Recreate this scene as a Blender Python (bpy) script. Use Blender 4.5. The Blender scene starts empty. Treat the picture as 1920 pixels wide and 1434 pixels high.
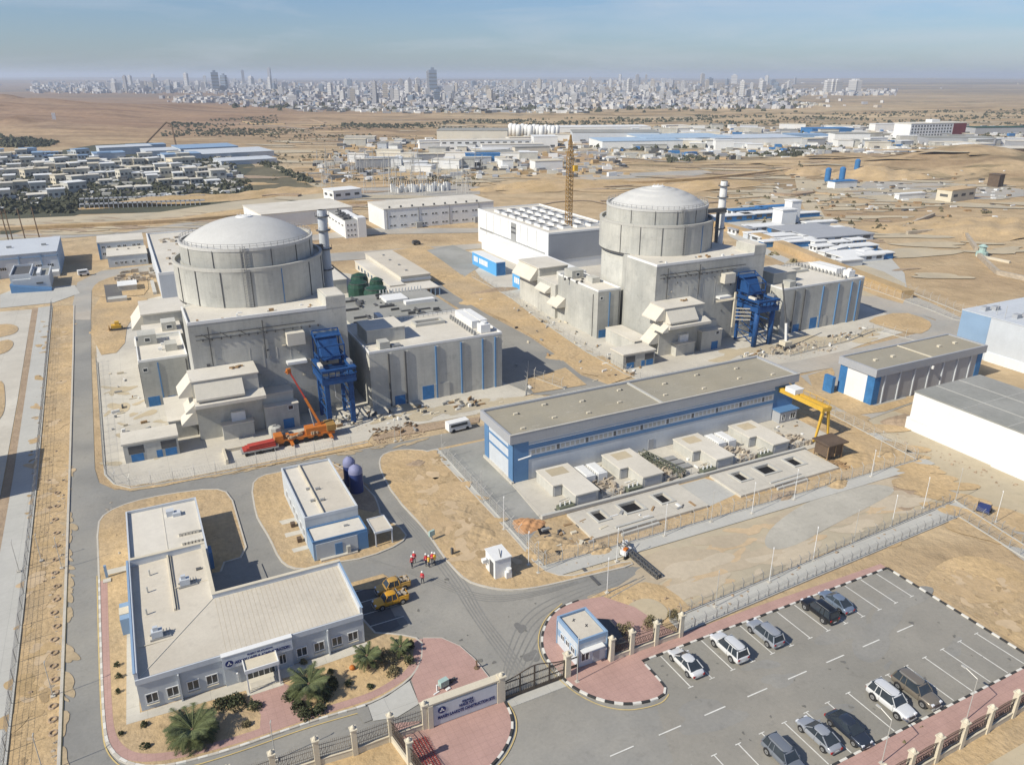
import bpy, bmesh, math, random
from math import sin, cos, radians as R, pi
from mathutils import Vector
random.seed(7)
sc = bpy.context.scene
COL = sc.collection
# ------------------------------------------------------------------ camera, sky, sun, exposure
# world axes follow the plant grid: x along the long fronts (metres), y away from the viewer, z up
F, HY, CAMH, YAW = 1450.0, 143.0, 60.0, R(26.5)
PITCH = math.atan((717 - HY) / F)
cd = bpy.data.cameras.new('camera'); cam = bpy.data.objects.new('camera', cd); COL.objects.link(cam)
cam.location = (0, 0, CAMH); cam.rotation_euler = (R(90) - PITCH, 0, -YAW)
cd.sensor_width = 36; cd.lens = F / 1920 * 36; cd.clip_start = 0.5; cd.clip_end = 200000
sc.camera = cam
SUN_EL, SUN_AZ = R(40), R(187.5)          # azimuth of the sun counted from +x towards +y
w = bpy.data.worlds.new('World'); sc.world = w; w.use_nodes = True
nt = w.node_tree; N = nt.nodes; L = nt.links
bg = N['Background']
sky = N.new('ShaderNodeTexSky'); sky.sky_type = 'NISHITA'; sky.sun_disc = False
sky.sun_elevation = SUN_EL; sky.sun_rotation = R(90) - SUN_AZ
sky.altitude = 100; sky.air_density = 1.0; sky.dust_density = .6; sky.ozone_density = 2.2
tc = N.new('ShaderNodeTexCoord'); mp = N.new('ShaderNodeMapping'); mp.inputs['Rotation'].default_value = (0, 0, YAW); mp.inputs['Scale'].default_value = (1.6, 2.2, 14)
ns = N.new('ShaderNodeTexNoise'); ns.inputs['Scale'].default_value = 2.2; ns.inputs['Detail'].default_value = 7; ns.inputs['Roughness'].default_value = .58; ns.inputs['Distortion'].default_value = .5
cr = N.new('ShaderNodeValToRGB'); cr.color_ramp.elements[0].position = .45; cr.color_ramp.elements[1].position = .78
cr.color_ramp.elements[0].color = (0, 0, 0, 1); cr.color_ramp.elements[1].color = (.5, .5, .5, 1)
mx = N.new('ShaderNodeMixRGB'); mx.inputs[2].default_value = (7.6, 8.2, 9.0, 1)
L.new(tc.outputs['Generated'], mp.inputs[0]); L.new(mp.outputs[0], ns.inputs[0]); L.new(ns.outputs[0], cr.inputs[0])
L.new(cr.outputs[0], mx.inputs[0]); tn = N.new('ShaderNodeMixRGB'); tn.blend_type = 'MULTIPLY'; tn.inputs[0].default_value = 1; tn.inputs[2].default_value = (.80, .97, 1.28, 1)
L.new(sky.outputs[0], tn.inputs[1]); L.new(tn.outputs[0], mx.inputs[1]); L.new(mx.outputs[0], bg.inputs[0])
bg.inputs[1].default_value = 0.078
sd = bpy.data.lights.new('sun', 'SUN'); sun = bpy.data.objects.new('sun', sd); COL.objects.link(sun)
sd.energy = 4.9; sd.angle = R(.53); sd.color = (1, .935, .80)
sun.rotation_euler = (R(90) - SUN_EL, 0, SUN_AZ + R(90)); sun.location = (-200, -40, 200)
sc.view_settings.view_transform = 'Standard'; sc.view_settings.look = 'None'; sc.view_settings.gamma = 1
sc.view_settings.exposure = 0.08
sc.render.engine = 'CYCLES'
sc.cycles.use_denoising = True; sc.cycles.max_bounces = 5; sc.cycles.volume_bounces = 1; sc.cycles.diffuse_bounces = 3

# ------------------------------------------------------------------ helpers
CP, SP, CA, SA = cos(PITCH), sin(PITCH), cos(YAW), sin(YAW)
def G(x, y, z=0.0):
    """ground point (x, y) that a surveyed photo point shows at height z"""
    dx, dy = x - 960, y - 717
    a, b, c = dx, F * CP - dy * SP, -(F * SP + dy * CP)
    t = (z - CAMH) / c
    return ((a * CA + b * SA) * t, (-a * SA + b * CA) * t)
MATS = {}
def mat(name, rgb, rough=.85, var=.12, scale=.25, fine=.06, fscale=3.0, bump=0.0, bscale=4.0, metal=0.0, streak=0.0, spec=.3, joints=None, rgb2=None, coat=0, spots=0.0, zj=0.0):
    if name in MATS: return MATS[name]
    m = bpy.data.materials.new(name); m.use_nodes = True; nt = m.node_tree; N = nt.nodes; L = nt.links
    p = N['Principled BSDF']; p.inputs['Roughness'].default_value = rough; p.inputs['Metallic'].default_value = metal
    p.inputs['Specular IOR Level'].default_value = spec
    if coat: p.inputs['Coat Weight'].default_value = coat; p.inputs['Coat Roughness'].default_value = .05
    g = N.new('ShaderNodeNewGeometry')
    def noise(s, det=5, vec=None, r=.6):
        n = N.new('ShaderNodeTexNoise'); n.inputs['Scale'].default_value = s; n.inputs['Detail'].default_value = det; n.inputs['Roughness'].default_value = r
        L.new(vec or g.outputs['Position'], n.inputs['Vector']); return n.outputs['Fac']
    def rng(x, a, b, lo=.25, hi=.75):
        k = N.new('ShaderNodeMapRange'); k.inputs[1].default_value = lo; k.inputs[2].default_value = hi; k.inputs[3].default_value = a; k.inputs[4].default_value = b
        L.new(x, k.inputs[0]); return k.outputs[0]
    def mul(a, b):
        k = N.new('ShaderNodeMath'); k.operation = 'MULTIPLY'; L.new(a, k.inputs[0]); L.new(b, k.inputs[1]); return k.outputs[0]
    f = rng(noise(scale), 1 - var, 1 + var)
    if fine: f = mul(f, rng(noise(fscale, 4), 1 - fine, 1 + fine))
    if streak:
        mp = N.new('ShaderNodeMapping'); mp.inputs['Scale'].default_value = (1, 1, .06); L.new(g.outputs['Position'], mp.inputs[0])
        f = mul(f, rng(noise(1.3, 4, mp.outputs[0]), 1 - streak, 1 + streak * .4))
    if spots:
        f = mul(f, rng(noise(.55, 9, None, .72), 1, 1 - spots, .56, .66)); f = mul(f, rng(noise(4.5, 3), 1, 1 - spots*1.3, .66, .70))
    if zj: joints = (joints or (0, 0, .02, .12))
    if joints:
        jx, jy, jw, jd = joints
        sx = N.new('ShaderNodeSeparateXYZ'); L.new(g.outputs['Position'], sx.inputs[0])
        for o, j in ((0, jx), (1, jy), (2, zj)):
            if not j: continue
            a = N.new('ShaderNodeMath'); a.operation = 'PINGPONG'; a.inputs[1].default_value = j / 2; L.new(sx.outputs[o], a.inputs[0])
            c = N.new('ShaderNodeMath'); c.operation = 'LESS_THAN'; c.inputs[1].default_value = jw; L.new(a.outputs[0], c.inputs[0])
            f = mul(f, rng(c.outputs[0], 1, 1 - jd, 0, 1))
    base = N.new('ShaderNodeRGB'); base.outputs[0].default_value = (*rgb, 1); bc = base.outputs[0]
    if rgb2:
        k = N.new('ShaderNodeMixRGB'); k.inputs[2].default_value = (*rgb2, 1); L.new(bc, k.inputs[1]); L.new(rng(noise(scale * .45, 6), 0, 1, .42, .6), k.inputs[0]); bc = k.outputs[0]
    v = N.new('ShaderNodeVectorMath'); v.operation = 'SCALE'; L.new(bc, v.inputs[0]); L.new(f, v.inputs['Scale']); L.new(v.outputs[0], p.inputs['Base Color'])
    if bump:
        b = N.new('ShaderNodeBump'); b.inputs['Strength'].default_value = min(1, bump); b.inputs['Distance'].default_value = .25 if bump > .4 else .05
        L.new(noise(bscale, 6), b.inputs['Height']); L.new(b.outputs[0], p.inputs['Normal'])
    MATS[name] = m; return m
M = dict(
 sand=mat('sand', (.515, .37, .20), .95, .18, .13, .15, 1.6, bump=1, bscale=.9, rgb2=(.435, .325, .195), spots=.18),
 sand_red=mat('sand_red', (.44, .315, .165), .95, .14, .09, .1, 1.1, bump=.7, bscale=.9, rgb2=(.50, .365, .215)),
 dirt=mat('dirt', (.36, .27, .185), .95, .2, .3, .12, 2.2, bump=.8, bscale=1.5),
 wetdirt=mat('excavated_dirt', (.50, .27, .13), .95, .2, .3, .12, 2.2, bump=.8, bscale=1.5),
 lot=mat('dusty_ground', (.49, .41, .28), .95, .12, .06, .06, .9, bump=.3, bscale=1.5, rgb2=(.43, .375, .275), spots=.12),
 asphalt=mat('asphalt', (.245, .24, .222), .9, .14, .10, .07, 2.6, bump=.1, bscale=14, rgb2=(.30, .285, .25), spots=.13),
 asphalt_park=mat('asphalt_parking', (.255, .243, .212), .9, .12, .10, .06, 2.6, bump=.1, bscale=14, rgb2=(.30, .28, .24), spots=.12),
 darkasphalt=mat('asphalt_dark', (.13, .125, .12), .9, .15, .2, .08, 3, bump=.1),
 roadgrey=mat('pale_road', (.36, .345, .31), .9, .13, .09, .06, 1.6, rgb2=(.43, .385, .32), spots=.12),
 concrete=mat('concrete_slab', (.56, .525, .45), .9, .10, .12, .06, 1.4, joints=(6, 6, .03, .2), rgb2=(.50, .465, .395), spots=.12),
 concrete2=mat('concrete_path', (.46, .45, .41), .9, .08, .15, .05, 1.6, joints=(4, 4, .025, .2)),
 paving=mat('red_paving', (.43, .275, .235), .9, .12, .35, .08, 5, joints=(.8, .8, .03, .10)),
 wall_conc=mat('wall_concrete', (.525, .512, .46), .9, .10, .22, .05, 2, streak=.10, rgb2=(.43, .425, .385), spots=.14),
 wall_joint=mat('wall_concrete_joint', (.515, .505, .455), .9, .14, .14, .05, 2, streak=.12, rgb2=(.40, .40, .37), joints=(4, 4, .02, .14), zj=2.4, spots=.16),
 dome=mat('dome_concrete', (.53, .525, .50), .85, .07, .2, .03, 2, streak=.05),
 roof=mat('roof_pale', (.64, .60, .52), .9, .07, .18, .05, 1.8, rgb2=(.58, .54, .46), bump=.1, spots=.07),
 roof_admin=mat('roof_membrane', (.57, .52, .43), .9, .07, .2, .06, 2.4, rgb2=(.53, .48, .395), bump=.1, spots=.08),
 roof_olive=mat('roof_gravel', (.34, .305, .23), .95, .10, .16, .07, 2.4, rgb2=(.31, .285, .225), bump=.15, bscale=8),
 roof_grey=mat('roof_grey', (.27, .27, .245), .95, .14, .12, .08, 1.6, rgb2=(.32, .315, .29)),
 white=mat('white_cladding', (.74, .74, .72), .7, .05, .2, .03, 2, streak=.04),
 white_blue=mat('pale_blue_cladding', (.53, .56, .59), .7, .06, .3, .04, 2, streak=.05),
 wallblue=mat('pale_blue_render', (.48,.51,.53), .8, .06, .3, .04, 2, streak=.06),
 lightblue=mat('light_blue_panel', (.24, .35, .49), .6, .06, .3, .03, 2),
 trimblue=mat('blue_trim', (.10, .21, .38), .6, .08, .3, .05, 2),
 blue=mat('blue_paint', (.045, .17, .38), .65, .16, .5, .1, 2, spots=.12),
 signblue=mat('sign_blue', (.10, .36, .68), .6, .05, .3, .02, 2),
 steelblue=mat('blue_steel', (.016, .07, .21), .6, .22, .8, .14, 3, spots=.25),
 greyclad=mat('grey_cladding', (.36, .37, .385), .6, .05, .3, .03, 2, joints=(0.6, 0.6, .02, .1)),
 dgrey=mat('dark_grey', (.10, .10, .10), .7, .15, .6, .1, 3),
 grey=mat('grey_metal', (.34, .34, .33), .5, .12, .6, .08, 3, metal=.2),
 pole=mat('galvanised_pole', (.52, .51, .47), .5, .06, .6, .04, 3, metal=.2),
 glass=mat('window_glass', (.035, .045, .055), .12, .2, .5, .1, 1, spec=.6),
 frame=mat('window_frame', (.72, .72, .70), .6, .04),
 yellow=mat('yellow_steel', (.62, .38, .05), .55, .12, .6, .08, 3),
 rust=mat('crane_lattice_paint', (.34, .20, .06), .7, .2, .6, .12, 3),
 orange=mat('orange_paint', (.50, .16, .03), .5, .14, .6, .1, 3),
 red=mat('red_paint', (.42, .06, .045), .6, .14, .6, .1, 3),
 brown=mat('brown_cladding', (.12, .085, .06), .8, .2, .6, .1, 3),
 wood=mat('timber', (.33, .22, .12), .9, .25, .8, .15, 3),
 cream=mat('cream_stone', (.60, .54, .42), .85, .07, .5, .05, 4),
 creamwall=mat('cream_cladding', (.62, .58, .49), .85, .05, .3, .04, 2, streak=.05),
 kwhite=mat('kerb_white', (.66, .64, .58), .85, .1, 1, .08, 5), kblack=mat('kerb_black', (.045, .045, .045), .85, .15, 1, .1, 5),
 kerb=mat('kerb_concrete', (.50, .465, .40), .9, .1, .6, .08, 3),
 line=mat('road_white', (.66, .65, .60), .85, .15, .8, .1, 4), yline=mat('road_yellow', (.56, .43, .19), .85, .12, .8, .1, 4),
 iron=mat('iron_railing', (.09, .07, .055), .6, .15, 1, .1, 3), ironlight=mat('iron_railing_weathered', (.26, .23, .19), .6, .15, 1, .1, 3),
 green=mat('green_cover', (.018, .062, .040), .7, .3, .6, .2, 2), tire=mat('tyre_rubber', (.02, .02, .02), .8, .1), rim=mat('wheel_rim', (.45, .45, .45), .35, .08, metal=.7),
 leaf=mat('palm_leaf', (.12, .14, .06), .6, .3, 1.5, .2, 6), leaf2=mat('shrub_leaf', (.065, .075, .035), .7, .35, 1.2, .25, 5), leafd=mat('dry_leaf', (.20, .17, .09), .8, .3, 1.5, .2, 6),
 bark=mat('palm_bark', (.16, .11, .07), .9, .25, 2, .2, 6), scrub=mat('scrub', (.13, .115, .07), .95, .35, .05, .2, .5), scrubfar=mat('scrub_far', (.075, .078, .05), .95, .3, .02, .2, .1),
 stone=mat('rubble_stone', (.42, .36, .28), .95, .25, .8, .1, 3), pit_shade=mat('pit_shade_black', (.012, .012, .014), .95, .1),  # near-black colour stands in for the shade inside deep openings
 skin=mat('skin', (.35, .2, .13), .6, .05), vestr=mat('red_vest', (.55, .05, .06), .8, .1), vesty=mat('yellow_vest', (.75, .45, .04), .8, .1), navy=mat('navy_trousers', (.03, .035, .06), .85, .1), helmet=mat('white_helmet', (.75, .74, .7), .4, .03),
 olive=mat('olive_steel', (.13,.14,.10), .7, .2, .6, .1, 3), stain=mat('stain', (.16,.155,.14), .9, .2, 1, .1, 4), patch=mat('asphalt_repair', (.185,.18,.168), .9, .15, .5, .1, 3), drift=mat('sand_drift', (.42, .33, .21), .95, .15, .5, .12, 2),
 sand_damp=mat('sand_damp', (.36,.26,.145), .95, .2, .3, .12, 2, bump=.6, bscale=1.5), lot_grey=mat('lot_grey', (.42,.395,.335), .95, .14, .15, .08, 1.5, spots=.12), lot_dark=mat('lot_dark', (.45,.375,.27), .95, .12, .2, .08, 1.5), lot_pale=mat('lot_pale', (.50,.425,.315), .95, .1, .2, .08, 1.5), lot_sand=mat('lot_sand', (.52,.395,.25), .95, .12, .2, .1, 1.5),
 roofblue=mat('roof_blue_sheet', (.36,.47,.58), .6, .08, .1, .04, 1), roofblue2=mat('roof_pale_sheet', (.50,.55,.60), .6, .08, .1, .04, 1),
 white_rib=mat('white_ribbed_cladding', (.74, .74, .72), .7, .06, .2, .04, 2, streak=.06, joints=(3, 3, .03, .07), zj=3.4, spots=.05),
 teal=mat('pale_teal_box', (.36, .48, .44), .6, .08), purple=mat('silo_blue', (.03, .05, .17), .5, .15, .4, .1, 2), lilac=mat('silo_top', (.22, .23, .36), .6, .12),
)
def off(p):
    x, y, z = 0, 0, 0
    while p is not None: x += p.location.x; y += p.location.y; z += p.location.z; p = p.parent
    return x, y, z
class MB:
    def __init__(s): s.v, s.f, s.m = [], [], []
    def add(s, vs, fs, m=0):
        b = len(s.v); s.v += [tuple(q) for q in vs]; s.f += [tuple(b + i for i in f) for f in fs]; s.m += [m] * len(fs); return s
    def box(s, x0, y0, z0, x1, y1, z1, m=0):
        return s.add([(x0,y0,z0),(x1,y0,z0),(x1,y1,z0),(x0,y1,z0),(x0,y0,z1),(x1,y0,z1),(x1,y1,z1),(x0,y1,z1)],
                     [(0,3,2,1),(4,5,6,7),(0,1,5,4),(1,2,6,5),(2,3,7,6),(3,0,4,7)], m)
    def rbox(s, cx, cy, z0, w, d, h, a=0, m=0, tilt=0):
        c, n = cos(a), sin(a); vs = []
        for z in (z0, z0 + h):
            for X, Y in ((-w/2,-d/2),(w/2,-d/2),(w/2,d/2),(-w/2,d/2)): vs.append((cx + X*c - Y*n, cy + X*n + Y*c, z))
        return s.add(vs, [(0,3,2,1),(4,5,6,7),(0,1,5,4),(1,2,6,5),(2,3,7,6),(3,0,4,7)], m)
    def prism(s, poly, z0, z1, m=0):
        A = sum(poly[i-1][0]*poly[i][1] - poly[i][0]*poly[i-1][1] for i in range(len(poly)))
        if A < 0: poly = poly[::-1]
        n = len(poly)
        return s.add([(x,y,z0) for x,y in poly] + [(x,y,z1) for x,y in poly],
                     [tuple(range(n))[::-1], tuple(range(n, 2*n))] + [(i,(i+1)%n,n+(i+1)%n,n+i) for i in range(n)], m)
    def exu(s, prof, x0, x1, m=0):   # (y,z) outline drawn out along x
        n = len(prof)
        return s.add([(x0,y,z) for y,z in prof] + [(x1,y,z) for y,z in prof], [tuple(range(n)), tuple(range(n,2*n))[::-1]] + [(i,n+i,n+(i+1)%n,(i+1)%n) for i in range(n)], m)
    def exv(s, prof, y0, y1, m=0):   # (x,z) outline drawn out along y
        n = len(prof)
        return s.add([(x,y0,z) for x,z in prof] + [(x,y1,z) for x,z in prof], [tuple(range(n)), tuple(range(n,2*n))[::-1]] + [(i,n+i,n+(i+1)%n,(i+1)%n) for i in range(n)], m)
    def lathe(s, cx, cy, prof, n=24, m=0, cap=True, a0=0, a1=2*pi):
        full = a1 - a0 > 6.28; k = n if full else n + 1; vs = []
        for r, z in prof:
            for i in range(k):
                t = a0 + (a1-a0) * i / n; vs.append((cx + r*cos(t), cy + r*sin(t), z))
        fs = []
        for j in range(len(prof)-1):
            for i in range(n):
                a, b = j*k + i, j*k + (i+1) % k
                fs.append((a, b, b + k, a + k))
        if cap and full: fs += [tuple(range(k))[::-1], tuple((len(prof)-1)*k + i for i in range(k))]
        return s.add(vs, fs, m)
    def cyl(s, cx, cy, z0, z1, r, n=12, m=0): return s.lathe(cx, cy, [(r, z0), (r, z1)], n, m)
    def tube(s, p, q, r=.05, n=4, m=0, r2=None):
        p, q = Vector(p), Vector(q); d = (q - p)
        if d.length < 1e-6: return s
        d.normalize(); a = d.cross(Vector((0,0,1)) if abs(d.z) < .95 else Vector((1,0,0))).normalized(); b = d.cross(a); vs = []
        for o, rr in ((p, r), (q, r if r2 is None else r2)):
            for i in range(n):
                t = 2*pi*i/n + pi/4; vs.append(tuple(o + (a*cos(t) + b*sin(t))*rr))
        return s.add(vs, [tuple(range(n)), tuple(range(n,2*n))[::-1]] + [(i,n+i,n+(i+1)%n,(i+1)%n) for i in range(n)], m)
    def blob(s, cx, cy, z, rx, ry, rz, m=0, n=6, k=3, jit=.18):
        vs = []; fs = []
        for j in range(k + 1):
            ph = pi/2 * j / k
            for i in range(n):
                t = 2*pi*(i + .5*j)/n; q = 1 + random.uniform(-jit, jit)
                vs.append((cx + rx*cos(ph)*cos(t)*q, cy + ry*cos(ph)*sin(t)*q, z + rz*sin(ph)*q))
        for j in range(k):
            for i in range(n):
                a, b = j*n + i, j*n + (i+1) % n; fs.append((a, b, b+n, a+n))
        return s.add(vs, fs, m)
    def build(s, name, mats, parent=None, smooth=False, local=False):
        me = bpy.data.meshes.new(name)
        ox, oy, oz = (0,0,0) if local or parent is None else off(parent)
        me.from_pydata([(x-ox, y-oy, z-oz) for x,y,z in s.v], [], s.f)
        if not isinstance(mats, (list, tuple)): mats = [mats]
        for m in mats: me.materials.append(M[m] if isinstance(m, str) else m)
        if len(mats) > 1: me.polygons.foreach_set('material_index', s.m)
        if smooth: me.polygons.foreach_set('use_smooth', [True]*len(me.polygons))
        me.update()
        return link(name, me, parent)
def link(name, me, parent=None, loc=None, rz=0):
    o = bpy.data.objects.new(name, me); COL.objects.link(o)
    if parent is not None: o.parent = parent
    if loc is not None: o.location = loc
    if rz: o.rotation_euler = (0, 0, rz)
    return o
def tag(o, label=None, cat=None, group=None, kind=None):
    for k, v in (('label', label), ('category', cat), ('group', group), ('kind', kind)):
        if v: o[k] = v
    return o
def thing(name, label, cat, x=0, y=0, z=0, group=None, rz=0):
    o = bpy.data.objects.new(name, None); COL.objects.link(o); o.location = (x, y, z); o.empty_display_size = .5
    if rz: o.rotation_euler = (0, 0, rz)
    return tag(o, label, cat, group)
def copy_tree(o, parent=None):
    c = o.copy(); COL.objects.link(c); c.parent = parent
    for ch in KIDS.get(o.name, []): copy_tree(ch, c)
    return c
KIDS = {}
def index_kids(root):
    for o in [root] + list(root.children_recursive): KIDS[o.name] = list(o.children)
CACHE = {}
def winmesh(w, h, fr='frame', panes=2):
    k = (w, h, fr, panes)
    if k not in CACHE:
        t = min(.09, w*.1); a = MB()
        a.box(-w/2,-.06,-h/2, w/2,.02,-h/2+t); a.box(-w/2,-.06,h/2-t, w/2,.02,h/2)
        a.box(-w/2,-.06,-h/2+t, -w/2+t,.02,h/2-t); a.box(w/2-t,-.06,-h/2+t, w/2,.02,h/2-t)
        for i in range(1, panes): x = -w/2 + w*i/panes; a.box(x-t/2.5,-.05,-h/2+t, x+t/2.5,.02,h/2-t)
        fo = a.build('window_tmp', fr); b = MB().box(-w/2+t,-.02,-h/2+t, w/2-t,.015,h/2-t); bo = b.build('pane_tmp', 'glass')
        CACHE[k] = (fo.data, bo.data); bpy.data.objects.remove(fo); bpy.data.objects.remove(bo)
    return CACHE[k]
def win(parent, face, a, z, w, h, at, fr='frame', panes=2):
    f, g = winmesh(w, h, fr, panes); ox, oy, oz = off(parent)
    loc = (a-ox, at-oy, z-oz) if face in 'SN' else (at-ox, a-oy, z-oz)
    o = link('window', f, parent, loc, {'S': 0, 'W': -pi/2, 'N': pi, 'E': pi/2}[face])
    p = link('pane', g, o); return o
def door(parent, face, a, z0, w, h, at, m='blue', name='door'):
    b = MB(); e = .06
    if face == 'S': b.box(a-w/2, at-e, z0, a+w/2, at+.02, z0+h)
    elif face == 'W': b.box(at-e, a-w/2, z0, at+.02, a+w/2, z0+h)
    return b.build(name, m, parent)
LOOSE = ('roof_clutter','deck_gear','roof_debris','roof_marks','timber_pile','pipework','cargo','gear','manifold','pipe_rack','seam','roof_railing','dome_railing')
def part(name, m, parent, fn, smooth=False):
    b = MB(); fn(b); o = b.build(name, m, parent, smooth)
    if name in LOOSE: o['kind'] = 'stuff'
    return o
def bpart(name, m, parent, *boxes):
    if len(boxes) > 1 and name in ('pilaster','corner_panel','deck_beam','band','wall_box','roof_unit','wheel_beam','air_conditioner','duct_unit','end_tie','eave','buttress','vent','track','coping','side_frame','stair','roof_seam','roof_divider','awning','base','room_roof','wall','winch'):
        return [bpart(name, m, parent, q) for q in boxes][0]
    b = MB()
    for q in boxes: b.box(*q)
    return b.build(name, m, parent)
def hollow(b, x0, y0, x1, y1, z0, z1, t=.25):   # parapet ring
    b.box(x0,y0,z0,x1,y0+t,z1); b.box(x0,y1-t,z0,x1,y1,z1); b.box(x0,y0+t,z0,x0+t,y1-t,z1); b.box(x1-t,y0+t,z0,x1,y1-t,z1)
def smooth_poly(p, it=2):
    for _ in range(it):
        q = []
        for i in range(len(p)):
            a, b = p[i], p[(i+1) % len(p)]
            q += [(a[0]*.75+b[0]*.25, a[1]*.75+b[1]*.25), (a[0]*.25+b[0]*.75, a[1]*.25+b[1]*.75)]
        p = q
    return p
def smooth_line(p, it=2):
    for _ in range(it):
        q = [p[0]]
        for i in range(len(p)-1):
            a, b = p[i], p[i+1]; q += [(a[0]*.75+b[0]*.25, a[1]*.75+b[1]*.25), (a[0]*.25+b[0]*.75, a[1]*.25+b[1]*.75)]
        q.append(p[-1]); p = q
    return p
def px(*pts): return [G(*q) for q in pts]
LAYER = {}; SHEETS = []
def sheet(name, pts, z, m, smooth=0, kind='structure', label=None):
    k = round(z, 2); LAYER[k] = LAYER.get(k, 0) + 1; z += .0006*LAYER[k]
    p = list(pts)
    if smooth: p = smooth_poly(p, smooth)
    A = sum(p[i-1][0]*p[i][1] - p[i][0]*p[i-1][1] for i in range(len(p)))
    if A < 0: p = p[::-1]
    SHEETS.append((name, p)); b = MB(); b.add([(x,y,z) for x,y in p], [tuple(range(len(p)))])
    return tag(b.build(name, m), label, None, None, kind)
def slab(name, pts, z0, z1, m, smooth=0):
    p = smooth_poly(list(pts), smooth) if smooth else list(pts)
    LAYER['s'] = LAYER.get('s', 0) + .0007; b = MB(); b.prism(p, z0, z1 + LAYER['s']); return tag(b.build(name, m), kind='structure')
def resample(p, step, closed=False):
    p = list(p) + ([p[0]] if closed else []); out = []; acc = 0; nxt = 0
    for i in range(len(p)-1):
        a, b = Vector(p[i]), Vector(p[i+1]); l = (b-a).length
        while nxt <= acc + l:
            t = (nxt-acc)/l if l else 0; out.append(tuple(a.lerp(b, t))); nxt += step
        acc += l
    return out
def strip(b, line, w, z, h=0, m=0):
    """ribbon (or raised kerb when h) of width w along a polyline, joints mitred"""
    n = len(line); Lf, Rt = [], []
    for i in range(n):
        a = Vector(line[max(0,i-1)]); c = Vector(line[min(n-1,i+1)]); d = (c-a)
        if d.length == 0: d = Vector((1,0))
        d.normalize(); nx = Vector((-d.y, d.x))*w/2; o = Vector(line[i]); Lf.append(tuple(o+nx)); Rt.append(tuple(o-nx))
    for i in range(n-1):
        q = [Rt[i], Rt[i+1], Lf[i+1], Lf[i]]
        if h: b.add([(x,y,z) for x,y in q]+[(x,y,z+h) for x,y in q], [(4,5,6,7),(0,1,5,4),(2,3,7,6),(1,2,6,5),(3,0,4,7)], m)
        else: b.add([(x,y,z) for x,y in q], [(0,1,2,3)], m)
def kerb(line, name='kerb', m='kerb', w=.22, z=0, h=.18):
    b = MB(); strip(b, line, w, z, h); return tag(b.build(name, m), kind='structure')
STONE = {}
def painted_kerb(line, dark='kblack', step=.95):
    root = bpy.data.objects.new('painted_kerb', None); COL.objects.link(root); tag(root, kind='structure')
    pts = resample(line, step)
    if not STONE:
        for c in ('kwhite', 'kblack', 'kerb'):
            o = MB().box(-step/2+.015, -.12, 0, step/2-.015, .12, .21).build('stone_tmp', c); STONE[c] = o.data; bpy.data.objects.remove(o)
    for i in range(len(pts)-1):
        a, b = pts[i], pts[i+1]
        link('kerb_stone', STONE['kwhite' if i % 2 else dark], root, ((a[0]+b[0])/2, (a[1]+b[1])/2, 0), math.atan2(b[1]-a[1], b[0]-a[0]))
def arc(cx, cy, r, a0, a1, n=12): return [(cx + r*cos(R(a0+(a1-a0)*i/n)), cy + r*sin(R(a0+(a1-a0)*i/n))) for i in range(n+1)]

# ------------------------------------------------------------------ terrain
HILLS = []   # x, y, rx, ry, height
for (x, y, rx, ry, h) in [(40,222,150,120,15),(150,214,170,150,12),(270,222,130,120,9),(360,210,180,140,9),(-60,215,170,170,20),(90,250,160,60,9),(250,240,120,50,6),(520,222,160,60,5),(-150,240,200,150,16),(620,238,90,40,3)]:
    g = G(x, y); HILLS.append((g[0], g[1], rx, ry, h*.75))
    for k in range(3): q = G(x+random.uniform(-90,90), y+random.uniform(-14,14)); HILLS.append((q[0], q[1], rx*random.uniform(.2,.4), ry*random.uniform(.15,.3), h*random.uniform(.3,.6)))
for (x, y, rx, ry, h) in [(1830,312,52,34,13),(1700,318,70,34,6),(1600,298,60,26,4),(1905,330,36,26,6)]:
    g = G(x, y); HILLS.append((g[0], g[1], rx, ry, h))
for i in range(26):
    g = G(random.uniform(-300, 2300), random.uniform(147, 160)); d = math.hypot(*g)
    HILLS.append((g[0], g[1], d*random.uniform(.1,.3), d*random.uniform(.04,.1), d*random.uniform(.0006,.002)))
def relief(x, y):
    d = math.hypot(x, y)
    if d < 260: return 0.0
    z = 0
    for a, b, rx, ry, h in HILLS:
        # ridge axes follow the viewing direction's across/along
        dx, dy = x-a, y-b; u = dx*CA - dy*SA; v = dx*SA + dy*CA
        q = (u/rx)**2 + (v/ry)**2
        if q < 9: z += h*math.exp(-q)
    if d > 700:
        k = min(1, (d-700)/600)
        z += k*(.8*sin(x*.013+y*.004)*cos(y*.011-x*.003) + .5*sin(x*.031-y*.017))
    return max(z, -1.5)
def build_terrain():
    rings = []; r = 3.0
    while r < 41000:
        rings.append(r); r *= 1.022 if r > 200 else 1.08
    angs = []; a = -180
    while a < 180: angs.append(a); a += .45 if -48 < a < 48 else 6
    n = len(angs); vs = [(0,0,-.03)]; fs = []
    for r in rings:
        for a in angs:
            t = R(90) - YAW - R(a); x, y = r*cos(t), r*sin(t); vs.append((x, y, relief(x, y) - .03))
    for i in range(n): fs.append((0, 1+(i+1)%n, 1+i))
    for j in range(len(rings)-1):
        for i in range(n):
            p, q = 1+j*n+i, 1+j*n+(i+1)%n; fs.append((p, q, q+n, p+n))
    b = MB(); b.v, b.f, b.m = vs, fs, [0]*len(fs)
    o = b.build('ground', 'terrain', smooth=True); tag(o, kind='structure')
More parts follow.
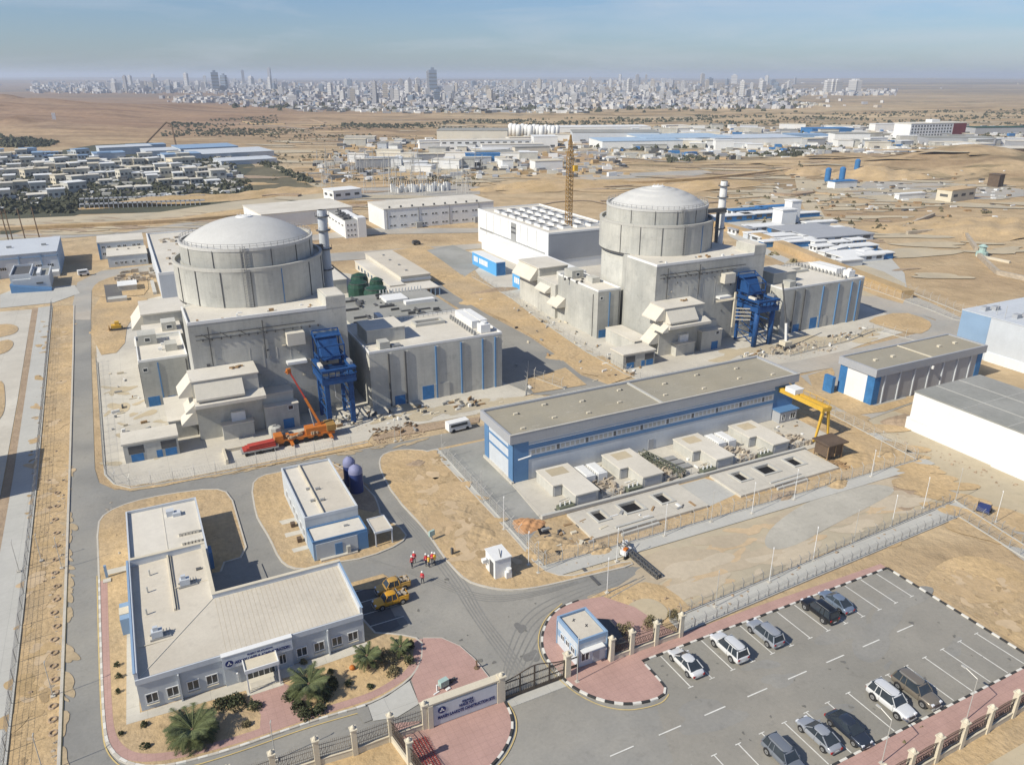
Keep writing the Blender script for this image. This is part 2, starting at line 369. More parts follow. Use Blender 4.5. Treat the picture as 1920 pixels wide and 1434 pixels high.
def terrain_mat():
    m = bpy.data.materials.new('terrain'); m.use_nodes = True; nt = m.node_tree; N = nt.nodes; L = nt.links; p = N['Principled BSDF']; p.inputs['Roughness'].default_value = .95; p.inputs['Specular IOR Level'].default_value = .1
    g = N.new('ShaderNodeNewGeometry'); mp = N.new('ShaderNodeMapping'); mp.inputs['Rotation'].default_value = (0,0,YAW); L.new(g.outputs['Position'], mp.inputs[0])
    def noise(s, det, sc_, dist=0):
        k = N.new('ShaderNodeMapping'); k.inputs['Scale'].default_value = sc_; L.new(mp.outputs[0], k.inputs[0])
        n = N.new('ShaderNodeTexNoise'); n.inputs['Scale'].default_value = s; n.inputs['Detail'].default_value = det; n.inputs['Roughness'].default_value = .62; n.inputs['Distortion'].default_value = dist; L.new(k.outputs[0], n.inputs[0]); return n.outputs[0]
    def ramp(x, pts):
        r = N.new('ShaderNodeValToRGB'); e = r.color_ramp.elements
        while len(e) < len(pts): e.new(.5)
        for el, (q, c) in zip(e, pts): el.position = q; el.color = (*c, 1)
        L.new(x, r.inputs[0]); return r.outputs[0]
    def mix(f, a, b, t='MIX'):
        k = N.new('ShaderNodeMixRGB'); k.blend_type = t
        if isinstance(f, float): k.inputs[0].default_value = f
        else: L.new(f, k.inputs[0])
        for i, q in ((1, a), (2, b)):
            if isinstance(q, tuple): k.inputs[i].default_value = (*q, 1)
            else: L.new(q, k.inputs[i])
        return k.outputs[0]
    base = ramp(noise(.006, 8, (.6, 1.5, 1), .8), [(.34, (.33,.235,.145)), (.45, (.44,.325,.195)), (.56, (.50,.385,.24)), (.68, (.40,.335,.24))])
    fine = ramp(noise(.12, 7, (1,1,1)), [(.3, (.80,.80,.80)), (.7, (1.15,1.15,1.15))])
    base = mix(1.0, base, fine, 'MULTIPLY')
    sx = N.new('ShaderNodeSeparateXYZ'); L.new(mp.outputs[0], sx.inputs[0])
    def mr(x, a, b, c=0.0, d=1.0):
        k = N.new('ShaderNodeMapRange'); k.inputs[1].default_value = a; k.inputs[2].default_value = b; k.inputs[3].default_value = c; k.inputs[4].default_value = d; L.new(x, k.inputs[0]); return k.outputs[0]
    def mth(o, a, b):
        k = N.new('ShaderNodeMath'); k.operation = o
        for i, q in ((0, a), (1, b)):
            if isinstance(q, float): k.inputs[i].default_value = q
            else: L.new(q, k.inputs[i])
        return k.outputs[0]
    far = mr(sx.outputs[1], 330, 520)
    shrub = ramp(noise(.035, 9, (.7, 1.3, 1), .6), [(.50, (0,0,0)), (.60, (1,1,1))])
    belt = ramp(noise(.0035, 5, (.35, 1.6, 1)), [(.44, (0,0,0)), (.58, (1,1,1))])
    left = mr(sx.outputs[0], -260, -60)
    f = mth('MULTIPLY', mth('MULTIPLY', shrub, belt), mth('MULTIPLY', far, mth('ADD', mth('MULTIPLY', left, .6), .15)))
    col = mix(f, base, (.085, .085, .05))
    # redder bare hills on the left
    hill = mth('MULTIPLY', mth('SUBTRACT', 1.0, mr(sx.outputs[0], -420, -60)), mr(sx.outputs[1], 760, 950))
    col = mix(mth('MULTIPLY', hill, .75), col, mix(1.0, (.27,.165,.11), fine, 'MULTIPLY'))
    gully = ramp(noise(.009, 8, (.5, 2.2, 1), 1.2), [(.42, (.68,.66,.66)), (.52, (1,1,1)), (.62, (1.12,1.1,1.06))])
    col = mix(mth('MULTIPLY', far, .8), col, mix(1.0, col, gully, 'MULTIPLY'))
    plain = mth('MULTIPLY', mr(sx.outputs[1], 1500, 3500), ramp(noise(.0012, 6, (.3, 1.8, 1)), [(.40, (1,1,1)), (.56, (.25,.25,.25))]))
    col = mix(plain, col, (.17, .15, .13))
    L.new(col, p.inputs['Base Color'])
    b = N.new('ShaderNodeBump'); b.inputs['Strength'].default_value = .9; b.inputs['Distance'].default_value = .6; L.new(noise(.35, 8, (1,1,1)), b.inputs['Height']); L.new(b.outputs[0], p.inputs['Normal'])
    MATS['terrain'] = M['terrain'] = m
terrain_mat(); build_terrain()

# ------------------------------------------------------------------ roads, yards and islands of the site
Z1, Z2, Z3, Z4, ZI = .02, .05, .09, .13, .16
# site yard: pale dusty ground east of the gate block, and the whole block of asphalt
sheet('yard', px((1015,1080),(1140,1075),(1200,1110),(1310,1165),(1800,950),(1925,1030),(2100,1150),(2100,960),(1900,850),(1640,760),(1700,880)), -.005, 'lot')
sheet('yard', px((1560,720),(1600,705),(1640,760),(1740,790),(1960,960),(2150,1080),(2150,1260),(1920,1190),(1920,1035),(1800,952),(1700,885),(1540,765)), .0, 'lot')
sheet('road', px((105,1600),(125,1100),(133,860),(136,670),(139,575),(140,535),(170,535),(171,670),(177,860),(178,880),(186,905),(215,918),(265,916),(430,888),(604,856),(700,838),(900,800),(985,775),(1000,800),(905,832),(812,846),(750,843),(722,850),(711,862),(712,882),(740,932),(800,1000),(850,1062),(900,1098),(950,1106),(1000,1102),(1120,1070),(1200,1060),(1230,1085),(1140,1118),(1060,1140),(1075,1260),(1250,1300),(1205,1240),(1250,1223),(1390,1171),(1667,1068),(1925,1232),(1780,1319),(1560,1436),(1540,1600)), Z1, 'asphalt')
sheet('parking_lot', [(43.2,54.3),(82.0,54.3),(82.0,35.1),(30,35.1),(30,42),(38,42)], Z2, 'asphalt_park')
sheet('road', px((130,600),(145,530),(190,508),(280,497),(700,470),(930,455),(935,463),(700,485),(300,512),(200,525),(172,545),(170,600)), Z2, 'roadgrey')
sheet('road', px((0,553),(20,545),(140,535),(150,550),(100,568),(0,578)), Z2+.004, 'concrete2')
# plant road between the two units and behind the hall
sheet('road', px((740,478),(790,506),(850,552),(914,590),(995,633),(1045,668),(1090,704),(1190,738),(1095,742),(1000,740),(932,712),(934,640),(895,600),(830,560),(740,500)), Z2, 'asphalt')
sheet('road', px((1095,735),(1500,700),(1560,690),(1700,660),(1810,625),(1850,605),(1800,595),(1745,568),(1640,530),(1600,512),(1640,560),(1755,600),(1740,620),(1620,650),(1480,680),(1180,715)), Z2+.004, 'roadgrey')
sheet('road', px((1600,535),(1640,552),(1750,600),(1790,612),(1930,640),(1930,690),(1850,640),(1760,628),(1690,600),(1590,560)), Z2+.008, 'roadgrey')
sheet('road', px((1500,705),(1560,690),(1700,655),(1720,690),(1590,780),(1640,830),(1720,880),(1850,955),(1930,1000),(1930,1060),(1850,1000),(1800,940),(1700,880),(1600,800),(1540,740)), Z2+.012, 'roadgrey')
sheet('road', px((1590,705),(1690,740),(1715,755),(1620,790),(1600,800)), Z2+.016, 'roadgrey')
# far-left concrete service road, its shoulder and the plaza beyond
sheet('concrete_road', px((72,577),(96,574),(67,900),(40,1150),(5,1434),(-60,1600),(-110,1434),(-20,1150),(24,900)), Z2, 'concrete2')
sheet('verge', px((60,578),(72,577),(24,900),(-20,1150),(-60,1300),(-90,1300),(-40,1150),(8,900),(35,750)), Z1, 'dirt')
sheet('plaza', px((-200,600),(60,580),(33,750),(6,900),(-40,1150),(-200,1250)), Z1, 'concrete')
for i, p in enumerate([px((-40,618),(10,606),(36,612),(32,625),(5,632),(-40,640)), px((-40,655),(10,636),(26,640),(24,652),(8,664),(-40,672)), px((-60,775),(5,700),(12,760),(0,790),(-60,830))]):
    sheet('sand_bed', p, Z3, 'sand', 2)
sheet('sand_strip', px((98,573),(138,573),(136,670),(131,860),(122,1100),(103,1600),(-20,1600),(8,1434),(42,1150),(69,900)), Z2, 'sand')
kerb(px((139,573),(137,670),(131.5,860),(123.5,1100),(106,1550)), w=.3)
sheet('road_line', smooth_line([G(127,1100)]*1) + [], 0, 'yline') if False else None
b = MB(); strip(b, px((127,1100),(121,1250),(112,1520)), .12, Z3); tag(b.build('road_line', 'yline'), kind='structure')

# reactor pads
sheet('concrete_pad', px((178,600),(182,680),(196,885),(212,905),(245,912),(300,905),(540,858),(690,826),(700,812),(760,800),(905,775),(985,742),(1010,735),(960,720),(880,600),(700,520),(560,500),(280,560),(240,580)), Z1+.006, 'concrete')
sheet('sand_strip', px((198,900),(212,906),(245,912),(300,905),(430,881),(540,858),(690,826),(700,836),(604,854),(430,886),(300,913),(245,921),(214,916)), Z3, 'sand')
sheet('sand_strip', px((700,820),(760,800),(900,782),(898,792),(850,800),(700,826)), Z3, 'dirt')
sheet('sand_bed', px((172,560),(232,555),(290,560),(240,600),(232,660),(176,668)), Z3, 'sand', 1)
sheet('sand_bed', px((190,525),(240,512),(275,512),(280,552),(240,556),(174,558),(172,540)), Z3, 'sand', 1)
sheet('asphalt_patch', px((195,535),(225,533),(232,565),(200,568)), Z4, 'darkasphalt')
sheet('concrete_pad', px((905,545),(960,560),(1010,600),(1100,660),(1170,700),(1230,722),(1500,690),(1620,645),(1740,610),(1700,590),(1600,560),(1400,500),(1080,470),(890,470),(840,480),(870,530)), Z1+.006, 'concrete')
sheet('sand_bed', px((735,470),(800,462),(870,480),(900,520),(960,563),(1005,596),(1090,656),(1172,702),(1150,712),(1090,700),(1045,664),(995,630),(948,601),(914,587),(850,549),(790,504),(740,478)), Z4, 'sand')
sheet('gravel_patch', px((800,470),(850,460),(895,480),(900,500),(870,520),(830,490)), Z4+.01, 'roof_grey')
sheet('sand_bed', px((985,712),(1060,690),(1100,722),(1000,738)), Z4, 'sand')
sheet('sand_bed', px((1080,672),(1130,668),(1190,705),(1140,722)), Z4+.012, 'sand')
sheet('sand_bed', px((1622,600),(1690,584),(1742,600),(1748,615),(1720,630),(1650,612)), Z4, 'sand', 1)
sheet('sand_bed', px((1515,705),(1560,690),(1565,700),(1560,720),(1590,742),(1640,762),(1720,742),(1730,748),(1660,772),(1600,780),(1530,745)), Z4, 'sand')

# islands: raised sand or paving with kerbs
def island(pts, m='sand', sm=1, name='sand_island', k=True, z=ZI, km='kerb'):
    p = smooth_poly(pts, sm) if sm else pts
    o = sheet(name, p, z, m)
    if k: kerb(p + [p[0]], m=km)
    return p
adm = island(px((182,985),(198,962),(245,942),(310,928),(400,916),(432,926),(449,984),(466,1042),(405,1060),(440,1120),(632,1062),(636,1075),(690,1187),(745,1190),(792,1200),(792,1232),(784,1253),(766,1276),(724,1305),(687,1322),(604,1347),(544,1367),(430,1408),(330,1434),(280,1440),(232,1432),(204,1405),(196,1380),(190,1250),(186,1080)), 'sand', 1)
def ribbon(name, line, w, z, m, sm=2):
    k = round(z, 2); LAYER[k] = LAYER.get(k, 0) + 1; z += .0006*LAYER[k]
    b = MB(); strip(b, smooth_line(line, sm), w, z); return tag(b.build(name, m), kind='structure')
ribbon('pavement', px((194,1090),(196,1200),(201,1340),(207,1385),(228,1412),(262,1424),(330,1418),(430,1394),(544,1355),(604,1335),(687,1310),(724,1292),(766,1264),(778,1245),(784,1225),(784,1200)), .95, ZI+.01, 'paving')
painted_kerb(smooth_line(px((186,1080),(190,1250),(196,1372),(206,1405),(232,1430),(280,1440),(332,1434),(430,1407),(544,1367),(604,1347),(687,1323)), 2), 'kerb')
ribbon('road_line', px((182,1080),(186,1250),(192,1380),(202,1415),(230,1442),(280,1452),(345,1442),(440,1413),(544,1376),(604,1356),(680,1335)), .12, Z3, 'yline')
sheet('pavement', [(3.6,69.2),(6.6,69.2),(9.0,66.2),(8.2,62.6),(3.6,62.6),(4.2,65.2)], ZI+.02, 'paving')
sheet('path', [(-7.6,70.9),(16.9,70.9),(16.9,69.7),(7.2,69.3),(3.2,69.3),(-7.6,69.8)], ZI+.015, 'concrete')
sheet('path', [(-8.0,69.8),(-6.7,69.8),(-6.7,88.5),(-7.4,88.5)], ZI+.015, 'concrete')
sheet('shaded_yard', [(2.5,92.6),(2.5,81.0),(9.2,81.0),(8.8,92)], ZI+.02, 'asphalt')  # asphalt-coloured sheet puts the office wing's shade into the courtyard ground
sheet('shaded_car_park', [(16.9,70.9),(16.9,82.4),(21.2,82.4),(21.2,72.0)], Z3, 'darkasphalt')  # darker asphalt colour carries the office building's shade over the bays
sheet('sand_bed', [(17.2,82.6),(22.5,82.6),(23.5,80.2),(22.8,79.4),(17.2,81.2)], ZI, 'sand')
sheet('concrete_patch', px((690,1323),(726,1306),(768,1277),(786,1320),(745,1345),(700,1352)), Z3, 'concrete2')
sheet('concrete_patch', px((668,1334),(690,1324),(698,1350),(682,1356)), Z3, 'asphalt')
# building two island with little paths
island(px((471,911),(488,893),(526,886),(600,868),(628,868),(700,925),(712,955),(712,965),(765,1000),(752,1020),(690,1046),(628,1056),(579,1068),(545,1066),(524,1050),(506,1010),(490,984),(480,966)), 'sand', 1)
for q in ([(13.2,100.4),(15.3,100.4),(15.3,101.6),(12.9,101.6)], [(13.0,96.8),(15.3,96.8),(15.3,97.9),(13.0,97.9)], [(13.2,92.6),(15.3,92.6),(15.3,93.6),(13.1,93.6)]): sheet('path', q, ZI+.012, 'concrete')
sheet('sand_shade', px((628,872),(690,910),(712,955),(700,962),(670,955),(655,930)), ZI+.012, 'dirt')  # darker sheet paints building two's shade onto the sand by the silos
# central sand island
mid = island(px((711,862),(722,850),(753,843),(806,846),(826,862),(900,940),(965,1010),(1012,1068),(1060,1084),(1118,1069),(1180,1052),(1188,1060),(1120,1076),(1037,1096),(997,1104),(950,1108),(909,1101),(875,1090),(850,1066),(830,1042),(800,996),(740,932),(714,885)), 'sand', 1)
# hall lot
LOT = [(41.1,112.5),(41.0,73.8),(107.8,72.4),(113.5,72.2),(115.6,96.8)]
sheet('patrol_path', [(40.0,113.5),(39.8,73.0),(41,72.2),(114.2,71.2),(116.6,97.5),(114.8,97.5),(112.6,73.6),(42.2,75.0),(42.2,113.5)], Z3, 'concrete2')
sheet('yard', [(42.2,113.5),(42.2,75),(112.6,73.6),(114.8,97.5),(111,113)], Z2, 'sand')
sheet('yard', [(42.2,112.8),(42.2,80.5),(47.2,84.5),(48.3,96.4),(48.3,107.2),(52,112.8)], Z2+.006, 'roof_grey')
sheet('yard', [(71.4,84.4),(76.6,84.4),(80,78.6),(71.6,77.2),(69.2,77.4)], Z2+.012, 'concrete2')
slab('apron', [(48.0,96.4),(47.2,85.0),(98.5,84.4),(107,84.6),(107,96.4)], 0.02, .2, 'concrete')
def pit_slab(x0, x1, pits, y0=77.0, y1=84.3):
    b = MB(); xs = [x0] + [q for p in pits for q in (p[0], p[1])] + [x1]; ya, yb = 80.4, 82.9
    b.box(x0, y0, 0, x1, ya, .45); b.box(x0, yb, 0, x1, y1, .45)
    for i in range(0, len(xs), 2): b.box(xs[i], ya, 0, xs[i+1], yb, .45)
    return b
for x0, x1, pits in ((51, 71.2, [(54.1,55.8),(59.0,62.0),(65.3,67.2)]), (77.5, 98.3, [(80.6,82.5),(85.5,88.5),(92.0,94.2)])):
    root = thing('pump_basin', 'pale concrete basin slab with three square openings %s' % ('nearest the blue striped hall corner' if x0 < 60 else 'beside the brown timber cabin'), 'basin slab', (x0+x1)/2, 80.6, 0, group='basin slabs in front of the striped hall')
    pit_slab(x0, x1, pits).build('slab', 'concrete', root)
    for a, c in pits:
        part('opening_rim', 'concrete2', root, lambda b: hollow(b, a-.35, 80.05, c+.35, 83.25, .45, .62, .33))
        bpart('pit', 'pit_shade', root, (a, 80.4, .1, c, 82.9, .14))  # shallow black floor, the shade of a deep pit put into its colour
# outer perimeter patrol path, paving along the parking
sheet('patrol_path', [(50.0,58.6),(106.2,61.6),(103.6,49.2),(100.5,20),(98.2,20),(100.8,48.6),(102.4,58.8),(50.0,56.4)], Z3, 'concrete2')
sheet('sand_bed', px((1735,1075),(1790,1040),(1860,1045),(1960,1100),(2100,1220),(1960,1240),(1920,1215),(1800,1140),(1740,1105)), Z1, 'sand', 2)
sheet('sand_bed', px((1300,1165),(1560,1050),(1790,955),(1795,945),(1560,1030),(1330,1130),(1290,1140)), Z1, 'sand')
sheet('sand_bed', px((1085,1125),(1150,1100),(1230,1088),(1290,1130),(1300,1160),(1240,1185),(1150,1150)), Z1+.02, 'sand', 1)
sheet('concrete_patch', px((1155,1150),(1200,1120),(1240,1128),(1262,1160),(1190,1180)), Z4, 'lot', 2)
sheet('asphalt_patch', px((1440,990),(1520,935),(1620,905),(1690,915),(1640,945),(1560,985),(1480,1030),(1430,1030)), Z1+.03, 'lot_grey', 2)
sheet('asphalt_patch', px((1590,905),(1640,880),(1770,915),(1700,960)), Z1+.008, 'dirt')
# pink pavements at the gate
P1 = px((793,1198),(828,1198),(862,1213),(889,1237),(904,1256),(921,1278),(936,1292),(905,1300),(800,1335),(786,1322),(771,1276),(784,1253),(792,1232))
sheet('pavement', P1, ZI+.02, 'paving'); kerb(px((793,1198),(828,1198),(862,1213),(889,1237),(904,1256),(921,1278),(930,1288)))
P2 = px((936,1306),(948,1320),(958,1340),(961,1365),(953,1392),(938,1417),(915,1440),(890,1470),(800,1470),(768,1434),(736,1358),(800,1352))
sheet('pavement', P2, ZI+.02, 'paving'); e = smooth_line(px((946,1316),(958,1338),(962,1365),(954,1392),(938,1419),(915,1443),(888,1472)), 2)
painted_kerb(e); ribbon('road_line', px((952,1318),(966,1340),(970,1366),(962,1394),(946,1422),(922,1448)), .12, Z3, 'yline')
P3o = px((1200,1088),(1140,1110),(1085,1127),(1054,1138),(1032,1156),(1019,1180),(1015,1206),(1022,1232),(1040,1256),(1058,1275),(1081,1294),(1125,1314),(1172,1322),(1213,1317),(1240,1308),(1249,1298),(1247,1288),(1203,1240))
sheet('pavement', P3o[2:] + px((1280,1190),(1250,1180),(1190,1140),(1130,1120)), ZI+.02, 'paving')
painted_kerb(smooth_line(P3o[2:], 2)); ribbon('road_line', px((1054,1132),(1026,1155),(1012,1180),(1008,1208),(1016,1236),(1036,1262),(1058,1283),(1085,1304),(1128,1325),(1174,1333),(1215,1327),(1244,1317),(1254,1302)), .12, Z3, 'yline')
sheet('pavement', [(43.1,54.5),(82.0,54.5),(82.0,55.4),(60,56.0),(49.4,56.0),(41.5,55.9),(40.6,54.8)], ZI, 'paving')
sheet('pavement', [(30,34.9),(82.2,34.9),(90,35.0),(90,31.6),(30,31.6)], ZI, 'paving')
painted_kerb([(43.1,54.4),(82.05,54.4)]); painted_kerb([(82.1,54.4),(82.1,35.0)]); painted_kerb([(30,35.0),(82.1,35.0)])
sheet('sand_strip', [(30,31.3),(95,31.3),(95,20),(30,20)], Z2, 'sand')
sheet('yard', px((1780,1450),(1850,1434),(1960,1370),(1960,1470)), Z3, 'lot')
# forecourt in front of the lower-left railing
sheet('sand_bed', [(0,56.8),(15.2,56.2),(15.8,50),(0,50)], Z2, 'sand')
# markings
b = MB()
for i in range(13): x = 45.5 + 2.86*i; b.box(x-.06, 49.0, Z2+.02, x+.06, 54.2, Z2+.024); b.box(x-.35, 48.9, Z2+.02, x+.35, 49.0, Z2+.024)
for i in range(15): x = 38.9 + 2.97*i; b.box(x-.06, 35.3, Z2+.02, x+.06, 40.9, Z2+.024); b.box(x-.35, 40.9, Z2+.02, x+.35, 41.0, Z2+.024)
for i in range(-2, 7): x = 38.6 + 5.65*i; b.box(x, 45.15, Z2+.02, x+2.7, 45.29, Z2+.024)
tag(b.build('parking_lines', 'line'), kind='structure')
b = MB()
for i in range(4): x = 17.2; y = 73.4 + 2.4*i; b.box(x, y-.05, Z3+.02, x+5, y+.05, Z3+.024)
tag(b.build('parking_lines', 'line'), kind='structure')
slab('gate_threshold', [(27,56.0),(34.3,56.0),(34.0,54.9),(27.4,54.9)], 0, .08, 'concrete2')
bx = MB().box(46.2-.0, 68.2, .0, 46.6, 72.2, .13); tag(bx.build('drain_channel', 'dgrey'), kind='structure')

# ------------------------------------------------------------------ reactor units
def seam_angles(cx, cy): pass
def unit(du, ex, dw, n):
    near = 'nearer left' if n == 1 else 'farther right'
    cx, cy = 21.1+du, 159.5; x1 = 34.5+du+ex; xa = 6.8+du
    t = thing('reactor_building', 'large domed %s reactor building in pale concrete with stepped front annex' % near, 'reactor building', cx, cy, 0, 'domed reactor buildings')
    C = 'wall_joint'
    w = MB(); w.prism([(xa,139),(x1,139),(x1,145.5),(x1-2,150),(x1-4,172),(xa+8,172),(xa+3,158),(xa,150.8)], 0, 20); w.build('wall', C, t)
    rf = MB(); rf.prism([(xa+.25,139.25),(x1-.25,139.25),(x1-.25,145.2),(x1-4,160),(xa+8,160),(xa+.3,150.4)], 20, 20.12); r_ = rf.build('roof', 'roof', t)
    bpart('parapet', 'white', t, (xa,138.95,20,x1-3.6,139.25,20.55), (xa-.02,139.25,20,xa+.25,150.6,20.5))
    bpart('stair_tower', C, t, (x1-3.6,139-.04,20.01,x1+.05,145.5,22.2)); bpart('tower_roof', 'roof', t, (x1-3.35,139.2,22.2,x1-.2,145.25,22.3))
    # shaft, outer ring, inner drum, dome
    part('shaft', C, t, lambda b: b.lathe(cx, cy, [(13.3,0),(13.3,20)], 64), True) if n == 2 else part('shaft', C, t, lambda b: b.lathe(cx, cy, [(13.3,0),(13.3,20)], 64), True)
    part('base_gap', 'dgrey', t, lambda b: b.lathe(cx, cy, [(13.9,19.6),(13.9,20.2)], 64))
    part('outer_drum', 'wall_joint', t, lambda b: b.lathe(cx, cy, [(14.1,20.14),(14.1,27.3),(13.7,27.3),(13.7,26.6),(12.5,26.6)], 96, cap=False))
    part('drum_rim', 'concrete2', t, lambda b: b.lathe(cx, cy, [(14.18,26.75),(14.18,27.34),(13.62,27.34)], 96, cap=False))
    part('inner_drum', 'wall_joint', t, lambda b: b.lathe(cx, cy, [(12.5,26.6),(12.5,30.7),(12.2,30.7),(12.2,30.3),(11.6,30.3)], 96, cap=False))
    part('drum_rim', 'dome', t, lambda b: b.lathe(cx, cy, [(12.6,30.2),(12.6,30.75),(12.1,30.75)], 96, cap=False))
    prof = []
    Rd, zt = (11.9**2 + 4.2**2) / (2*4.2), 34.6
    for i in range(15):
        a = math.asin(11.9/Rd) * (1 - i/14); r = Rd*sin(a); z = zt - Rd + Rd*cos(a)
        if n == 2 and i in (3, 6, 9, 11): prof.append((r+.08, z-.1))
        prof.append((r, z))
    part('dome', 'dome', t, lambda b: b.lathe(cx, cy, prof, 96, cap=False), True)
    cap = part('dome_cap', 'white', t, lambda b: (b.lathe(cx, cy, [(1.6,zt-.1),(1.5,zt+.12),(.9,zt+.2)], 20), b.cyl(cx, cy, zt, zt+.3, .3, 8), [b.tube((cx+1.2*cos(k),cy+1.2*sin(k),zt),(cx+1.2*cos(k),cy+1.2*sin(k),zt+.5),.05) for k in range(6)]))
    for k, a in enumerate((198, 219, 240, 262, 285, 312, 335, 352)):
        a = R(a); c, s = cos(a), sin(a)
        part('downpipe', 'trimblue' if k == 4 else 'dgrey', t, lambda b: b.rbox(cx+14.16*c, cy+14.16*s, 20.2, .14, .13, 6.6, a))
    for a in (205, 232, 256, 281, 306, 330):
        a = R(a); c, s = cos(a), sin(a)
        part('downpipe', 'dgrey', t, lambda b: b.rbox(cx+12.55*c, cy+12.55*s, 27.2, .13, .12, 3.2, a))
    def ladder(b):
        a = R(258 if n == 1 else 262)
        for rr, z0, z1 in ((14.35, 20.2, 27.6), (12.75, 27.3, 31.2)):
            for o in (-.4, .4): x, y = cx+rr*cos(a)-o*sin(a), cy+rr*sin(a)+o*cos(a); b.tube((x,y,z0),(x,y,z1),.07)
            z = z0
            while z < z1: b.tube((cx+rr*cos(a)+.4*sin(a),cy+rr*sin(a)-.4*cos(a),z),(cx+rr*cos(a)-.4*sin(a),cy+rr*sin(a)+.4*cos(a),z+.35),.05); z += .5
    part('access_ladder', 'grey', t, ladder)
    part('dome_railing', 'grey', t, lambda b: [b.tube((cx+12.3*cos(R(a)),cy+12.3*sin(R(a)),z),(cx+12.3*cos(R(a+6)),cy+12.3*sin(R(a+6)),z),.04) for a in range(0, 360, 6) for z in (31.1, 31.5)] + [b.tube((cx+12.3*cos(R(a)),cy+12.3*sin(R(a)),30.7),(cx+12.3*cos(R(a)),cy+12.3*sin(R(a)),31.5),.05) for a in range(0, 360, 6)])
    # pipes and brackets on the tall front
    def pipes(b):
        b.tube((xa+1,138.8,18.0),(x1-6,138.8,18.0),.1); b.tube((xa+1,138.85,17.2),(x1-9,138.85,17.2),.06)
        for i in range(14): x = xa+2+i*1.55; b.box(x,138.7,16.9,x+.22,139,17.3)
        for x in (xa+3.2, xa+12.4): b.tube((x,138.85,12.2),(x,138.85,19.4),.1)
        for i in range(4): x = xa+2+i*3.1; b.tube((x,138.9,18.2),(x+1.2,138.9,17.2),.06)
    part('wall_pipes', 'dgrey', t, pipes)
    # annex under the tall wall
    a = MB(); u = du
    a.box(5.9+u,135.2,0,17+u,138.98,6.6); a.exu([(139,11.9),(133.5,11.6),(133.5,8.7),(139,8.7)], 5.7+u, 16.6+u)
    a.exu([(138.98,6.6),(138.98,8.7),(133.6,8.7),(135.2,6.6)], 5.9+u, 16.8+u); a.build('annex', 'wall_conc', t)
    part('annex_roof', 'roof', t, lambda b: b.exu([(138.9,11.92),(133.35,11.62),(133.35,11.8),(138.9,12.1)], 5.5+u, 16.8+u))
    part('awning', 'creamwall', t, lambda b: b.exu([(133.5,11.35),(131.6,8.95),(131.6,8.6),(133.5,8.6)], 6.0+u, 13.9+u))
    part('awning', 'roof', t, lambda b: b.exu([(133.6,8.72),(131.2,8.1),(131.2,7.5),(133.6,7.3),(135.2,6.6),(135.2,8.72)], 5.6+u, 17.3+u))
    part('awning', 'creamwall', t, lambda b: b.exv([(5.68+u,11.9),(3.4+u,9.4),(3.4+u,9.1),(5.68+u,9.0)], 133.6, 138.9))
    part('awning', 'creamwall', t, lambda b: b.exv([(5.6+u,8.3),(4.0+u,7.0),(4.0+u,6.8),(5.6+u,6.9)], 131.6, 136.5))
    part('awning', 'creamwall', t, lambda b: b.exv([(5.88+u,5.9),(3.2+u,3.4),(3.2+u,3.1),(5.88+u,3.1)], 135.3, 139))
    part('roof_debris', 'wood', t, lambda b: [b.rbox(13.6+u+random.uniform(-1,1.2), 136.5+random.uniform(-.6,.6), 12.0, random.uniform(.3,.9), .3, .25, random.uniform(0,3)) for _ in range(7)])
    bpart('wall_box', 'white', t, (11.4+u,134.5,2.7,13.8+u,135.2,4.5)); bpart('wall_box', 'creamwall', t, (23+u+ex*.6,137.4,14.3,26.2+u+ex*.6,139,16.6))
    bpart('ledge', 'white', t, (22.6+u+ex*.5,137.6,10.6,26.2+u+ex*.5,139,11.1))
    bpart('front_room', 'wall_conc', t, (9.6+u,133.4,0,14.9+u,135.18,2.7)); bpart('room_roof', 'roof', t, (9.5+u,133.3,2.7,15+u,135.2,2.85))
    w2 = bpart('lower_wing', 'wall_conc', t, (17.02+u,133.6,0,23+u,138.97,4.6)); bpart('wing_upper', 'wall_conc', t, (17.02+u,135.4,4.6,22.6+u,138.97,6.4))
    bpart('room_roof', 'roof', t, (17.02+u,133.5,4.6,23.1+u,135.4,4.75), (17.02+u,135.3,6.4,22.7+u,138.97,6.55))
    door(t, 'S', 21+u, 0, 1.9, 1.9, 133.6); win(t, 'S', 21.6+u, 4.0, 1, .9, 133.6, panes=1)
    bpart('side_room', 'wall_conc', t, (1.2+u,138,0,5.68+u,150,3.3)); bpart('room_roof', 'roof', t, (1.1+u,137.9,3.3,5.7+u,150.1,3.5))
    if n == 2: door(t, 'S', 3+u, 0, 1.6, 2.3, 138)
    rq = random.Random(40+n)
    for k in range(16): X = rq.uniform(xa+1.5, x1-2); Z_ = rq.uniform(7, 16); bpart('wall_fixture', rq.choice(('grey','dgrey','cream')), t, (X,138.82,Z_,X+rq.uniform(.2,.6),139,Z_+rq.uniform(.15,.5)))
    for k in range(5): X = xa+9+k*2.7+rq.uniform(-.6,.6); bpart('pour_scar', 'concrete2' if k % 2 else 'wall_conc', t, (X,138.96,rq.uniform(7,12),X+.12,139,rq.uniform(13,16.5)))
    part('scaffold', 'grey', t, lambda b: [b.tube((x1-9+i*1.3,138.3,0),(x1-9+i*1.3,138.3,5.4),.05) for i in range(4)] + [b.tube((x1-9,138.3,z),(x1-5.1,138.3,z),.05) for z in (1.8,3.6,5.4)])
    for k in range(9): X, Y = rq.uniform(xa+1, x1-6), rq.uniform(139.6, 143); bpart('roof_box', rq.choice(('grey','white','wood')), t, (X,Y,20.12,X+rq.uniform(.2,.9),Y+rq.uniform(.2,.6),20.12+rq.uniform(.1,.5)))
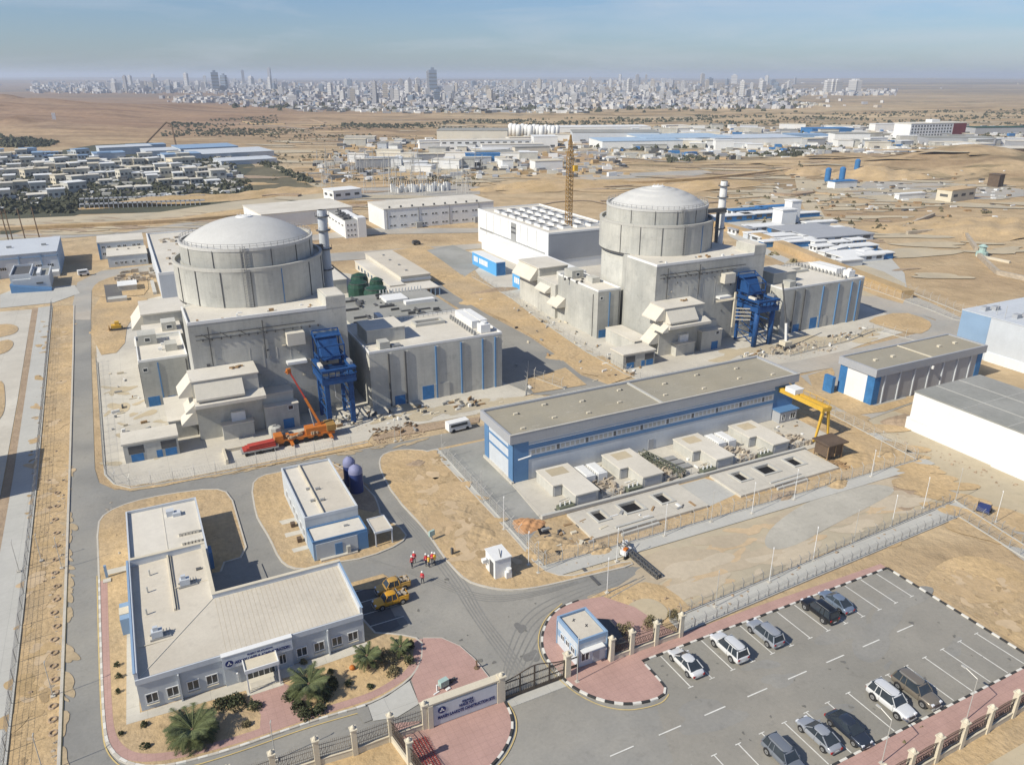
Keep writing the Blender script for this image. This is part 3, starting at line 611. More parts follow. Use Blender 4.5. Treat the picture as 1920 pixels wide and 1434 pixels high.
    for k in range(7): X, Y = rq.uniform(-1.5,5)+du, rq.uniform(161, 170); bpart('roof_box', rq.choice(('grey','white','dgrey')), t, (X,Y,(9.2 if n == 1 else 11.7)+.1,X+rq.uniform(.3,.9),Y+rq.uniform(.3,.8),(9.2 if n == 1 else 11.7)+rq.uniform(.4,.9)))
    # ventilation stack behind
    s = thing('ventilation_stack', 'tall pale banded ventilation stack behind the %s dome' % near, 'chimney', (38.2 if n == 1 else 148.6), 168, 0, 'ventilation stacks'); sx, sy = s.location.x, s.location.y
    zt = 33.4
    part('flue', 'white_blue' if n == 1 else 'white', s, lambda b: b.lathe(sx, sy, [(1.25,0),(1.15,18),(.95,zt)], 20, cap=False), True)
    part('flue_top', 'dgrey', s, lambda b: b.lathe(sx, sy, [(.95,zt),(.8,zt+.02),(.8,zt-1)], 20, cap=False))
    for z in (11, 16, 20.5, 25, 29, 32): part('platform', 'dgrey', s, lambda b: (b.lathe(sx, sy, [(1.55,z),(1.55,z+.15)], 16), [b.tube((sx+1.5*cos(k),sy+1.5*sin(k),z),(sx+1.5*cos(k),sy+1.5*sin(k),z+.9),.04) for k in range(7)]))
    bpart('duct', 'dgrey', s, (cx+(11.6 if n == 1 else 12.6),sy-3.2,25.6,sx-1,sy-2,26.6)); part('duct', 'dgrey', s, lambda b: b.tube((sx-2.6,sy-1.6,26),(sx-2.2,sy-1.6,14),.5,8))
    # service building on the left of the front
    zc = 9.2 if n == 1 else 11.7; xl = -2.0 if n == 1 else .3
    s = thing('service_building', 'stepped concrete service block left of the %s reactor building' % near, 'service building', 2+du, 160, 0, 'stepped service blocks'); v0 = 155.6 if n == 1 else 152.6
    bpart('wall', 'wall_joint', s, (xl+u,v0,0,6.78+u,172,zc)); bpart('roof', 'roof', s, (xl+.1+u,v0+.1,zc,6.78+u,170,zc+.1))
    part('parapet', 'white', s, lambda b: hollow(b, xl+u-.02, v0-.02, 6.8+u, 172, zc, zc+.45, .22))
    bpart('roof_room', 'wall_conc', s, (xl+.6+u,166,zc+.1,xl+4+u,170,zc+2.2)); bpart('roof_room', 'wall_conc', s, (3.2+u,160,zc+.1,5.4+u,163,zc+1.5)); win(s, 'S', xl+2.3+u, zc+1.2, 1.1, .9, 166, panes=1); win(s, 'S', xl+1+u, zc-1.6, .9, .8, v0, panes=1)
    bpart('pilaster', 'trimblue', s, (xl+3.2+u,v0-.15,0,xl+3.45+u,v0,zc-.4)); bpart('pilaster', 'dgrey', s, (6.3+u,v0-.12,0,6.5+u,v0,zc-.4), (xl-.12+u,v0+2,0,xl+u,v0+2.2,zc-1))
    door(s, 'S', xl+1.6+u, 0, 2.1, 2.0, v0); door(s, 'S', xl+4.8+u, 0, 1.4, 1.6, v0)
    bpart('wall', 'wall_conc', s, (-.5+u,172.02,0,7.5+u,182,9.0)); bpart('roof', 'roof', s, (-.4+u,172.1,9,7.4+u,182,9.1)); bpart('roof_room', 'wall_conc', s, (3.5+u,175,9.1,6.4+u,178.5,11)); win(s, 'S', 5+u, 10, 1.2, .9, 175, panes=1)
    bpart('wall', 'wall_conc', s, (0.2+u,182.02,0,9+u,194,11.2)); bpart('roof', 'roof', s, (-.2+u,181.8,11.2,9+u,194.2,11.5))
    for y0, y1, z, dz in ((183,194,11.2,3.4), (174.5,180.5,8.6,2.2), (168,173.5,6.4,2.4)):
        part('awning', 'creamwall', s, lambda b: b.exv([(.2+u,z),(-2.3+u,z-dz+.3),(-2.3+u,z-dz),(.2+u,z-dz)], y0, y1))
    if n == 2: bpart('awning', 'creamwall', s, (-.3+u,181.2,6.2,7+u,182,6.6))
    door(s, 'S', 1.4+u, 0, 1.2, 3.2, 182.0)
    # garage
    g = thing('garage', 'low flat-roofed garage with blue doors at the corner of the %s unit' % near, 'garage', -2.2+du, 134, 0, 'low garages with blue doors')
    bpart('wall', 'wall_conc', g, (-6.3+u,131.4,0,2.1+u,136.2,3.3)); bpart('roof', 'roof', g, (-6.5+u,131.2,3.3,2.3+u,136.4,3.6))
    for x, w_ in ((-4.4, 1.9), (-1.0, .9), (.8, 1.8)): door(g, 'S', x+u, .1, w_, 1.3, 131.4)
    for x in (-4.4, .6): bpart('recess', 'dgrey', g, (x-1.2+u,131.36,1.5,x+1.2+u,131.4,2.9))
    # auxiliary building on the right
    x0, xr = (37.2, 65) if n == 1 else (141.6, 169.5); v1 = 135.0
    A = thing('auxiliary_building', 'long ribbed concrete hall with flat roof right of the %s reactor' % near, 'auxiliary building', (x0+xr)/2, 144, 0, 'ribbed auxiliary halls')
    bpart('wall', 'wall_joint', A, (x0,v1,0,xr,154,11.3)); bpart('roof', 'roof', A, (x0+.2,v1+.2,11.3,xr-.2,153.8,11.45))
    part('parapet', 'white', A, lambda b: hollow(b, x0-.02, v1-.02, xr+.02, 154.02, 11.3, 11.75, .25))
    k = (xr-x0)/27.8
    for x in (3.6, 6.9, 13.2, 18.6, 23.3, 26.1): bpart('pilaster', 'dgrey' if x < 10 else 'trimblue', A, (x0+x*k,v1-.28,0,x0+x*k+.28,v1,10.9)); bpart('pilaster', 'wall_conc', A, (x0+x*k+.3,v1-.2,0,x0+x*k+.75,v1,10.9))
    door(A, 'S', x0+5.6, 0, 2.1, 1.9, v1); door(A, 'S', x0+11.5, 0, 2.4, 2.9, v1)
    bpart('bay', 'wall_conc', A, (x0+12.8,v1-.12,0,x0+16,v1,3.0))
    rr = bpart('roof_room', 'wall_conc', A, (x0+1.3,140.2,11.45,x0+9,147.2,14.1)); bpart('room_roof', 'roof', A, (x0+1.2,140.1,14.1,x0+9.1,147.3,14.25))
    bpart('roof_unit', 'wall_conc', A, (x0+2.4,135.6,11.45,x0+4.4,138,13.0)); bpart('roof_unit', 'grey', A, (x0+4.8,135.6,11.45,x0+6.6,137,12.1))
    bpart('roof_hatch', 'concrete2', A, (x0+13.5,146.5,11.45,x0+20,147,12.1),(x0+13.5,148.8,11.45,x0+20,149.3,12.1),(x0+13.5,147,11.45,x0+14,148.8,12.1),(x0+19.5,147,11.45,x0+20,148.8,12.1))
    for i in range(2): part('duct_unit', 'white', A, lambda b: (b.box(x0+23.6+i*1.9,140.5,11.5,x0+25.2+i*1.9,149.5,13), [b.tube((x0+23.6+i*1.9,140.5+j*.9,12.2),(x0+23.5+i*1.9,141.3+j*.9,12.2),.07) for j in range(10)]))
    part('duct_unit', 'white', A, lambda b: (b.box(x0+23.9,136.6,11.5,x0+26,138.6,13.2), b.cyl(x0+25,137.6,13.2,13.6,.6,12)))
    for i in range(14 if n == 2 else 11): part('roof_vent', 'grey', A, lambda b: (b.rbox(x0+22.3, 136.3+i*1.25, 11.45, .55, .6, .65), b.cyl(x0+22.3,136.3+i*1.25,12.1,12.35,.25,8)))
    part('roof_railing', 'grey', A, lambda b: [b.tube((x0+9.8+i*1.1,152.8,11.5),(x0+9.8+i*1.1,152.8,12.4),.05) for i in range(14)] + [b.tube((x0+9.8,152.8,12.4),(x0+24,152.8,12.4),.05), b.tube((x0+9.8,152.8,12.0),(x0+24,152.8,12.0),.04)])
    if n == 1:
        bpart('vent_pipe', 'white', A, (x0+8,155,11,x0+9.2,158,12.3))
    # blue lifting frame between
    gx = (27.8 if n == 1 else 30.4+99) ; gw = 4.4 if n == 1 else 4.8
    T = thing('lifting_frame', ('dark blue steel lifting frame with box hopper beside the orange crane' if n == 1 else 'bright blue steel lifting frame with braced legs in front of the far unit'), 'steel frame', gx+gw/2, 134, 0, 'blue lifting frames')
    for x in (gx, gx+gw):
        part('leg', 'steelblue', T, (lambda b: b.box(x-.42,130.2,0,x+.42,131,9.2)) if n == 1 else (lambda b: b.cyl(x,130.6,0,10.2,.62,16)), n == 2)
        part('leg', 'steelblue', T, lambda b: b.box(x-.3,136.6,0,x+.3,137.2,12))
        part('brace', 'steelblue', T, lambda b: [b.tube((x,131,z),(x,136.6,z+2.2),.1) for z in (0.5,3.5,6.5)] + [b.tube((x,131,z+2.2),(x,136.6,z),.1) for z in (.5,3.5,6.5)] + [b.tube((x,131,z),(x,136.6,z),.12) for z in (2.9,5.9,8.8)])
    bpart('deck_beam', 'steelblue', T, (gx-.9,129.6,8.6,gx+gw+.9,130.3,9.8), (gx-.9,136.4,8.6,gx+gw+.9,137.1,9.8), (gx-.9,130.3,8.7,gx-.3,136.4,9.7), (gx+gw+.3,130.3,8.7,gx+gw+.9,136.4,9.7))
    for z in (10.3, 11.3): part('railing', 'steelblue', T, lambda b: [b.tube(p, q, .08) for p, q in (((gx-1,129.5,z),(gx+gw+1,129.5,z)),((gx-1,129.5,z),(gx-1,137,z)),((gx+gw+1,129.5,z),(gx+gw+1,137,z)))])
    bpart('upper_deck', 'steelblue', T, (gx-.9,129.5,10.9,gx+gw+.9,130.1,11.4), (gx-.9,130.1,10.9,gx,137,11.4), (gx+gw,130.1,10.9,gx+gw+.9,137,11.4))
    part('strut', 'steelblue', T, lambda b: [b.tube((gx-.8+i*(gw+1.6)/5,129.8,9.8),(gx-.8+i*(gw+1.6)/5,129.8,10.9),.12) for i in range(6)])
    part('hopper', 'steelblue', T, lambda b: b.exu([(138.9,11.6),(138.9,15.4),(136.4,15.2),(134.2,11.6)], gx+.5, gx+gw-.5)); bpart('hopper_top', 'steelblue', T, (gx-.3,136.2,15.4,gx+gw+.3,138.9,15.6))
    for x in (gx-.2, gx+gw+.2): part('frame_post', 'steelblue', T, lambda b: (b.tube((x,134,9.8),(x,134,14.4),.15), b.tube((x,138,9.8),(x,138,16.4),.15), b.tube((x,134,14.4),(x,138,16.2),.12), b.tube((x,134,12.4),(x,138,12.4),.1), b.tube((x,134,9.8),(x,138,12.4),.08)))
    [part('cross_beam', 'steelblue', T, lambda b: b.tube((gx-.2,y,z),(gx+gw+.2,y,z),.14)) for y, z in ((134,14.4),(134,12.4),(138,16.4),(131.4,10.6),(132.8,10.6))]
    bpart('winch', 'creamwall', T, (gx-.8,131,11.4,gx-.2,133.2,11.9)); bpart('winch', 'grey', T, (gx+gw+.2,131,11.4,gx+gw+.8,133.2,11.9))
    part('hose', 'white', T, lambda b: [b.tube((gx+1.6,131.5,8.6),(gx+1.7,131.5,5.4),.05), b.tube((gx+1.7,131.5,5.4),(gx+2.8,131.5,4.2),.05), b.tube((gx+gw-.6,132,4),(gx+gw+1,132.4,2),.08), b.tube((gx+gw+1,132.4,2),(gx+gw+.4,132,.6),.08)])
    if n == 2:
        part('ladder_frame', 'cream', T, lambda b: ([b.tube((gx-3.6,134,z),(gx-.6,132,z),.12) for z in (6.4,7.3,8.2,9.1)], b.tube((gx-4,134.2,4.5),(gx-4,134.2,13),.28), b.tube((gx-3.6,134.1,4.8),(gx-3.6,134.1,11),.15), b.tube((gx-4,134.2,11.5),(gx-8,136,10.8),.3)))
unit(0, 0, 0, 1)
unit(99, 4.5, 0, 2)
# annexes behind the first unit
t = thing('turbine_annex', 'very long low white-roofed building behind the nearer dome', 'building', 14, 270, 0)
bpart('wall', 'white_blue', t, (6.3,238,0,34,305,7.2)); bpart('roof', 'roof', t, (6.5,238.2,7.2,33.8,304.8,7.4)); part('parapet', 'white', t, lambda b: hollow(b, 6.28, 237.98, 34.02, 305.02, 7.2, 8.0, .4))
part('roof_clutter', 'stone', t, lambda b: [b.rbox(random.uniform(10,18), random.uniform(250,295), 7.4, random.uniform(.5,2), random.uniform(.5,2), random.uniform(.2,.7), random.uniform(0,3)) for _ in range(26)])
t = thing('workshop', 'long low workshop with tan roof and lower side wing behind the nearer unit', 'workshop', 76, 236, 0)
bpart('wall', 'creamwall', t, (71.5,218,0,80.8,255,4)); bpart('roof', 'roof_admin', t, (71.3,217.8,4,81,255.2,4.25)); bpart('wing', 'creamwall', t, (66.7,214,0,71.48,251,2.7)); bpart('wing_roof', 'roof', t, (66.5,213.8,2.7,71.3,251.2,2.9))
part('fascia', 'white_blue', t, lambda b: b.box(71.3,217.6,2.6,81,217.8,3.3))
for i in range(9): win(t, 'W', 218+i*3.6, 1.3, 1.6, 1.3, 66.7, 'lightblue', 2)
for i in range(4): bpart('roof_vent', 'grey', t, (75+.4*(i%2),224+i*8,4.25,75.7+.4*(i%2),224.8+i*8,4.6))
t = thing('canopy_shed', 'wide cream canopy on blue posts in front of the tan-roofed workshop', 'shed', 72.5, 211, 0)
bpart('roof', 'roof', t, (65.3,208,2.2,80,216,2.5)); bpart('skirt', 'lightblue', t, (65.3,207.9,.0,68,208,2.2))
for i in range(9): bpart('post', 'lightblue', t, (69+i*1.35,208,0,69.25+i*1.35,208.2,2.2))
t = thing('storage_building', 'low pale roofed storage building with pipe racks behind the ribbed hall', 'building', 60, 180, 0)
bpart('wall', 'wall_conc', t, (45,160,0,72,200,4.5)); bpart('roof', 'roof_grey', t, (44.8,159.8,4.5,72.2,200.2,4.7)); part('pipe_rack', 'dgrey', t, lambda b: [b.rbox(random.uniform(47,68),random.uniform(162,198),4.7,random.uniform(.4,5),random.uniform(.2,.8),random.uniform(.2,.8),random.choice((0,0,1.57))) for i in range(60)])
bpart('roof_unit', 'white', t, (62,186,4.7,70,188,5.6), (58,190,4.7,64,196,5.4)); part('railing', 'frame', t, lambda b: [b.box(59+i*.9,199,4.7,59.3+i*.9,199.2,5.9) for i in range(14)])
for i, (x, y, z, r) in enumerate([(58,217,4.2,3.0),(60.6,208,4.4,3.4),(61.5,228,3.6,2.6),(65,222,3.2,2.0)]):
    t = thing('covered_tank', 'round tank wrapped in dark green sheeting, %s' % ['largest pair, rear one','largest pair, front one','farthest one beside the dome','smallest one by the workshop'][i], 'tank', x, y, 0, 'green covered tanks')
    part('cover', 'green', t, lambda b: b.lathe(x, y, [(r,0),(r*1.02,z*.7),(r*.85,z),(r*.3,z+.6)], 14)); part('rim', 'dgrey', t, lambda b: b.lathe(x, y, [(r*.9,z*.96),(r*.92,z*1.0)], 14))
t = thing('equipment_yard_roof', 'pale flat roof with scattered equipment behind the nearer stack', 'building', 52, 240, 0)
bpart('wall', 'wall_conc', t, (40,222,0,56,262,4.2)); bpart('roof', 'roof', t, (39.8,221.8,4.2,56.2,262.2,4.4)); part('roof_clutter', 'stone', t, lambda b: [b.rbox(random.uniform(42,55), random.uniform(225,260), 4.4, random.uniform(.6,2), random.uniform(.6,2), random.uniform(.3,1), random.uniform(0,3)) for _ in range(20)])
# turbine hall of the farther unit
t = thing('turbine_hall', 'big white panel-clad hall with rows of roof fans beside the tower crane', 'turbine hall', 140, 248, 0)
bpart('wall', 'white', t, (122.9,220,0,150,276,12)); bpart('side_wall', 'greyclad', t, (122.95,219.8,3.4,150,220,11.8)); bpart('roof', 'roof', t, (123.1,220.2,12,149.8,275.8,12.15)); part('parapet', 'white', t, lambda b: hollow(b, 122.85, 219.75, 150.05, 276.05, 12, 12.6, .35))
bpart('wall', 'white', t, (118,196,0,122.88,262,5.2)); bpart('band', 'grey', t, (122.75,222,5.1,122.9,274,5.7))
for y in (228, 234.5, 240, 249.5, 256, 262, 268): bpart('panel_joint', 'grey', t, (122.84,y,0,122.9,y+.16,12))
bpart('louvre', 'grey', t, (122.7,243.2,3,122.9,247,11.8)); [bpart('louvre_gap', 'dgrey', t, (122.64,243.4,z,122.7,246.8,z+.7)) for z in (8.2, 9.8)]
for i in range(7):
    for j in range(4):
        x, y = 128+j*5.4, 228+i*6.4
        f = part('roof_fan', 'frame', t, lambda b: (b.box(x-1.6,y-2.2,12.15,x+1.6,y+2.2,12.9))); bpart('fan_opening', 'dgrey', f, (x-1.1,y-1.8,12.9,x+1.1,y+1.2,12.96))
# blue painted hoardings against it
for i, (y0, y1) in enumerate(((221.2, 240.2), (200, 207.5))):
    t = thing('painted_container' if i == 0 else 'painted_hoarding', ['long bright blue container with white lettering along the white hall', 'short bright blue panel with white lettering near the cream hoods'][i], 'container' if i == 0 else 'panel', 105, (y0+y1)/2, 0)
    xx = 104.6 if i == 0 else 103.6
    bpart('body', 'signblue', t, (xx,y0,0,107.9 if i == 0 else xx+.4,y1,4.3)); bpart('roof', 'white', t, (xx-.05,y0-.05,4.3,(108 if i == 0 else xx+.5),y1+.05,4.45))
    if i == 0: bpart('end_panel', 'blue', t, (xx+.3,y0-.06,.2,107.7,y0,4.1))
    part('lettering', 'white', t, lambda b: [b.box(xx-.05, y1-2.2-k*1.15-(1.0 if k > 2 else 0), 1.5, xx, y1-1.3-k*1.15-(1.0 if k > 2 else 0), 3.3) for k in range(9 if i == 0 else 3)])
# tower crane
t = thing('tower_crane', 'tall yellow-orange lattice tower crane mast beside the farther dome', 'tower crane', 136, 229.5, 0)
def lattice(b, p, q, w, n, r=.07, w2=None):
    p, q = Vector(p), Vector(q); d = (q-p).normalized(); a = d.cross(Vector((0,0,1)) if abs(d.z) < .95 else Vector((1,0,0))).normalized(); c = d.cross(a); w2 = w if w2 is None else w2
    P = []
    for i in range(n+1):
        o = p.lerp(q, i/n); ww = (w+(w2-w)*i/n)/2; P.append([o+a*ww+c*ww, o-a*ww+c*ww, o-a*ww-c*ww, o+a*ww-c*ww])
    for k in range(4): b.tube(P[0][k], P[-1][k], r*1.3)
    for i in range(n):
        for k in range(4): b.tube(P[i][k], P[i+1][(k+1)%4], r); b.tube(P[i+1][k], P[i+1][(k+1)%4], r)
part('mast', 'rust', t, lambda b: lattice(b, (136,229.5,0), (136,229.5,35.5), 1.7, 26, .09))
part('mast_top', 'rust', t, lambda b: lattice(b, (136,229.5,35.5), (136,229.5,42), 1.4, 5, .08, .3))
part('climbing_cage', 'rust', t, lambda b: lattice(b, (136,229.5,6), (136,229.5,12), 2.2, 4, .08)); part('cab', 'yellow', t, lambda b: b.box(136.6,227.6,30.6,138,229,32.4))
bpart('ballast', 'white', t, (133.6,227.6,0,138.4,231.4,3)); part('ladder', 'dgrey', t, lambda b: [b.tube((136.8,228.6,i*1.5),(135.4,230.2,i*1.5+1.2),.08) for i in range(24)])
# orange mobile crane
t = thing('mobile_crane', 'orange truck crane with raised telescopic boom below the blue frame', 'mobile crane', 22, 127, 0)
bpart('chassis', 'orange', t, (18.6,126.2,.7,27.6,128.4,1.2)); bpart('cab', 'orange', t, (17.2,126.3,.6,18.6,128.3,2.0)); bpart('superstructure', 'orange', t, (22.6,126.4,1.2,27.2,128.2,2.4)); bpart('counterweight', 'rust', t, (26.2,126.0,1.4,27.8,128.6,2.5))
for i in range(5):
    for y in (126.1, 128.3): part('wheel', 'tire', t, lambda b: b.tube((19+i*1.7,y,.5),(19+i*1.7,y+.25,.5),.5,12))
part('boom', 'orange', t, lambda b: b.tube((25.6,127.4,1.8),(23.3,127.9,7.6),.3,4)); part('boom_section', 'red', t, lambda b: b.tube((23.3,127.9,7.6),(21.2,128.4,12.8),.18,4)); part('boom_head', 'orange', t, lambda b: (b.rbox(21.1,128.5,12.4,.7,.5,.9,.3), b.tube((21.2,128.4,13.2),(20.5,128.4,12.7),.15)))
part('cylinder', 'grey', t, lambda b: b.tube((24.4,127.2,1.6),(23.8,127.8,5.6),.12,6)); part('outrigger', 'orange', t, lambda b: (b.box(19.6,124.6,.5,20.1,130,.8), b.box(26.4,124.6,.5,26.9,130,.8)))
part('deck_gear', 'dirt', t, lambda b: [b.rbox(random.uniform(19,26),random.uniform(126.3,128.2),1.2,random.uniform(.3,1),.3,random.uniform(.2,.6),random.uniform(0,1)) for _ in range(14)])
# thin dark telescopic crane at the farther unit
t = thing('crawler_crane', 'small pale tracked crane with thin dark upright boom at the far unit', 'crane', 136, 126.5, 0)
part('boom_base', 'white', t, lambda b: b.tube((135.6,126.6,1.4),(135.5,127.2,6.0),.32,6)); part('boom', 'dgrey', t, lambda b: b.tube((135.5,127.2,6.0),(134.6,129,15.2),.18,6)); part('cab', 'cream', t, lambda b: b.box(134.4,125.6,.8,136.6,127.6,1.8))
for y in (125.2, 127.4): part('track', 'dgrey', t, lambda b: b.box(134,y,0,137.2,y+.5,.8))
# red trailer stack & barrier yard before the nearer unit
t = thing('flatbed_trailer', 'flatbed trailer loaded with red steel panels in front of the nearer unit', 'trailer', 14, 126, 0)
bpart('bed', 'grey', t, (11.4,125,.6,17.5,127.2,.85)); 
for i in range(3): part('panel', 'red', t, lambda b: b.rbox(14.4+.2*i,126.1,.9+.28*i,5.4-.5*i,1.9-.3*i,.2,.04*i))
for i in range(3): part('wheel', 'tire', t, lambda b: (b.tube((12.2+i*2.2,125,.35),(12.2+i*2.2,125.3,.35),.35,10), b.tube((12.2+i*2.2,126.9,.35),(12.2+i*2.2,127.2,.35),.35,10)))
t = thing('water_tank', 'small square grey tank on the forecourt left of the orange crane', 'tank', 18, 131, 0)
part('body', 'wall_conc', t, lambda b: b.lathe(18,131,[(.9,0),(1.1,.3),(1.1,1.9),(.6,2.1)],8)); bpart('lid','grey',t,(17.7,130.7,2.05,18.3,131.3,2.3))
bpart('beam', 'cream', tag(thing('concrete_barrier','long pale low barrier wall at the forecourt corner','barrier',9,126,0)), (8.6,123.6,0,9.0,128.6,.9),(9,128.3,0,17,128.6,.6))

# ------------------------------------------------------------------ striped hall
t = thing('striped_hall', 'very long pale blue hall with dark blue bands and flat tan roof', 'industrial hall', 77, 101, 0)
bpart('wall', 'white_blue', t, (48.3,96.5,0,102.2,107,7.1)); bpart('end_block', 'trimblue', t, (102.25,96.6,0,107.2,107,7.1))
bpart('fascia', 'greyclad', t, (47.6,96.1,7.12,107.6,96.5,8.7),(47.6,106.9,7.12,107.6,107.3,8.7),(47.6,96.5,7.12,48.0,106.9,8.7),(107.2,96.5,7.12,107.6,106.9,8.7))
bpart('roof', 'roof_olive', t, (48.0,96.5,8.2,107.2,106.9,8.35)); bpart('roof_ridge', 'concrete2', t, (76.5,96.5,8.35,76.9,106.9,8.6)); bpart('parapet_cap','creamwall',t,(47.55,96.05,8.7,107.65,96.2,8.8),(47.55,107.2,8.7,107.65,107.35,8.8))
bpart('corner_panel', 'trimblue', t, (48.22,96.42,0,51,96.5,7.1),(48.2,96.42,0,48.3,98.0,7.1),(48.2,105.4,0,48.3,107.0,7.1))
for z0, z1 in ((5.55,6.3),(3.75,4.3)): bpart('band', 'trimblue', t, (51,96.43,z0,102.2,96.5,z1)); bpart('band', 'trimblue', t, (48.22,98,z0-.1,48.3,105.4,z0+.25))
bpart('band_ledge', 'white', t, (51,96.36,6.32,102.2,96.5,6.45),(51,96.4,7.0,102.2,96.5,7.1))
bpart('window_strip', 'white_blue', t, (51.2,96.44,4.35,102,96.5,5.5))
for i in range(56):
    if i % 6 == 5: bpart('window', 'dgrey', t, (51.6+i*.9,96.40,4.5,52.1+i*.9,96.44,5.3))
    else: bpart('window', 'grey', t, (51.5+i*.9,96.42,4.6,52.15+i*.9,96.44,5.25))
bpart('door', 'greyclad', t, (74.2,96.42,.2,75.3,96.5,2.2)); part('bracket', 'white', t, lambda b: b.tube((48.9,95.9,4.4),(51,95.6,4.8),.12,6))
for i, (x, y) in enumerate([(50.5,98),(52,103.5),(57,99.5),(58,104.8),(63,98.6),(64.5,103.2),(70,100),(73,104.6),(79,99.2),(82,103.5),(87,98.6),(90,104.4),(96,99.6),(99,103.8),(103,98.4)]):
    bpart('roof_vent', 'cream', t, (x,y,8.35,x+.7,y+.35,8.62)); bpart('vent_mouth', 'dgrey', t, (x+.7,y,8.35,x+1.0,y+.35,8.55)) if i % 2 else None
part('roof_marks', 'concrete', t, lambda b: [b.box(x,y,8.355,x+random.uniform(.6,1.6),y+.06,8.37) for x, y in [(random.uniform(49,106),random.uniform(97,106)) for _ in range(60)]])
bpart('base_strip', 'concrete', t, (47.9,96.2,0,48.3,107,.5)); bpart('annex_porch', 'greyclad', t, (102.4,94.6,0,106.6,96.58,2.4)); bpart('porch_roof', 'trimblue', t, (102.2,94.4,2.4,107,96.58,2.55)); win(t,'S',103.3,1.3,.9,1.3,94.6); win(t,'S',105.6,1.3,1.3,1.3,94.6)
# plant rooms in front of it
EQ = [(51.8,85.9,57.4,95.2,'nearest the blue corner'),(64.0,86.0,69.4,95.2,'second from the blue corner'),(78.2,85.6,83.4,94.8,'third, right of the green steel frames'),(90.4,85.6,95.6,94.8,'farthest, by the gantry crane')]
for i, (x0,y0,x1,y1,s) in enumerate(EQ):
    t = thing('plant_room', 'low concrete plant room with flat roof, ' + s, 'plant room', (x0+x1)/2, 90, .18, 'plant rooms in front of the striped hall')
    bpart('wall', 'wall_conc', t, (x0,y0+4,.18,x1,y1,2.0),(x0+1.6,y0,.18,x1,y0+4,2.0)); bpart('roof', 'roof', t, (x0-.1,y0+3.8,2.0,x1+.1,y1+.1,2.2),(x0+1.5,y0-.2,2.0,x1+.1,y0+3.8,2.2))
    bpart('roof_stain', 'lot', t, (x0+1.2,y1-2.8,2.2,x1-1.2,y1-.5,2.206)); bpart('door', 'greyclad', t, (x0+2,y0-.05,.3,x1-.4,y0,1.7)); bpart('panel', 'greyclad', t, (x0+.2,y0+3.9,.3,x0+1.4,y0+4,1.8))
    t = thing('transformer', 'grey transformer with bushings beside the plant room ' + s, 'transformer', x0, y0+1, .18, 'transformers beside the plant rooms')
    bpart('tank', 'olive', t, (x0-1.4,y0-.6,.3,x0+1.2,y0+.5,.95)); part('bushing', 'frame', t, lambda b: [b.cyl(x0-1+k*.8,y0,.95,1.5,.12,6) for k in range(3)]); part('skid', 'dgrey', t, lambda b: b.box(x0-1.6,y0-.8,.18,x0+1.4,y0+.7,.3)); part('pipe','pole',t,lambda b:[b.tube((x0-.4,y0+.8+.3*k,.5+.2*k),(x0+1.4,y0+1+.3*k,.6+.2*k),.06) for k in range(3)])
    if i < 4:
        xx = x1+.9
        part('pipework', 'stone', t, lambda b: [b.rbox(xx+random.uniform(0,4.6),y0+random.uniform(0,5),.18,random.uniform(.2,1.6),random.uniform(.15,.5),random.uniform(.1,.8),random.choice((0,.3,1.57))) for _ in range(34)])
        part('cable_tray', 'pole', t, lambda b: ([b.tube((xx,y0-.1+k*.35,.6),(xx+5,y0+.5+k*.35,.6),.06) for k in range(3)], [b.tube((xx+k,y0+.2,.2),(xx+k,y0+.3,1.2),.07) for k in range(6)]))
        part('trench', 'dgrey', t, lambda b: b.box(xx-.6,y0+1.2,.182,xx+.1,y0+8,.19))
for i in range(4):
    x = (58.2,60.4,84.6,86.8)[i]
    t = thing('cooler_unit', ['left','right','left','right'][i] + ' white ribbed cooler of the pair behind the ' + ('first' if i < 2 else 'third') + ' plant room gap', 'cooler', x, 92, .18, 'white coolers by the hall')
    bpart('body', 'white', t, (x,90.6,.18,x+1.7,94.4,1.7)); part('rib', 'grey', t, lambda b: [b.box(x-.03,90.8+k*.55,.4,x,90.95+k*.55,1.6) for k in range(7)]); bpart('top_grille','frame',t,(x+.2,90.9,1.7,x+1.5,94.1,1.8))
t = thing('steel_trestle', 'olive green steel trestle lying between the second and third plant rooms', 'steel frame', 72.5, 90, .18)
part('girder', 'olive', t, lambda b: (lattice(b, (71.6,95,.9), (73.4,86,.9), 1.1, 9, .06), [b.rbox(71.8+.2*k,94-k*1.1,.9,1.6,.3,.3,.1) for k in range(2)]))
for k in range(3): bpart('tray', 'grey', t, (74.0+k*.1,91.2-k*1.6,.3,76.4+k*.3,92.4-k*1.6,.6))
t = thing('retaining_curb', 'long pale raised curb running along the apron edge', 'curb', 73, 84.8, 0)
part('beam', 'concrete2', t, lambda b: strip(b, [(47.3,85.2),(60,84.95),(72,84.9),(85,84.8),(98.5,84.7)], .5, .1, .6)); 
for x0 in (55.5, 84.5):
    t = thing('precast_beams', 'stack of long precast beams %s basin slab' % ('below the left' if x0 < 60 else 'below the right'), 'beams', x0+3, 77.5, 0, 'precast beams')
    for k in range(3): part('beam', 'concrete2', t, lambda b: b.rbox(x0+3, 76.4+k*.8, .05+.1*k, 6.5, .4, .4, .02))
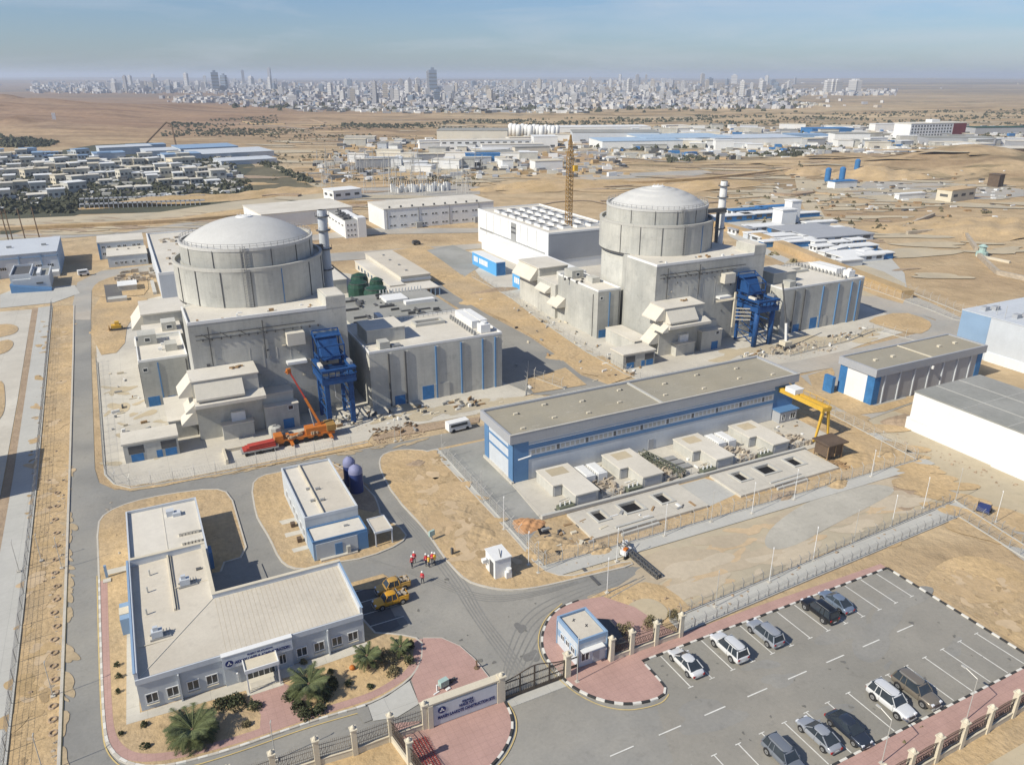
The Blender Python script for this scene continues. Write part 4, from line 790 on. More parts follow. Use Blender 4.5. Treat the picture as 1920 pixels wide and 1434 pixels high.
# gantry crane
t = thing('gantry_crane', 'yellow double-girder gantry crane with white trolley at the hall end', 'gantry crane', 104, 92, 0)
for o in (0, 1.3): part('girder', 'yellow', t, lambda b: (b.add([(103.3+o*.9,101.5,5.7),(103.9+o*.9,101.5,5.7),(103.9+o*.9,86.2,5.7),(103.3+o*.9,86.2,5.7),(103.3+o*.9,101.5,6.5),(103.9+o*.9,101.5,6.5),(103.9+o*.9,86.2,6.5),(103.3+o*.9,86.2,6.5)],[(0,1,2,3),(4,7,6,5),(0,4,5,1),(2,6,7,3),(1,5,6,2),(0,3,7,4)])))
bpart('trolley', 'white', t, (103.2,92.6,6.5,105.4,95,7.4)); bpart('end_tie', 'yellow', t, (103.1,101.2,5.9,105.3,101.7,6.4),(103.1,86.0,5.7,105.3,86.5,6.4))
for x, dx in ((103.6,-1.0),(104.9,1.0)): part('leg', 'yellow', t, lambda b: b.tube((x,86.3,5.7),(x+dx,86.3,0),.3,4,r2=.2)); part('leg', 'yellow', t, lambda b: b.tube((x,101,5.7),(x+dx,101,0),.3,4,r2=.2))
bpart('wheel_beam', 'yellow', t, (102,86,0,106.4,86.6,.5),(102,100.7,0,106.4,101.3,.5)); part('handrail', 'yellow', t, lambda b: [b.tube((105.2,86.5+i*1.5,6.5),(105.2,86.5+i*1.5,7.2),.04) for i in range(10)] + [b.tube((105.2,86.5,7.2),(105.2,101,7.2),.04)])
t = thing('timber_cabin', 'dark brown raised timber cabin with overhanging roof below the gantry crane', 'cabin', 100, 81, 0)
bpart('wall', 'brown', t, (98.3,79.6,.9,101.6,82.4,3.1)); bpart('roof', 'brown', t, (97.9,79.1,3.1,102.4,82.9,3.3))
for x, y in ((98.3,79.6),(101.6,79.6),(98.3,82.4),(101.6,82.4)): bpart('post', 'wood', t, (x-.1,y-.1,0,x+.1,y+.1,.9))
for x in (98.2, 99.9, 101.5): bpart('frame_post', 'wood', t, (x,79.5,.9,x+.15,79.6,3.1))
part('timber_pile', 'wood', t, lambda b: [b.rbox(random.uniform(97,100.5),random.uniform(77,79.4),random.uniform(0,.3),random.uniform(.6,2),.15,.15,random.uniform(0,3)) for _ in range(26)])

# ------------------------------------------------------------------ right-hand buildings
t = thing('grey_warehouse', 'long grey ribbed warehouse with bright blue corner panels and tan roof', 'warehouse', 141, 98, 0)
bpart('wall', 'greyclad', t, (125,93.3,0,157.3,101.6,6.0)); bpart('fascia', 'greyclad', t, (124.6,92.9,6.02,157.8,93.3,7.6),(124.6,101.6,6.02,157.8,102,7.6),(124.6,93.3,6.02,125,101.6,7.6),(157.4,93.3,6.02,157.8,101.6,7.6)); bpart('roof', 'roof_olive', t, (125,93.3,7.2,157.4,101.6,7.35))
bpart('end_wall', 'white', t, (124.94,95,0,125,99.8,6)); bpart('corner_panel', 'blue', t, (124.9,93.24,.1,125,95,6),(124.9,99.8,.1,125,101.6,6),(125,93.22,.1,126.6,93.3,6),(155.7,93.22,.1,157.3,93.3,6))
for i in range(7): bpart('pilaster', 'white_blue', t, (127.6+i*4.3,93.1,0,127.9+i*4.3,93.3,6))
bpart('roof_strip', 'cream', t, (141,93.3,7.35,141.35,101.6,7.5)); [bpart('roof_vent', 'cream', t, (x,97,7.35,x+.8,97.6,7.7)) for x in (129,134,148,153)]
bpart('side_tank', 'blue', t, (122.6,101,0,123.4,103.2,3.6)); part('lamp', 'white', t, lambda b: b.cyl(141,92.8,5.2,5.8,.25,8))
t = thing('white_warehouse', 'long bright white windowless warehouse with weathered grey roof at right edge', 'warehouse', 135, 73, 0)
bpart('wall', 'white_rib', t, (122.8,40,0,141,83.2,7.0)); bpart('plinth', 'white', t, (122.1,40,0,122.78,83.3,2.1)); bpart('coping', 'frame', t, (122.05,40,2.1,122.78,83.3,2.25)); bpart('roof', 'roof_grey', t, (122.7,39.9,7.0,141.1,83.3,7.2)); bpart('plinth_block', 'white', t, (121.7,40,0,122.08,66.6,2.3)); bpart('vent','dgrey',t,(121.6,57.4,.1,121.7,58.2,.6))
for x, y in ((128.5,0),(134.8,0)): bpart('roof_seam', 'concrete2', t, (x,40,7.2,x+.15,83.2,7.25))
for y in (50, 58, 66, 74): bpart('roof_seam', 'concrete2', t, (122.8,y,7.2,141,y+.12,7.24))
t = thing('pale_blue_block', 'tall windowless pale blue block with rooftop units cut off by right edge', 'industrial block', 182, 96, 0)
bpart('wall', 'white_blue', t, (169.7,80,0,200,107.5,9.9)); bpart('side_panel', 'lightblue', t, (169.62,100.6,0,169.7,107.5,9.9)); bpart('roof', 'white_blue', t, (169.6,79.9,9.9,200,107.6,10.1)); bpart('plinth', 'white', t, (169.5,80,0,169.7,100,2.2))
for x, y in ((172.5,104),(175,103.2),(173,97),(175.5,96.4),(178,97.5),(172.6,92)): bpart('roof_unit', 'greyclad', t, (x,y,10.1,x+1.6,y+1.2,11.0)); 
for x, y in ((172,101),(174,95),(171,98.5)): part('antenna', 'pole', t, lambda b: b.tube((x,y,10.1),(x,y,13),.05))

# ------------------------------------------------------------------ administration building
t = thing('office_building', 'L-shaped pale blue single-storey office building with name board over the entrance', 'office building', 4, 80, 0)
OUT = [(-6.5,71),(16.7,71),(16.7,80.9),(2.3,80.9),(2.3,92.3),(-6.5,92.3)]
w = MB(); w.prism(OUT, 0, 4.1); w.build('wall', 'wallblue', t)
r_ = MB(); r_.add([(-6.2,71.1,4.12),(16.5,71.1,4.12),(16.5,80.6,4.55),(2.0,80.6,4.55),(2.0,92.0,4.55),(-6.2,92.0,4.2),(-6.2,80.6,4.3)],[(0,1,2,3),(0,3,6),(6,3,4,5)]); r_.build('roof','roof_admin',t)
for i in range(22): x = -5.4+i*1.0; bpart('roof_seam', 'roof', t, (x,71.15,4.12+.0,x+.05,71.2,4.2)) if i < 0 else None
part('seam', 'lot', t, lambda b: [b.add([(x,71.15,4.128),(x+.03,71.15,4.128),(x+.03,y1,4.556),(x,y1,4.556)],[(0,1,2,3)]) for i in range(29) for x in [2.2+i*.5] for y1, z1 in [(80.5, 4.58)]])
part('hip_seam', 'creamwall', t, lambda b: b.tube((-6.1,71.2,4.16),(2.0,80.6,4.58),.04))
bpart('roof_divider', 'cream', t, (-2.1,80.4,4.3,-1.9,92,4.75),(-1.8,80.4,4.3,-1.68,92,4.6)); bpart('roof_seam','cream',t,(-1.7,84.6,4.5,2,84.7,4.58),(-6,75.8,4.3,-1,75.9,4.34))
bpart('parapet', 'white_blue', t, (-6.55,70.98,4.1,-6.2,92.35,5.0),(-6.2,92.0,4.1,2.35,92.35,5.2),(2.0,80.6,4.1,2.35,92.0,5.1),(2.35,80.6,4.1,16.75,80.95,5.1),(16.45,71.2,4.1,16.75,80.6,4.9))
bpart('coping', 'lightblue', t, (-6.6,70.9,5.0,-6.38,92.4,5.06),(16.6,70.95,4.9,16.8,81,4.96)); bpart('coping', 'cream', t, (-6.15,91.95,5.2,2.4,92.4,5.26),(1.95,80.55,5.1,2.4,91.95,5.16),(2.4,80.55,5.1,16.8,81,5.16))
bpart('eave', 'white_blue', t, (-6.55,70.85,3.55,1.62,71,4.16),(8.72,70.85,3.55,16.72,71,4.16)); 
for x in (-5.35,-3.4,-1.45,.4,9.7,11.6,13.6,15.4): win(t,'S',x,1.5,1.2,1.2,71.0); bpart('sill','cream',t,(x-.6,70.86,.70,x+.6,71,.76))
bpart('buttress', 'wallblue', t, (-2.75,70.6,0,-2.6,71,3.5),(12.55,70.6,0,12.7,71,3.5)); bpart('bay_wall', 'wallblue', t, (1.66,70.78,0,8.68,71,2.6)); win(t,'S',7.6,1.5,.8,1.3,70.78)
sg = bpart('name_board', 'white_blue', t, (1.6,70.4,2.62,8.75,71,4.2)); bpart('board_cap', 'white', t, (1.55,70.35,4.2,8.8,71,4.3))
def text(body, name, m, parent, x, y, z, size, width=None, kind=None):
    c = bpy.data.curves.new(name, 'FONT'); c.body = body; c.size = size; c.extrude = .012; c.align_x = 'LEFT'; c.offset = size*.035
    o = bpy.data.objects.new(name, c); COL.objects.link(o); dg = bpy.context.evaluated_depsgraph_get(); me = bpy.data.meshes.new_from_object(o.evaluated_get(dg)); bpy.data.objects.remove(o)
    xs = [v.co.x for v in me.vertices]; k = width/(max(xs)-min(xs)) if width else 1; x0 = min(xs); ox, oy, oz = off(parent)
    for v in me.vertices: v.co = Vector(((v.co.x-x0)*k, -v.co.z, v.co.y))
    me.materials.clear(); me.materials.append(M[m]); return link(name, me, parent, (x-ox, y-oy, z-oz))
mat('letterblue', (.012,.025,.13), .6, .05); M['letterblue'] = MATS['letterblue']
def logo(parent, x, y, z, r):
    ox, oy, oz = off(parent)
    d = MB(); n = 28; d.add([(x+r*cos(2*pi*i/n), y, z+r*sin(2*pi*i/n)) for i in range(n)] + [(x+r*cos(2*pi*i/n), y+.02, z+r*sin(2*pi*i/n)) for i in range(n)], [tuple(range(n))[::-1]]+[(i,(i+1)%n,n+(i+1)%n,n+i) for i in range(n)]); l = d.build('logo', 'letterblue', parent)
    e = MB()
    for k in range(3):
        a = pi/2 + k*2*pi/3; P = [(.78*r,a),(.42*r,a+.62),(.2*r,a+1.05),(.2*r,a-1.05),(.42*r,a-.62)]; e.add([(x+q*cos(b_), y-.012, z+q*sin(b_)) for q, b_ in P], [(4,3,2,1,0)])
    e.build('emblem', 'frame', l); g = MB(); g.add([(x+.13*r*cos(2*pi*i/10), y-.02, z+.13*r*sin(2*pi*i/10)) for i in range(10)], [tuple(range(10))[::-1]]); g.build('emblem_core','letterblue',l)
logo(t, 2.25, 70.36, 3.25, .4)
text('AKKAYU WPP & ADMINISTRATION', 'lettering', 'letterblue', t, 2.8, 70.385, 3.02, .52, 5.6); text('PROJECT PER SOLVEONN', 'lettering', 'letterblue', t, 4.1, 70.385, 3.62, .28, 2.6)
bpart('porch_roof', 'cream', t, (3.55,68.6,2.85,6.9,70.7,3.1)); bpart('porch_rim', 'white', t, (3.5,68.5,2.8,6.95,68.62,3.25),(3.5,68.62,2.8,3.6,70.7,3.25),(6.85,68.62,2.8,6.95,70.7,3.25))
for x in (3.6, 6.75): bpart('porch_column', 'white', t, (x,68.6,.1,x+.13,68.75,2.85))
bpart('entrance_glass', 'glass', t, (3.8,70.7,.3,6.7,70.78,2.7)); [bpart('door_mullion','frame',t,(3.8+i*.57,70.64,.3,3.86+i*.57,70.7,2.75)) for i in range(6)]
bpart('step', 'concrete', t, (3.4,68.3,.1,7.1,70.64,.2)); bpart('step', 'creamwall', t, (3.7,68.9,.2,6.8,70.64,.32)); part('ramp', 'concrete', t, lambda b: b.box(3.9,69.0,.32,6.6,69.9,.4))
for x in (2.9,): part('wall_lamp', 'white', t, lambda b: (b.tube((x,70.7,.4),(x,70.7,1.6),.06), b.blob(x,70.6,1.6,.16,.16,.16)))
# rooftop plant
def roofkit(parent, x, y, z, k):
    o = part('roof_unit', 'white_blue', parent, lambda b: (b.box(x,y,z+.2,x+1.1,y+.8,z+.95), b.box(x+.2,y+.2,z+.95,x+.7,y+.6,z+1.4 if k else z+1.1)))
    part('skid', 'grey', parent, lambda b: (b.box(x-.2,y-.1,z,x+1.9,y+.05,z+.15), b.box(x-.2,y+.85,z,x+1.9,y+1,z+.15), [b.tube((x+1.2+i*.3,y,z+.15),(x+1.2+i*.3,y+.9,z+.5),.05) for i in range(3)]))
roofkit(t, -4.6, 76.3, 4.3, 1); roofkit(t, -1.1, 84.4, 4.5, 1)
for x, y in ((-4.6,85.5),(-4.9,81.2),(-4.2,89)): part('vent_pipe', 'pole', t, lambda b: b.tube((x,y,4.3),(x,y,5.1),.1,8))
bpart('roof_hatch', 'dgrey', t, (.9,87.2,4.5,1.5,87.6,4.7)); bpart('side_porch', 'lightblue', t, (-7.9,84.5,0,-6.55,87.8,2.3)); bpart('porch_roof', 'cream', t, (-7.95,85.4,2.3,-6.6,86.8,2.4))
# rear wing
bpart('rear_wall', 'wallblue', t, (-6.4,92.36,0,2.7,107.0,3.5)); bpart('rear_roof', 'roof', t, (-6.2,92.5,3.5,2.5,106.8,3.6)); part('rear_parapet', 'white_blue', t, lambda b: hollow(b,-6.42,92.38,2.72,107.02,3.5,4.0,.2)); bpart('roof_seam','creamwall',t,(-1.9,92.6,3.6,-1.82,106.8,3.64))
bpart('roof_unit','white_blue',t,(-1.4,103.6,3.6,-.4,104.5,4.4),(-.6,103.2,3.6,.4,104.2,4.1)); 
for i in range(6): part('condenser','creamwall',t,lambda b:(b.box(.0+i*.42-.3,97.6,3.6,.35+i*.42-.3,98.2,4.1))); part('condenser','creamwall',t,lambda b:(b.box(.2+i*.42-.3,95.2,3.6,.5+i*.42-.3,95.8,4.0)))
for i in range(3): part('condenser','creamwall',t,lambda b: b.box(-2+i*.6,93.4,3.6,-1.6+i*.6,93.9,3.95))
bpart('side_box','trimblue',t,(2.72,93.6,0,3.2,95.4,2.6))
part('red_mat','red',t,lambda b:b.box(4.2,82.2,.131,6.4,84,.14))  # plain red mat on the courtyard ground
# small pale posts beside the left path
t = thing('utility_box', 'pale blue upright utility post left of the office building', 'utility box', -9.4, 97.6, 0); part('post','lightblue',t,lambda b:b.box(-9.6,97.6,0,-9.3,97.9,1.9)); bpart('base','concrete',t,(-9.9,96.4,0,-9,97.2,.3)); bpart('slab','concrete',t,(-9.4,98.2,0,-6.8,99.4,.2))

# ------------------------------------------------------------------ building two, silos, carport
t = thing('laboratory_building', 'pale blue flat-roofed building with lower front wing beside the dark blue silos', 'building', 19, 99, 0)
bpart('wall', 'wallblue', t, (15.2,93.1,0,22.5,109,4.3)); bpart('roof', 'roof_admin', t, (18.1,93.3,4.3,22.3,108.8,4.42)); bpart('roof', 'roof', t, (15.4,93.3,4.3,17.7,108.8,4.4)); bpart('roof_divider','cream',t,(17.72,93.3,4.3,17.9,108.8,4.75),(18.0,93.3,4.3,18.08,108.8,4.5)); part('parapet','white_blue',t,lambda b:hollow(b,15.18,93.08,22.52,109.02,4.3,4.75,.18))
bpart('low_wing','lightblue',t,(15.25,89.3,0,22.6,93.08,2.85)); bpart('wing_roof','roof',t,(15.4,89.45,2.85,22.45,93.06,2.95)); part('wing_parapet','trimblue',t,lambda b:hollow(b,15.22,89.26,22.62,93.07,2.85,3.15,.16)); bpart('white_panel','wallblue',t,(15.6,89.22,.3,21.2,89.3,2.6)); bpart('corner_panel','trimblue',t,(21.3,89.2,0,22.64,89.3,2.85))
for x,y,z in ((17.2,101,4.4),(18.4,100.4,4.42),(17.0,97.4,4.4),(18.3,97.0,4.42)): part('roof_vent','grey',t,lambda b:(b.box(x,y,z,x+.5,y+.35,z+.3),b.tube((x+.6,y+.2,z),(x+.6,y+.2,z+.45),.05)))
part('roof_vent','grey',t,lambda b:b.box(20,91.4,2.95,20.6,91.7,3.15)); bpart('step','concrete',t,(16,88.7,.1,21,89.2,.4))
bpart('door','trimblue',t,(18.1,89.15,.2,19.1,89.22,2.1)); bpart('box','wall_conc',t,(19.6,88.8,.3,20.1,89.22,1.4)); 
for y in (94.5,96.5,99,101,103.5,106): win(t,'W',y,1.7,1.0,1.3,15.2); 
for y,c in ((98.9,'brown'),(94.6,'brown')): part('condenser','brown',t,lambda b:b.box(14.2,y,.2,14.8,y+.7,.8))
t = thing('carport', 'small white-framed carport with pale flat roof beside the pale blue building', 'carport', 24.8, 91, 0)
bpart('roof','roof_admin',t,(23.55,88.9,2.3,26,92.7,2.4)); part('rim','white_blue',t,lambda b:hollow(b,23.5,88.85,26.05,92.75,2.2,2.5,.12))
for x,y in ((23.55,88.9),(25.85,88.9),(23.55,92.55),(25.85,92.55)): bpart('post','white_blue',t,(x,y,.1,x+.15,y+.15,2.3))
for i,(x,y,r,h) in enumerate(((25.2,107.6,.95,5.0),(25.5,105.1,1.05,4.7))):
    t = thing('silo','dark blue cylindrical silo with lilac dome top, %s of the pair' % ('rear' if i==0 else 'front'),'silo',x,y,0,'dark blue silos')
    part('tank','purple',t,lambda b:b.lathe(x,y,[(r,0),(r,h*.72)],24,cap=False),True); part('top','lilac',t,lambda b:b.lathe(x,y,[(r*1.02,h*.72),(r*1.02,h*.8),(r*.9,h*.9),(r*.5,h*.98),(.1,h*1.02)],24,cap=False),True); part('ladder','pole',t,lambda b:[b.tube((x+r*.95,y-.3,0),(x+r*.95,y-.3,h),.05),b.tube((x+r*1.05,y+.1,0),(x+r*1.05,y+.1,h),.05)])
# portable cabin
t = thing('portable_cabin','small white site cabin with door and air conditioner on central sand','cabin',36.1,76.5,0)
bpart('wall','white',t,(35,75,.15,37.25,77.9,2.9)); bpart('roof','frame',t,(34.9,74.9,2.9,37.35,78,3.05)); bpart('base','concrete',t,(33.6,75,0,35,79,.15),(35,74.9,0,37.3,78,.15)); bpart('door','dgrey',t,(34.95,75.5,.2,35,76.6,2.3)); win(t,'W',77.2,1.6,.8,.9,35); bpart('air_conditioner','white',t,(36.3,74.4,.2,37.1,74.98,1.1),(34.4,77.4,1.2,34.98,78,1.7)); part('tank','frame',t,lambda b:b.cyl(36.8,74.7,1.1,1.5,.35,10)); part('roof_pole','dgrey',t,lambda b:b.tube((35.9,75.2,3.05),(36.3,76.6,3.4),.06))
# guardhouse
t = thing('guardhouse','small pale blue guardhouse with flat cream roof beside the black gate','guardhouse',38,58.8,0)
bpart('wall','white_blue',t,(36.2,56.6,.1,39.8,61.1,3.5)); bpart('roof','roof_admin',t,(36.4,56.8,3.5,39.6,60.9,3.6)); part('parapet','lightblue',t,lambda b:hollow(b,36.12,56.52,39.88,61.18,3.35,3.85,.2)); part('corner_post','lightblue',t,lambda b:[b.box(x,y,.1,x+.14,y+.14,3.4) for x,y in ((36.1,56.5),(39.76,56.5),(36.1,61.05))])
bpart('band','lightblue',t,(36.14,57,1.5,36.2,60.9,2.3),(38,56.54,1.7,39.7,56.6,2.3)); 
for y in (57.6,58.7,59.8): win(t,'W',y,1.9,.8,.8,36.14)
win(t,'S',37.1,1.5,1.1,1.3,56.6); bpart('awning','frame',t,(36.4,55.9,2.5,39.2,56.58,2.6)); bpart('door','greyclad',t,(38.1,56.55,.1,38.9,56.6,2.1)); part('camera','frame',t,lambda b:b.box(39.5,56.3,1.6,39.7,56.5,1.8)); part('bird','dgrey',t,lambda b:[b.rbox(x,y,3.6,.5,.08,.05,a) for x,y,a in ((37.6,60,.3),(37.6,60,1.2),(38.4,58.6,.5),(38.4,58.6,1.5))])
t = thing('steel_ramp','dark flat steel shelter roof behind the guardhouse','shelter',40.8,58.6,0); part('panel','dgrey',t,lambda b:b.add([(39.9,56.9,1.6),(42.6,56.6,1.2),(43.0,60.6,1.4),(40.6,61.2,2.0),(39.9,56.9,1.5),(42.6,56.6,1.1),(43.0,60.6,1.3),(40.6,61.2,1.9)],[(0,1,2,3),(7,6,5,4),(0,4,5,1),(1,5,6,2),(2,6,7,3),(3,7,4,0)])); part('post','dgrey',t,lambda b:[b.tube((x,y,0),(x,y,1.2),.05) for x,y in ((42.4,56.8),(42.8,60.4),(40.7,61),(40,57.1))])

def patches(name, region, n, rmin, rmax, m, z, asp=2.2, ang=None, filt=None, hills=False):
    a, b_, c, d = [Vector(p) for p in region]; b = MB(); zz = z
    for i in range(n):
        u_, v_ = random.random(), random.random(); p = a.lerp(b_, u_).lerp(d.lerp(c, u_), v_); r = random.uniform(rmin, rmax)*(.4+random.random()); t_ = random.uniform(0, pi) if ang is None else ang + random.uniform(-.35,.35)
        k = 16; ph = random.uniform(0,6); q = []
        for j in range(k):
            w_ = 2*pi*j/k; rr = r*(1+.28*sin(2*w_+ph)+.22*sin(3*w_+ph*2)+random.uniform(-.07,.07)); X, Y = rr*cos(w_)*asp, rr*sin(w_); q.append((p.x+X*cos(t_)-Y*sin(t_), p.y+X*sin(t_)+Y*cos(t_), zz + (relief(p.x,p.y) if hills else 0)))
        q = [(x_, y_, q[0][2]) for x_, y_ in smooth_poly([(a_[0], a_[1]) for a_ in q], 1)] if not hills else q
        b.add(q, [tuple(range(len(q)))]); zz += .0004 if not hills else .002
    return tag(b.build(name, m), kind='structure')
FA = -YAW
# worn patches, drifts, repairs and drips on the near surfaces
patches('asphalt_repair', [(20,60),(40,60),(40,74),(20,74)], 5, .4, .9, 'patch', Z1+.021, 1.6)
patches('oil_stain', [(44,36),(80,36),(80,53),(44,53)], 46, .06, .2, 'stain', Z2+.026, 1.2)
patches('oil_stain', [(22,60),(38,60),(38,76),(22,80)], 30, .05, .22, 'stain', Z1+.034, 1.2)
patches('worn_patch', [(40,38),(80,38),(80,52),(40,52)], 12, .5, 1.6, 'asphalt', Z2+.011, 2.5, 0)
patches('sand_drift', [(52,35.3),(82,35.3),(82,37.4),(52,37.4)], 26, .2, .55, 'drift', Z2+.03, 2.4, 0) if False else None
patches('sand_drift', px((118,1434),(128,870),(134,870),(126,1434)), 40, .15, .5, 'drift', Z1+.044, 3.5, 1.9)
patches('sand_drift', px((250,912),(800,822),(800,828),(250,920)), 40, .15, .5, 'drift', Z1+.06, 3.5, .0)
patches('sand_drift', [(43,61.5),(100,64),(105,71),(52,70)], 34, .4, 1.5, 'lot_sand', Z1-.004, 2.8, 0)
patches('dust_patch', [(45,62),(100,64),(105,71),(52,70)], 30, .5, 2.0, 'lot_dark', Z1+.003, 2.6, 0)
patches('dust_patch', [(48,60),(98,62),(103,67),(56,66)], 34, .3, 1.4, 'lot_pale', Z1+.009, 3.4, 0)
patches('dust_patch', px((190,700),(330,700),(330,880),(205,880)), 24, .4, 1.5, 'lot', Z1+.03, 2)
patches('dust_patch', px((700,765),(980,740),(980,770),(700,800)), 26, .4, 1.6, 'lot', Z1+.03, 2.4, 0)
patches('dust_patch', px((1250,690),(1640,640),(1640,620),(1400,650)), 30, .6, 2.2, 'lot', Z1+.03, 2.4, 0)
patches('sand_drift', px((1500,740),(1600,790),(1920,1010),(1920,1050)), 60, .6, 2.2, 'sand', Z2+.04, 2.6, 2.4)
patches('sand_drift', px((780,470),(1160,715),(1190,715),(830,480)), 60, .3, 1.2, 'drift', Z2+.03, 3, -1.0)
for nm_, n_, m_, a_, b_ in (('dark_sand', 60, 'sand_red', .3, 1.4), ('pale_sand', 40, 'lot_sand', .3, 1.2), ('damp_sand', 46, 'sand_damp', .12, .7)):
    patches(nm_, px((725,860),(820,850),(1010,1065),(860,1050)), n_//2, a_, b_, m_, ZI+.014+.003*(m_=='lot')+.006*(m_=='dirt'), 1.8)
    patches(nm_, px((72,600),(134,600),(118,1434),(20,1434)), n_, a_, b_*.8, m_, Z2+.018+.003*(m_=='lot')+.006*(m_=='dirt'), 1.5)
    patches(nm_, px((1300,1165),(1790,965),(1795,950),(1290,1140)), n_//2, a_, b_*.6, m_, Z1+.022+.003*(m_=='lot')+.006*(m_=='dirt'), 2.5, 0)
    patches(nm_, px((1740,1080),(1880,1050),(2000,1200),(1900,1210)), n_//3, a_, b_*.8, m_, Z1+.022+.003*(m_=='lot')+.006*(m_=='dirt'), 1.6)
    patches(nm_, px((600,870),(640,870),(700,1000),(560,1060)), n_//3, a_*.5, b_*.4, m_, ZI+.014+.003*(m_=='lot')+.006*(m_=='dirt'), 1.6)
# middle and far desert: tracks, cut banks and soil patches
for nm_, n_, m_, a_, b_, q in (('dark_soil', 150, 'dirt', 1, 7, ((450,420),(1900,300),(1900,215),(450,240))),('pale_soil', 170, 'lot', 1.5, 9, ((450,420),(1900,310),(1900,215),(450,240))),('orange_soil', 120, 'sand_red', 1.5, 10, ((450,420),(1900,300),(1900,220),(450,240))),('yellow_soil', 130, 'sand', 2, 10, ((600,400),(1900,330),(1900,220),(600,240))),
      ('dark_soil', 40, 'dirt', .5, 2.5, ((1300,420),(1920,560),(1920,340),(1400,330))),('pale_soil', 80, 'lot', 1, 6, ((1300,420),(1920,560),(1920,340),(1400,330))),('dark_soil', 50, 'dirt', .6, 3, ((0,450),(620,400),(620,385),(0,420))),('pale_soil', 50, 'lot', 1, 4, ((0,455),(620,420),(620,385),(0,420)))):
    patches(nm_, px(*q), n_, a_, b_, m_, .02+.05*('abdepf'.find(nm_[0])+1)/2, 3.4, FA, hills=True)
for k in range(40):
    x_, y_ = random.uniform(430,1350 if k % 3 else 1800), random.uniform(212,400 if k % 3 else 262); q = [(x_, y_)]
    for j in range(5): x_ += random.uniform(20,70); y_ += random.uniform(-.06,.08)*70*(y_-140)/160; q.append((x_, y_))
    p_ = smooth_line(px(*q), 2); b = MB(); strip(b, p_, random.uniform(2,4), 0); b.v = [(x, y, relief(x, y)+.25+.004*k) for x, y, z in b.v]; tag(b.build('dirt_track', ('lot','roadgrey','dirt','sand')[k % 4]), kind='structure')
for k in range(16):
    x_, y_ = random.uniform(450,1550), random.uniform(225,415); q = [(x_,y_),(x_+random.uniform(15,40),y_+random.uniform(-3,3)),(x_+random.uniform(45,90),y_+random.uniform(-4,4))]
    if 700 < x_ < 1400 and y_ > 350 or 1340 < x_ < 1700 and y_ > 370: continue
    b = MB(); p_ = smooth_line(px(*q), 2); strip(b, p_, random.uniform(3,6), 0, random.uniform(.5,1.3)); b.v = [(x, y, z+relief(x, y)) for x, y, z in b.v]; tag(b.build('earth_bank', ('sand_red','dirt','sand')[k % 3]), kind='structure')
# tyre marks on the junction and the streets
def mark(pts, w=.15):
    ribbon('tyre_marks', smooth_line(px(*pts), 2), w, Z2+.012 if False else Z1+.018, 'tyremark', 1)
mat('tyremark', (.238,.232,.214), .9, .12, .3, .15, 3); M['tyremark'] = MATS['tyremark']
for k in range(6):
    o = k*16; mark([(930-o*.4,1330+o),(955+o*.6,1200+o*.4),(985+o*.6,1150+o*.3),(1040+o,1118+o*.2),(1130+o,1088-o*.05)])
for k in range(5):
    o = k*15; mark([(980+o*.5,1290),(930+o*.5,1220),(880+o*.4,1150),(850+o*.5,1100),(790+o*.5,1020),(740+o*.3,960)])
for k in range(4):
    o = k*14; mark([(690,1050-o*.15),(800,1075+o*.3),(900,1120+o*.3),(1000,1112+o*.2),(1100,1084+o*.1)])
for k in range(0):
    o = k*6; mark([(143+o*2,1400),(146+o*2,1100),(149+o*1.6,900),(151+o*1.3,700)], .2); mark([(190,925+o),(400,895+o*.4),(600,862+o*.3),(800,822+o*.2)], .18)
# ------------------------------------------------------------------ gate, railings, fences
def pillar_at(root, x, y, h=3.1, w=.5):
    p = bpart('pillar', 'cream', root, (x-w/2,y-w/2,0,x+w/2,y+w/2,h)); part('pillar_cap', 'cream', p, lambda b: (b.box(x-w*.68,y-w*.68,h,x+w*.68,y+w*.68,h+.14), b.lathe(x,y,[(.26,h+.14),(.2,h+.34),(.06,h+.5)],8)))
def railing(root, x0, y0, x1, y1, m='iron', h=2.5, wall=.75, top='cream'):
    L_ = math.hypot(x1-x0,y1-y0); ux, uy = (x1-x0)/L_, (y1-y0)/L_; P_ = lambda s, o=0: (x0+ux*s-uy*o, y0+uy*s+ux*o)
    q = [P_(.25,-.14),P_(L_-.25,-.14),P_(L_-.25,.14),P_(.25,.14)]; w_ = MB(); w_.prism(q,0,wall); w_.prism([P_(.25,-.18),P_(L_-.25,-.18),P_(L_-.25,.18),P_(.25,.18)],wall,wall+.07); w_.build('low_wall',top,root)
    b = MB(); n = int(L_/.17)
    for i in range(1, n):
        s = L_*i/n; arch = .28*sin(pi*s/L_); z = h+arch; a = P_(s); b.tube((*a,wall),(*a,z),.022,3)
        b.tube((*a,z),(*P_(s,-.16),z+.16),.02,3)
        if i % 2: b.tube((*a,wall+.5),(*P_(s+.12),wall+.85),.025,3); b.tube((*a,wall+1.2),(*P_(s-.12),wall+.85),.025,3)
    for z in (wall+.12, wall+.5, wall+1.2, h-.1): b.tube((*P_(.2),z),(*P_(L_-.2),z),.03,4)
    b.build('railing_panel', m, root)
def fence_run(label, pts, m='iron', h=2.5, group='ornamental railings', skip=(), **k):
    t = thing('ornamental_fence', label, 'fence', pts[0][0], pts[0][1], 0, group)
    for i, p in enumerate(pts):
        if i not in skip: pillar_at(t, *p)
    for a, c in zip(pts, pts[1:]): railing(t, *a, *c, m=m, h=h, **k)
    return t
fence_run('ornamental railing with cream pillars along the lower-left street', [(0.2,56.9),(4.0,56.8),(7.9,56.6),(11.4,56.3),(15.0,56.3)], 'ironlight')
fence_run('short ornamental railing joining the street railing to the sign wall', [(15.0,56.3),(18.4,56.2)], 'ironlight', skip=(0,))
